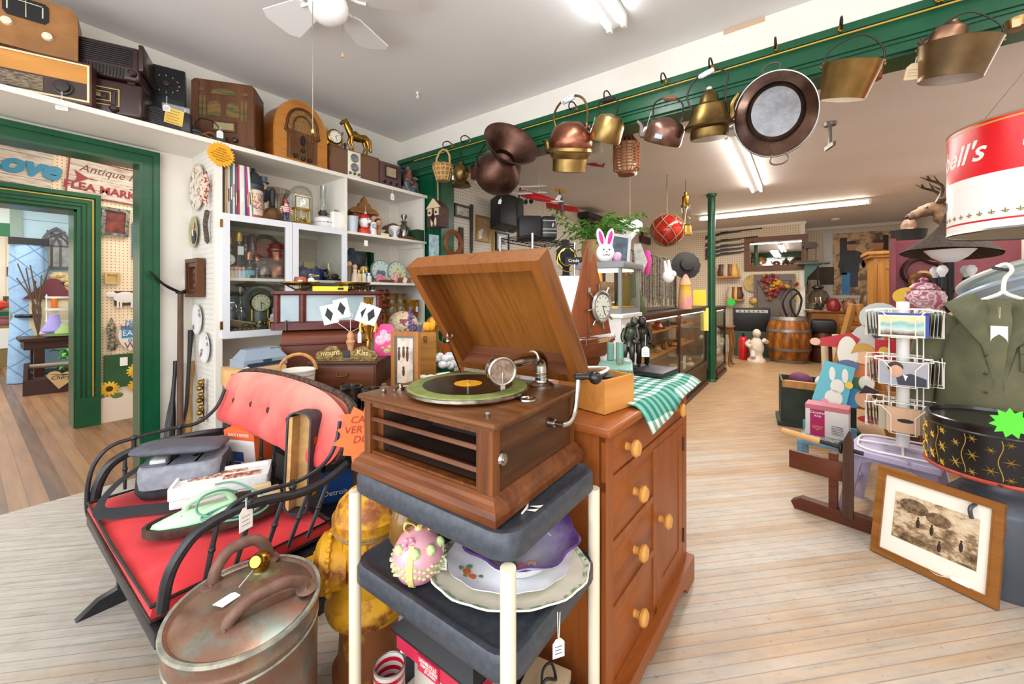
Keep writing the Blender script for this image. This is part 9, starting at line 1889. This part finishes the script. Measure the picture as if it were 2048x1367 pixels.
p,w_,h=peg(207,306,706,770);o=thing('sunflower_canvas','dark green canvas painted with yellow sunflowers low on the peg wall','picture',p);M().box(-w_,w_,-.02,.008,-h,h).to('canvas',mat('#1f4a26',.6,0,'#2a5a30',6),o)
random.seed(4);y=M();b=M();g=M()
for x,z,r_ in((-.28,-.16,.09),(-.16,-.18,.08),(.1,.2,.09),(.26,.12,.09),(.05,-.02,.08),(.2,-.04,.1),(.06,-.18,.08),(.28,-.2,.09)):
 for k in range(14):a=2*PI*k/14;y.put((x,-.022,z),(0,math.degrees(a),0)).ball((0,0,r_*.65),r_*.17,.002,r_*.38,6,4)
 b.ball((x,-.024,z),r_*.38,.003,r_*.38,10,5);g.ball((x+.06,-.021,z-.08),.05,.001,.03,8,4)
y.to('petals',mat('#e0a41c',.6,0,'#f0c840',12),o);b.to('seed_heads',mat('#4a2a14',.7),o);g.to('leaves',mat('#5a7a38',.6),o);M().put((-.05,-.03,.1)).box(-.03,.03,-.001,.001,-.05,.04).to('price_tag',PAPER,o)
def p3(px,py,d):return at_d(px,py,d)
QB=NT('quilting');v=QB.coord((1,1,1),(0,R(40),0));q=QB.xyz(v);g1=QB.math('LESS_THAN',QB.math('FRACT',QB.math('DIVIDE',q[0],.22)),.07);g2=QB.math('LESS_THAN',QB.math('FRACT',QB.math('DIVIDE',q[2],.3)),.05);QB.color(QB.mix(QB.math('MAXIMUM',g1,g2),'#93b9da','#6488ac'));QB.bump(QB.noise(v,4,3),.6,.05);QM=QB.fin(.5)
b0=at_v(58,750,BLV-.28);b0.z=.01;zt=at_d(58,478,depth(b0)).z;o=thing('quilted_curtain','pale blue quilted moving blanket tied up as a curtain at the far doorway','curtain',(b0.x,b0.y,.01));m=M()
m.rings([[(r_*math.cos(2*PI*k/18)*(1+.15*math.sin(5*2*PI*k/18)),r_*.5*math.sin(2*PI*k/18),z)for k in range(18)]for z,r_ in((0,.2),(zt*.2,.19),(zt*.42,.17),(zt*.455,.14),(zt*.49,.165),(zt*.7,.19),(zt*.96,.17))]).to('blanket',QM,o,ang=70);M().torus((0,0,zt*.46),.12,.03,'z',20,6).box(-.2,.2,-.1,.1,zt*.955,zt).to('black_strap',BLACK,o)
p,w_,h=peg(80,142,454,538,BLV);o=thing('gothic_mirror','arched grey gothic window mirror on the pale blue wall','mirror',p)
def goth(w,z0,z1,zs):return[(-w,z0),(w,z0),(w,zs)]+[(w-2*w*(1-math.cos(R(a))),zs+(z1-zs)*math.sin(R(a))/math.sin(R(60)))for a in range(10,61,10)]+[(-w+2*w*(1-math.cos(R(a))),zs+(z1-zs)*math.sin(R(a))/math.sin(R(60)))for a in range(50,-1,-10)]
a=goth(w_,-h,h,h*.1);b_=goth(w_*.84,-h*.88,h*.86,h*.1);GF=mat('#5b5f66',.5);M().rings([[(x,-.05,z)for x,z in a],[(x,0,z)for x,z in a],[(x,0,z)for x,z in b_],[(x,-.05,z)for x,z in b_]],loop=True).to('frame',GF,o);M().prism(b_,-.01,0).to('glass',mat('#8f9a9e',.15,.3,'#ccd6da',5),o)
m=M();[m.box(x-.012,x+.012,-.03,-.01,-h*.88,h*.4)for x in(-w_*.28,w_*.28)];m.box(-w_*.84,w_*.84,-.03,-.01,h*.08,h*.13)
for s in(-1,1):m.tube(spline([(s*w_*.84,-.02,h*.1),(s*w_*.5,-.02,h*.45),(s*-.1,-.02,h*.8)],5),.014,6).tube(spline([(s*w_*.28,-.02,h*.1),(0,-.02,h*.5),(-s*w_*.4,-.02,h*.62)],5),.014,6)
m.to('tracery',GF,o)
p,w_,h=peg(88,148,538,600,BLV-.1);o=solo(M(),'dummy',GF,'x','x')if False else thing('wreath','dried cream flower wreath on the pale blue wall','wreath',p);m=M();random.seed(5)
for k in range(150):a=random.uniform(0,6.28);rr=w_*random.uniform(.55,1.0);m.ball((rr*math.cos(a),random.uniform(-.08,.02),rr*math.sin(a)),.06,.045,.05,6,4)
m.to('dried_petals',mat('#c9ac74',.8,0,'#e0cc9c',9),o,flatshade=True)
tp=at_z(118,770,.0);TZ2=at_d(118,672,depth(tp)).z;o=thing('dark_table','dark wooden display table in the room beyond both doorways','table',(tp.x,tp.y+.1,0));M().box(-.38,.75,-.3,.35,TZ2-.04,TZ2).box(-.34,.7,-.27,.3,TZ2-.16,TZ2-.04).to('tabletop',DKB,o);[M().box(x-.05,x+.05,y-.05,y+.05,0,TZ2-.16).to('leg',DKB,o)for x in(-.2,.62)for y in(-.22,.25)];T2=Vector((tp.x,tp.y+.1,TZ2))
M().box(-.25,.65,-.25,.25,.2,.22).to('lower_shelf',DKB,o)
bh=p3(96,650,depth(T2)+.35);o=thing('birdhouse','tall cream birdhouse with maroon roof beside the dried wreath','birdhouse',(bh.x,bh.y,TZ2-.05));M().prism([(-.2,0),(.2,0),(.2,.62),(-.2,.62)],-.15,.15).to('body',mat('#d8cca8',.6),o);M().prism([(-.27,.6),(.02,.92),(.08,.92),(.27,.6)],-.18,.18).to('roof',mat('#6a2f38',.6),o);M().tube([(.05,-.17,.45),(.05,-.17,.62)],.035,8).to('orange_ornament',mat('#e07820',.5),o)
m=M();random.seed(9)
for k in range(9):m.tube(spline([(0,0,0),(random.uniform(-.06,.06),0,.4),(random.uniform(-.25,.2),random.uniform(-.05,.05),random.uniform(.8,1.1))],4),.008,5)
solo(m,'twig_bunch',mat('#5a4634',.8),'bunch of bare brown twigs standing by the birdhouse','twigs',(bh.x-.12,bh.y-.3,TZ2))
for k,(px,c,r_,hh,nm,lab)in enumerate(((108,'#9a90d0',.13,.32,'straw_bonnet','lavender blue bonnet on a stand on the dark display table'),(103,'#e8b8c4',.12,.2,'pink_bundle','pink tissue bundle on the dark display table'),(128,'#4f6a2c',.2,.08,'moss_tray','tray of green moss at the front of the dark display table'),(132,'#8fa86c',.12,.2,'succulent','grey green succulent plant on the dark display table'))):q=p3(px,660,depth(T2)-.05);solo(M().lathe([(0,0),(r_*.6,0),(r_,hh*.25),(r_*.9,hh*.4),(r_*.5,hh*.7),(r_*.4,hh),(0,hh)],16),nm,mat(c,.8,0,None,9,bump=.8,bs=40),lab,nm.split('_')[-1],(q.x,q.y,TZ2))
q=p3(125,660,depth(T2)+.12);o=thing('tiered_stand','white wire tiered cake stand on the dark display table','stand',(q.x,q.y,TZ2));[M().lathe([(0,z),(.17,z),(.18,z+.03),(.17,z+.012),(0,z+.01)],20).to('tier',WHITE,o)for z in(.2,.38,.56)];M().tube([(-.16,0,0),(-.16,0,.62)],.008,6).tube([(.16,0,0),(.16,0,.62)],.008,6).to('wire_post',WHITE,o)
q=T2+Vector((.12,-.3,-TZ2+.222));m=M()
for k in range(60):a=random.uniform(0,6.28);z=random.uniform(.05,.42);rr=random.uniform(.08,.22);m.tube([(rr*.3*math.cos(a),rr*.3*math.sin(a),z-.05),(rr*math.cos(a),rr*math.sin(a),z),(rr*1.3*math.cos(a),rr*1.3*math.sin(a),z-.04)],[.005,.03,.002],5,flat=.3)
solo(m,'green_plant',mat('#3f9a34',.5,0,'#6ac04c',9),'bright green leafy plant on the shelf under the dark table','plant',q+Vector((0,.15,0)))
q=at_z(112,782,0);o=thing('wooden_tote','dark wooden tool tote with a tan heart tag on the floor','tote',(q.x,q.y,0),-10);M().box(-.28,.28,-.14,.14,0,.2).to('tray',mat('#3a1c1c',.6),o);[M().prism([(-.12,.2),(.12,.2),(.06,.42),(-.06,.42)],x-.02,x+.02,'x').to('end_board',mat('#3a1c1c',.6),o)for x in(-.26,.26)];M().tube([(-.26,0,.37),(.26,0,.37)],.03,10).to('handle',mat('#8a7a6a',.5),o)
m=M().put((.06,-.15,.2),(0,8,0)).prism([(0,-.15)]+[(.065+.07*math.cos(R(a)),.03+.06*math.sin(R(a)))for a in range(-30,181,20)]+[(-.065+.07*math.cos(R(a)),.03+.06*math.sin(R(a)))for a in range(0,211,20)],-.008,.008);m.to('heart_tag',mat('#c8ac78',.6),o);text('Cheryl',.07,BLACKINK,o,(.06,-.16,.21),shear=.3)
for px0,px1,py0,py1,lab in((13,38,534,553,'small framed print higher on the cream beadboard wall'),(6,40,592,611,'brown framed landscape lower on the cream beadboard wall')):p,w_,h=peg(px0,px1,py0,py1,13.5);o=thing('wall_picture',lab,'picture',p);M().frame(-w_,w_,-h,h,.05,-.03,0).to('frame',mat('#5a4630',.5),o);M().box(-w_+.04,w_-.04,-.01,0,-h+.04,h-.04).to('print',mat('#c4d0c0',.5,0,'#8a8470',4),o)
q=at_z(18,735,0);zt=at_d(18,632,depth(q)).z;o=thing('display_dresser','olive and tan open shelf dresser in the farthest room','dresser',(q.x-.4,q.y+.5,0));M().box(-.9,.95,-.35,.3,0,.75).to('body',mat('#8a7440',.5),o);[M().box(-.9,.95,-.25,.3,z-.03,z).to('shelf',mat('#8a6434',.5),o)for z in(.78,1.05,zt)];M().box(-.9,.95,.28,.3,.7,zt).to('back_board',mat('#a8854c',.5),o);M().box(.3,.7,-.36,-.35,.35,.72).to('tea_towel',PAPER,o)
for k,(x,z,c,lab)in enumerate(((.35,.785,'#c87a8c','pink pot on the lowest shelf of the farthest dresser'),(.75,.785,'#d8b840','yellow pot on the lowest shelf of the farthest dresser'),(.3,1.055,'#c83a2c','red pot on the middle shelf of the farthest dresser'),(.72,1.055,'#d8d4d0','white tin on the middle shelf of the farthest dresser'),(.4,zt+.005,'#2c9a8a','teal tin on the top shelf of the farthest dresser'),(.75,zt+.005,'#5aa03c','green tin on the top shelf of the farthest dresser'))):solo(M().lathe([(0,0),(.12,0),(.15,.06),(.12,.14),(.05,.17),(0,.18)],16),'pot',mat(c,.4),lab,'pot',(q.x-.4+x,q.y+.45,z),0,'pots on the farthest dresser')
# ================= ceiling things =================
FANW=mat('#eeeceb',.4)
o=thing('ceiling_fan','white five bladed ceiling fan with round glass globe','fan',(1.24,2.205,0))
M().lathe([(.0,3.2),(.09,3.2),(.09,3.15),(.05,3.13),(.04,3.11),(.11,3.1),(.12,3.08),(.09,3.06),(.05,3.05),(0,3.05)],30).to('motor',FANW,o)
for k in range(5):
 bl=M().put((0,0,3.06),(10,0,24+72*k)).prism([(.17,-.05),(.2,-.075),(.46,-.12),(.5,-.075),(.5,.075),(.46,.12),(.2,.075),(.17,.05)],-.004,.004,'z').to('blade',FANW,o)
 M().put((0,0,3.065),(0,0,24+72*k)).tube(spline([(.1,0,.01),(.14,.02,-.005),(.2,.035,-.01)],4),.009,7).tube(spline([(.1,0,.01),(.14,-.02,-.005),(.2,-.035,-.01)],4),.009,7).to('blade_arm',FANW,bl)
M().ball((0,0,3.0),.108,.108,.1,28,18).to('globe',mat('#f6f5f2',.15),o)
for x,y,z0,z1 in((-.1,-.015,2.99,2.26),(.075,-.02,2.98,2.76)):
 c=M().tube([(x,y,z0),(x,y,z1)],.0022,6).to('pull_chain',mat('#9a9488',.4,.8),o);M().lathe([(0,0),(.009,.004),(.006,.025),(0,.03)],10,(x,y,z1-.025)).to('pull',mat('#d8b86a',.3,.5),c)
def tube_light(lab,x,y,z,L_,along='x',e=9,c='#fff8ee',w=.14):
 o=thing('fluorescent_light',lab,'light',(x,y,z),0 if along=='x' else 90,'fluorescent ceiling lights')
 M().rings([[(s*L_/2,a,b)for a,b in((-w/2,-.01),(-w/2,-.035),(-.03,-.075),(.03,-.075),(w/2,-.035),(w/2,-.01))]for s in(-1,1)]).to('housing',mat('#e8e8e6',.35),o)
 for s in(-1,1):
  M().tube([(-L_/2+.04,s*w*.36,-.07),(L_/2-.04,s*w*.36,-.07)],.017,12).to('tube',glow(c,e),o)
  for q in(-1,1):M().box(q*L_/2-.02,q*L_/2+.02,s*w*.36-.016,s*w*.36+.016,-.095,-.02,.004).to('lamp_socket',WHITE,o)
 return o
p=at_z(1242,50,CEIL-.07)
tube_light('bright twin tube light on the front ceiling',p.x-1.2,p.y+.03,CEIL,2.4,e=14,c='#f4fbff')
a=at_z(1444,275,CEIL2-.07);b=at_z(1528,380,CEIL2-.07)
tube_light('twin tube light hung below the back ceiling behind the brass kettle',(a.x+b.x)/2,(a.y+b.y)/2,CEIL2,b.x-a.x,e=15)
a=at_z(1400,438,CEIL2-.06);b=at_z(1740,402,CEIL2-.06)
tube_light('long tube light across the back of the shop near the mirror wall',(a.x+b.x)/2,(a.y+b.y)/2,CEIL2,abs(a.y-b.y),'y',e=15,c='#fff2e0')
solo(M().tube(spline([(0,0,0),(0,0,-.02),(.012,0,-.035),(.0,0,-.05),(-.014,0,-.04)],4),.006,8).lathe([(.016,0),(.012,-.01),(0,-.01)],12),'ceiling_hook',WHITE,'small white hook screwed into the front ceiling','hook',at_z(835,185,CEIL))
solo(M().lathe([(0,0),(.075,0),(.07,-.025),(.03,-.04),(0,-.04)],22),'smoke_detector',mat('#e8dcc8',.5),'round cream smoke detector on the back ceiling','detector',at_z(1671,437,CEIL2))
o=thing('sprinkler_bracket','grey metal camera bracket on the back ceiling under the brass pail','bracket',at_z(1660,245,CEIL2),20);M().box(-.015,.015,-.01,.01,-.2,-.02).to('arm',STEEL,o);M().lathe([(.05,0),(.045,-.03),(0,-.03)],16).to('ceiling_plate',STEEL,o);M().box(-.08,.08,-.012,.012,-.23,-.195).to('foot_plate',STEEL,o)
# ================= light and camera =================
w=bpy.data.worlds.new('World');SC.world=w;w.use_nodes=True
bg=w.node_tree.nodes['Background'];bg.inputs[0].default_value=(.93,.96,1,1);bg.inputs[1].default_value=1.6
def area(name,loc,sx,sy,e,c=(1,.96,.9),rot=(0,0,0)):
 l=bpy.data.lights.new(name,'AREA');l.shape='RECTANGLE';l.size=sx;l.size_y=sy;l.energy=e;l.color=c
 o=bpy.data.objects.new(name,l);COL.objects.link(o);o.location=loc;o.rotation_euler=Euler([R(a)for a in rot]);return o
area('window_fill_light',(-1.5,.9,1.75),2.3,3.4,58,(.95,.97,1),(0,-108,0))  # added area lights for daylight from unseen shop windows, tilted up to brighten the ceiling
area('window_fill_light',(-1.5,-1.6,1.75),2.3,2.6,40,(.95,.97,1),(0,-108,0))
for x,y in((1.4,1.0),(1.4,-1.3)):area('fluorescent_light',(x,y,CEIL-.16),2.3,.2,17)  # first sits under the front tubes, second is an added unseen lamp without fixture
for x,y,e in((4.6,.75,40),(4.6,-1.5,28),(7.2,-1.2,30)):area('fluorescent_light',(x,y,CEIL2-.16),2.3,.2,e,(1,.96,.9))  # brighten the back room; the last two are added without a fixture
area('fluorescent_light',(8.1,.75,CEIL2-.16),.2,2.4,55,(1,.96,.9))
area('room_fill_light',(1.5,5,2.9),2,1,30,(1,.94,.85))  # added area lights standing in for unseen lamps in the rooms beyond
area('room_fill_light',(0,8,2.9),2,2,70,(1,.97,.93));area('room_fill_light',(-1,11.7,2.9),3,2,80,(1,.95,.86))
cam=bpy.data.cameras.new('camera');co=bpy.data.objects.new('camera',cam);COL.objects.link(co)
co.location=(0,0,EYE);co.rotation_euler=(R(90),0,math.atan2(CA,SA)-R(90))
cam.sensor_width=36;cam.lens=36*FPX/2048;cam.shift_y=-(683.5-CY)/2048;cam.clip_start=.05
SC.camera=co
vs=SC.view_settings;vs.view_transform='Standard';vs.look='None';vs.exposure=.38;vs.gamma=1;vs.use_curve_mapping=False
SC.cycles.use_denoising=True;SC.cycles.max_bounces=7;SC.cycles.diffuse_bounces=4;SC.cycles.glossy_bounces=3
SC.cycles.transparent_max_bounces=12;SC.cycles.transmission_bounces=4;SC.cycles.sample_clamp_indirect=4
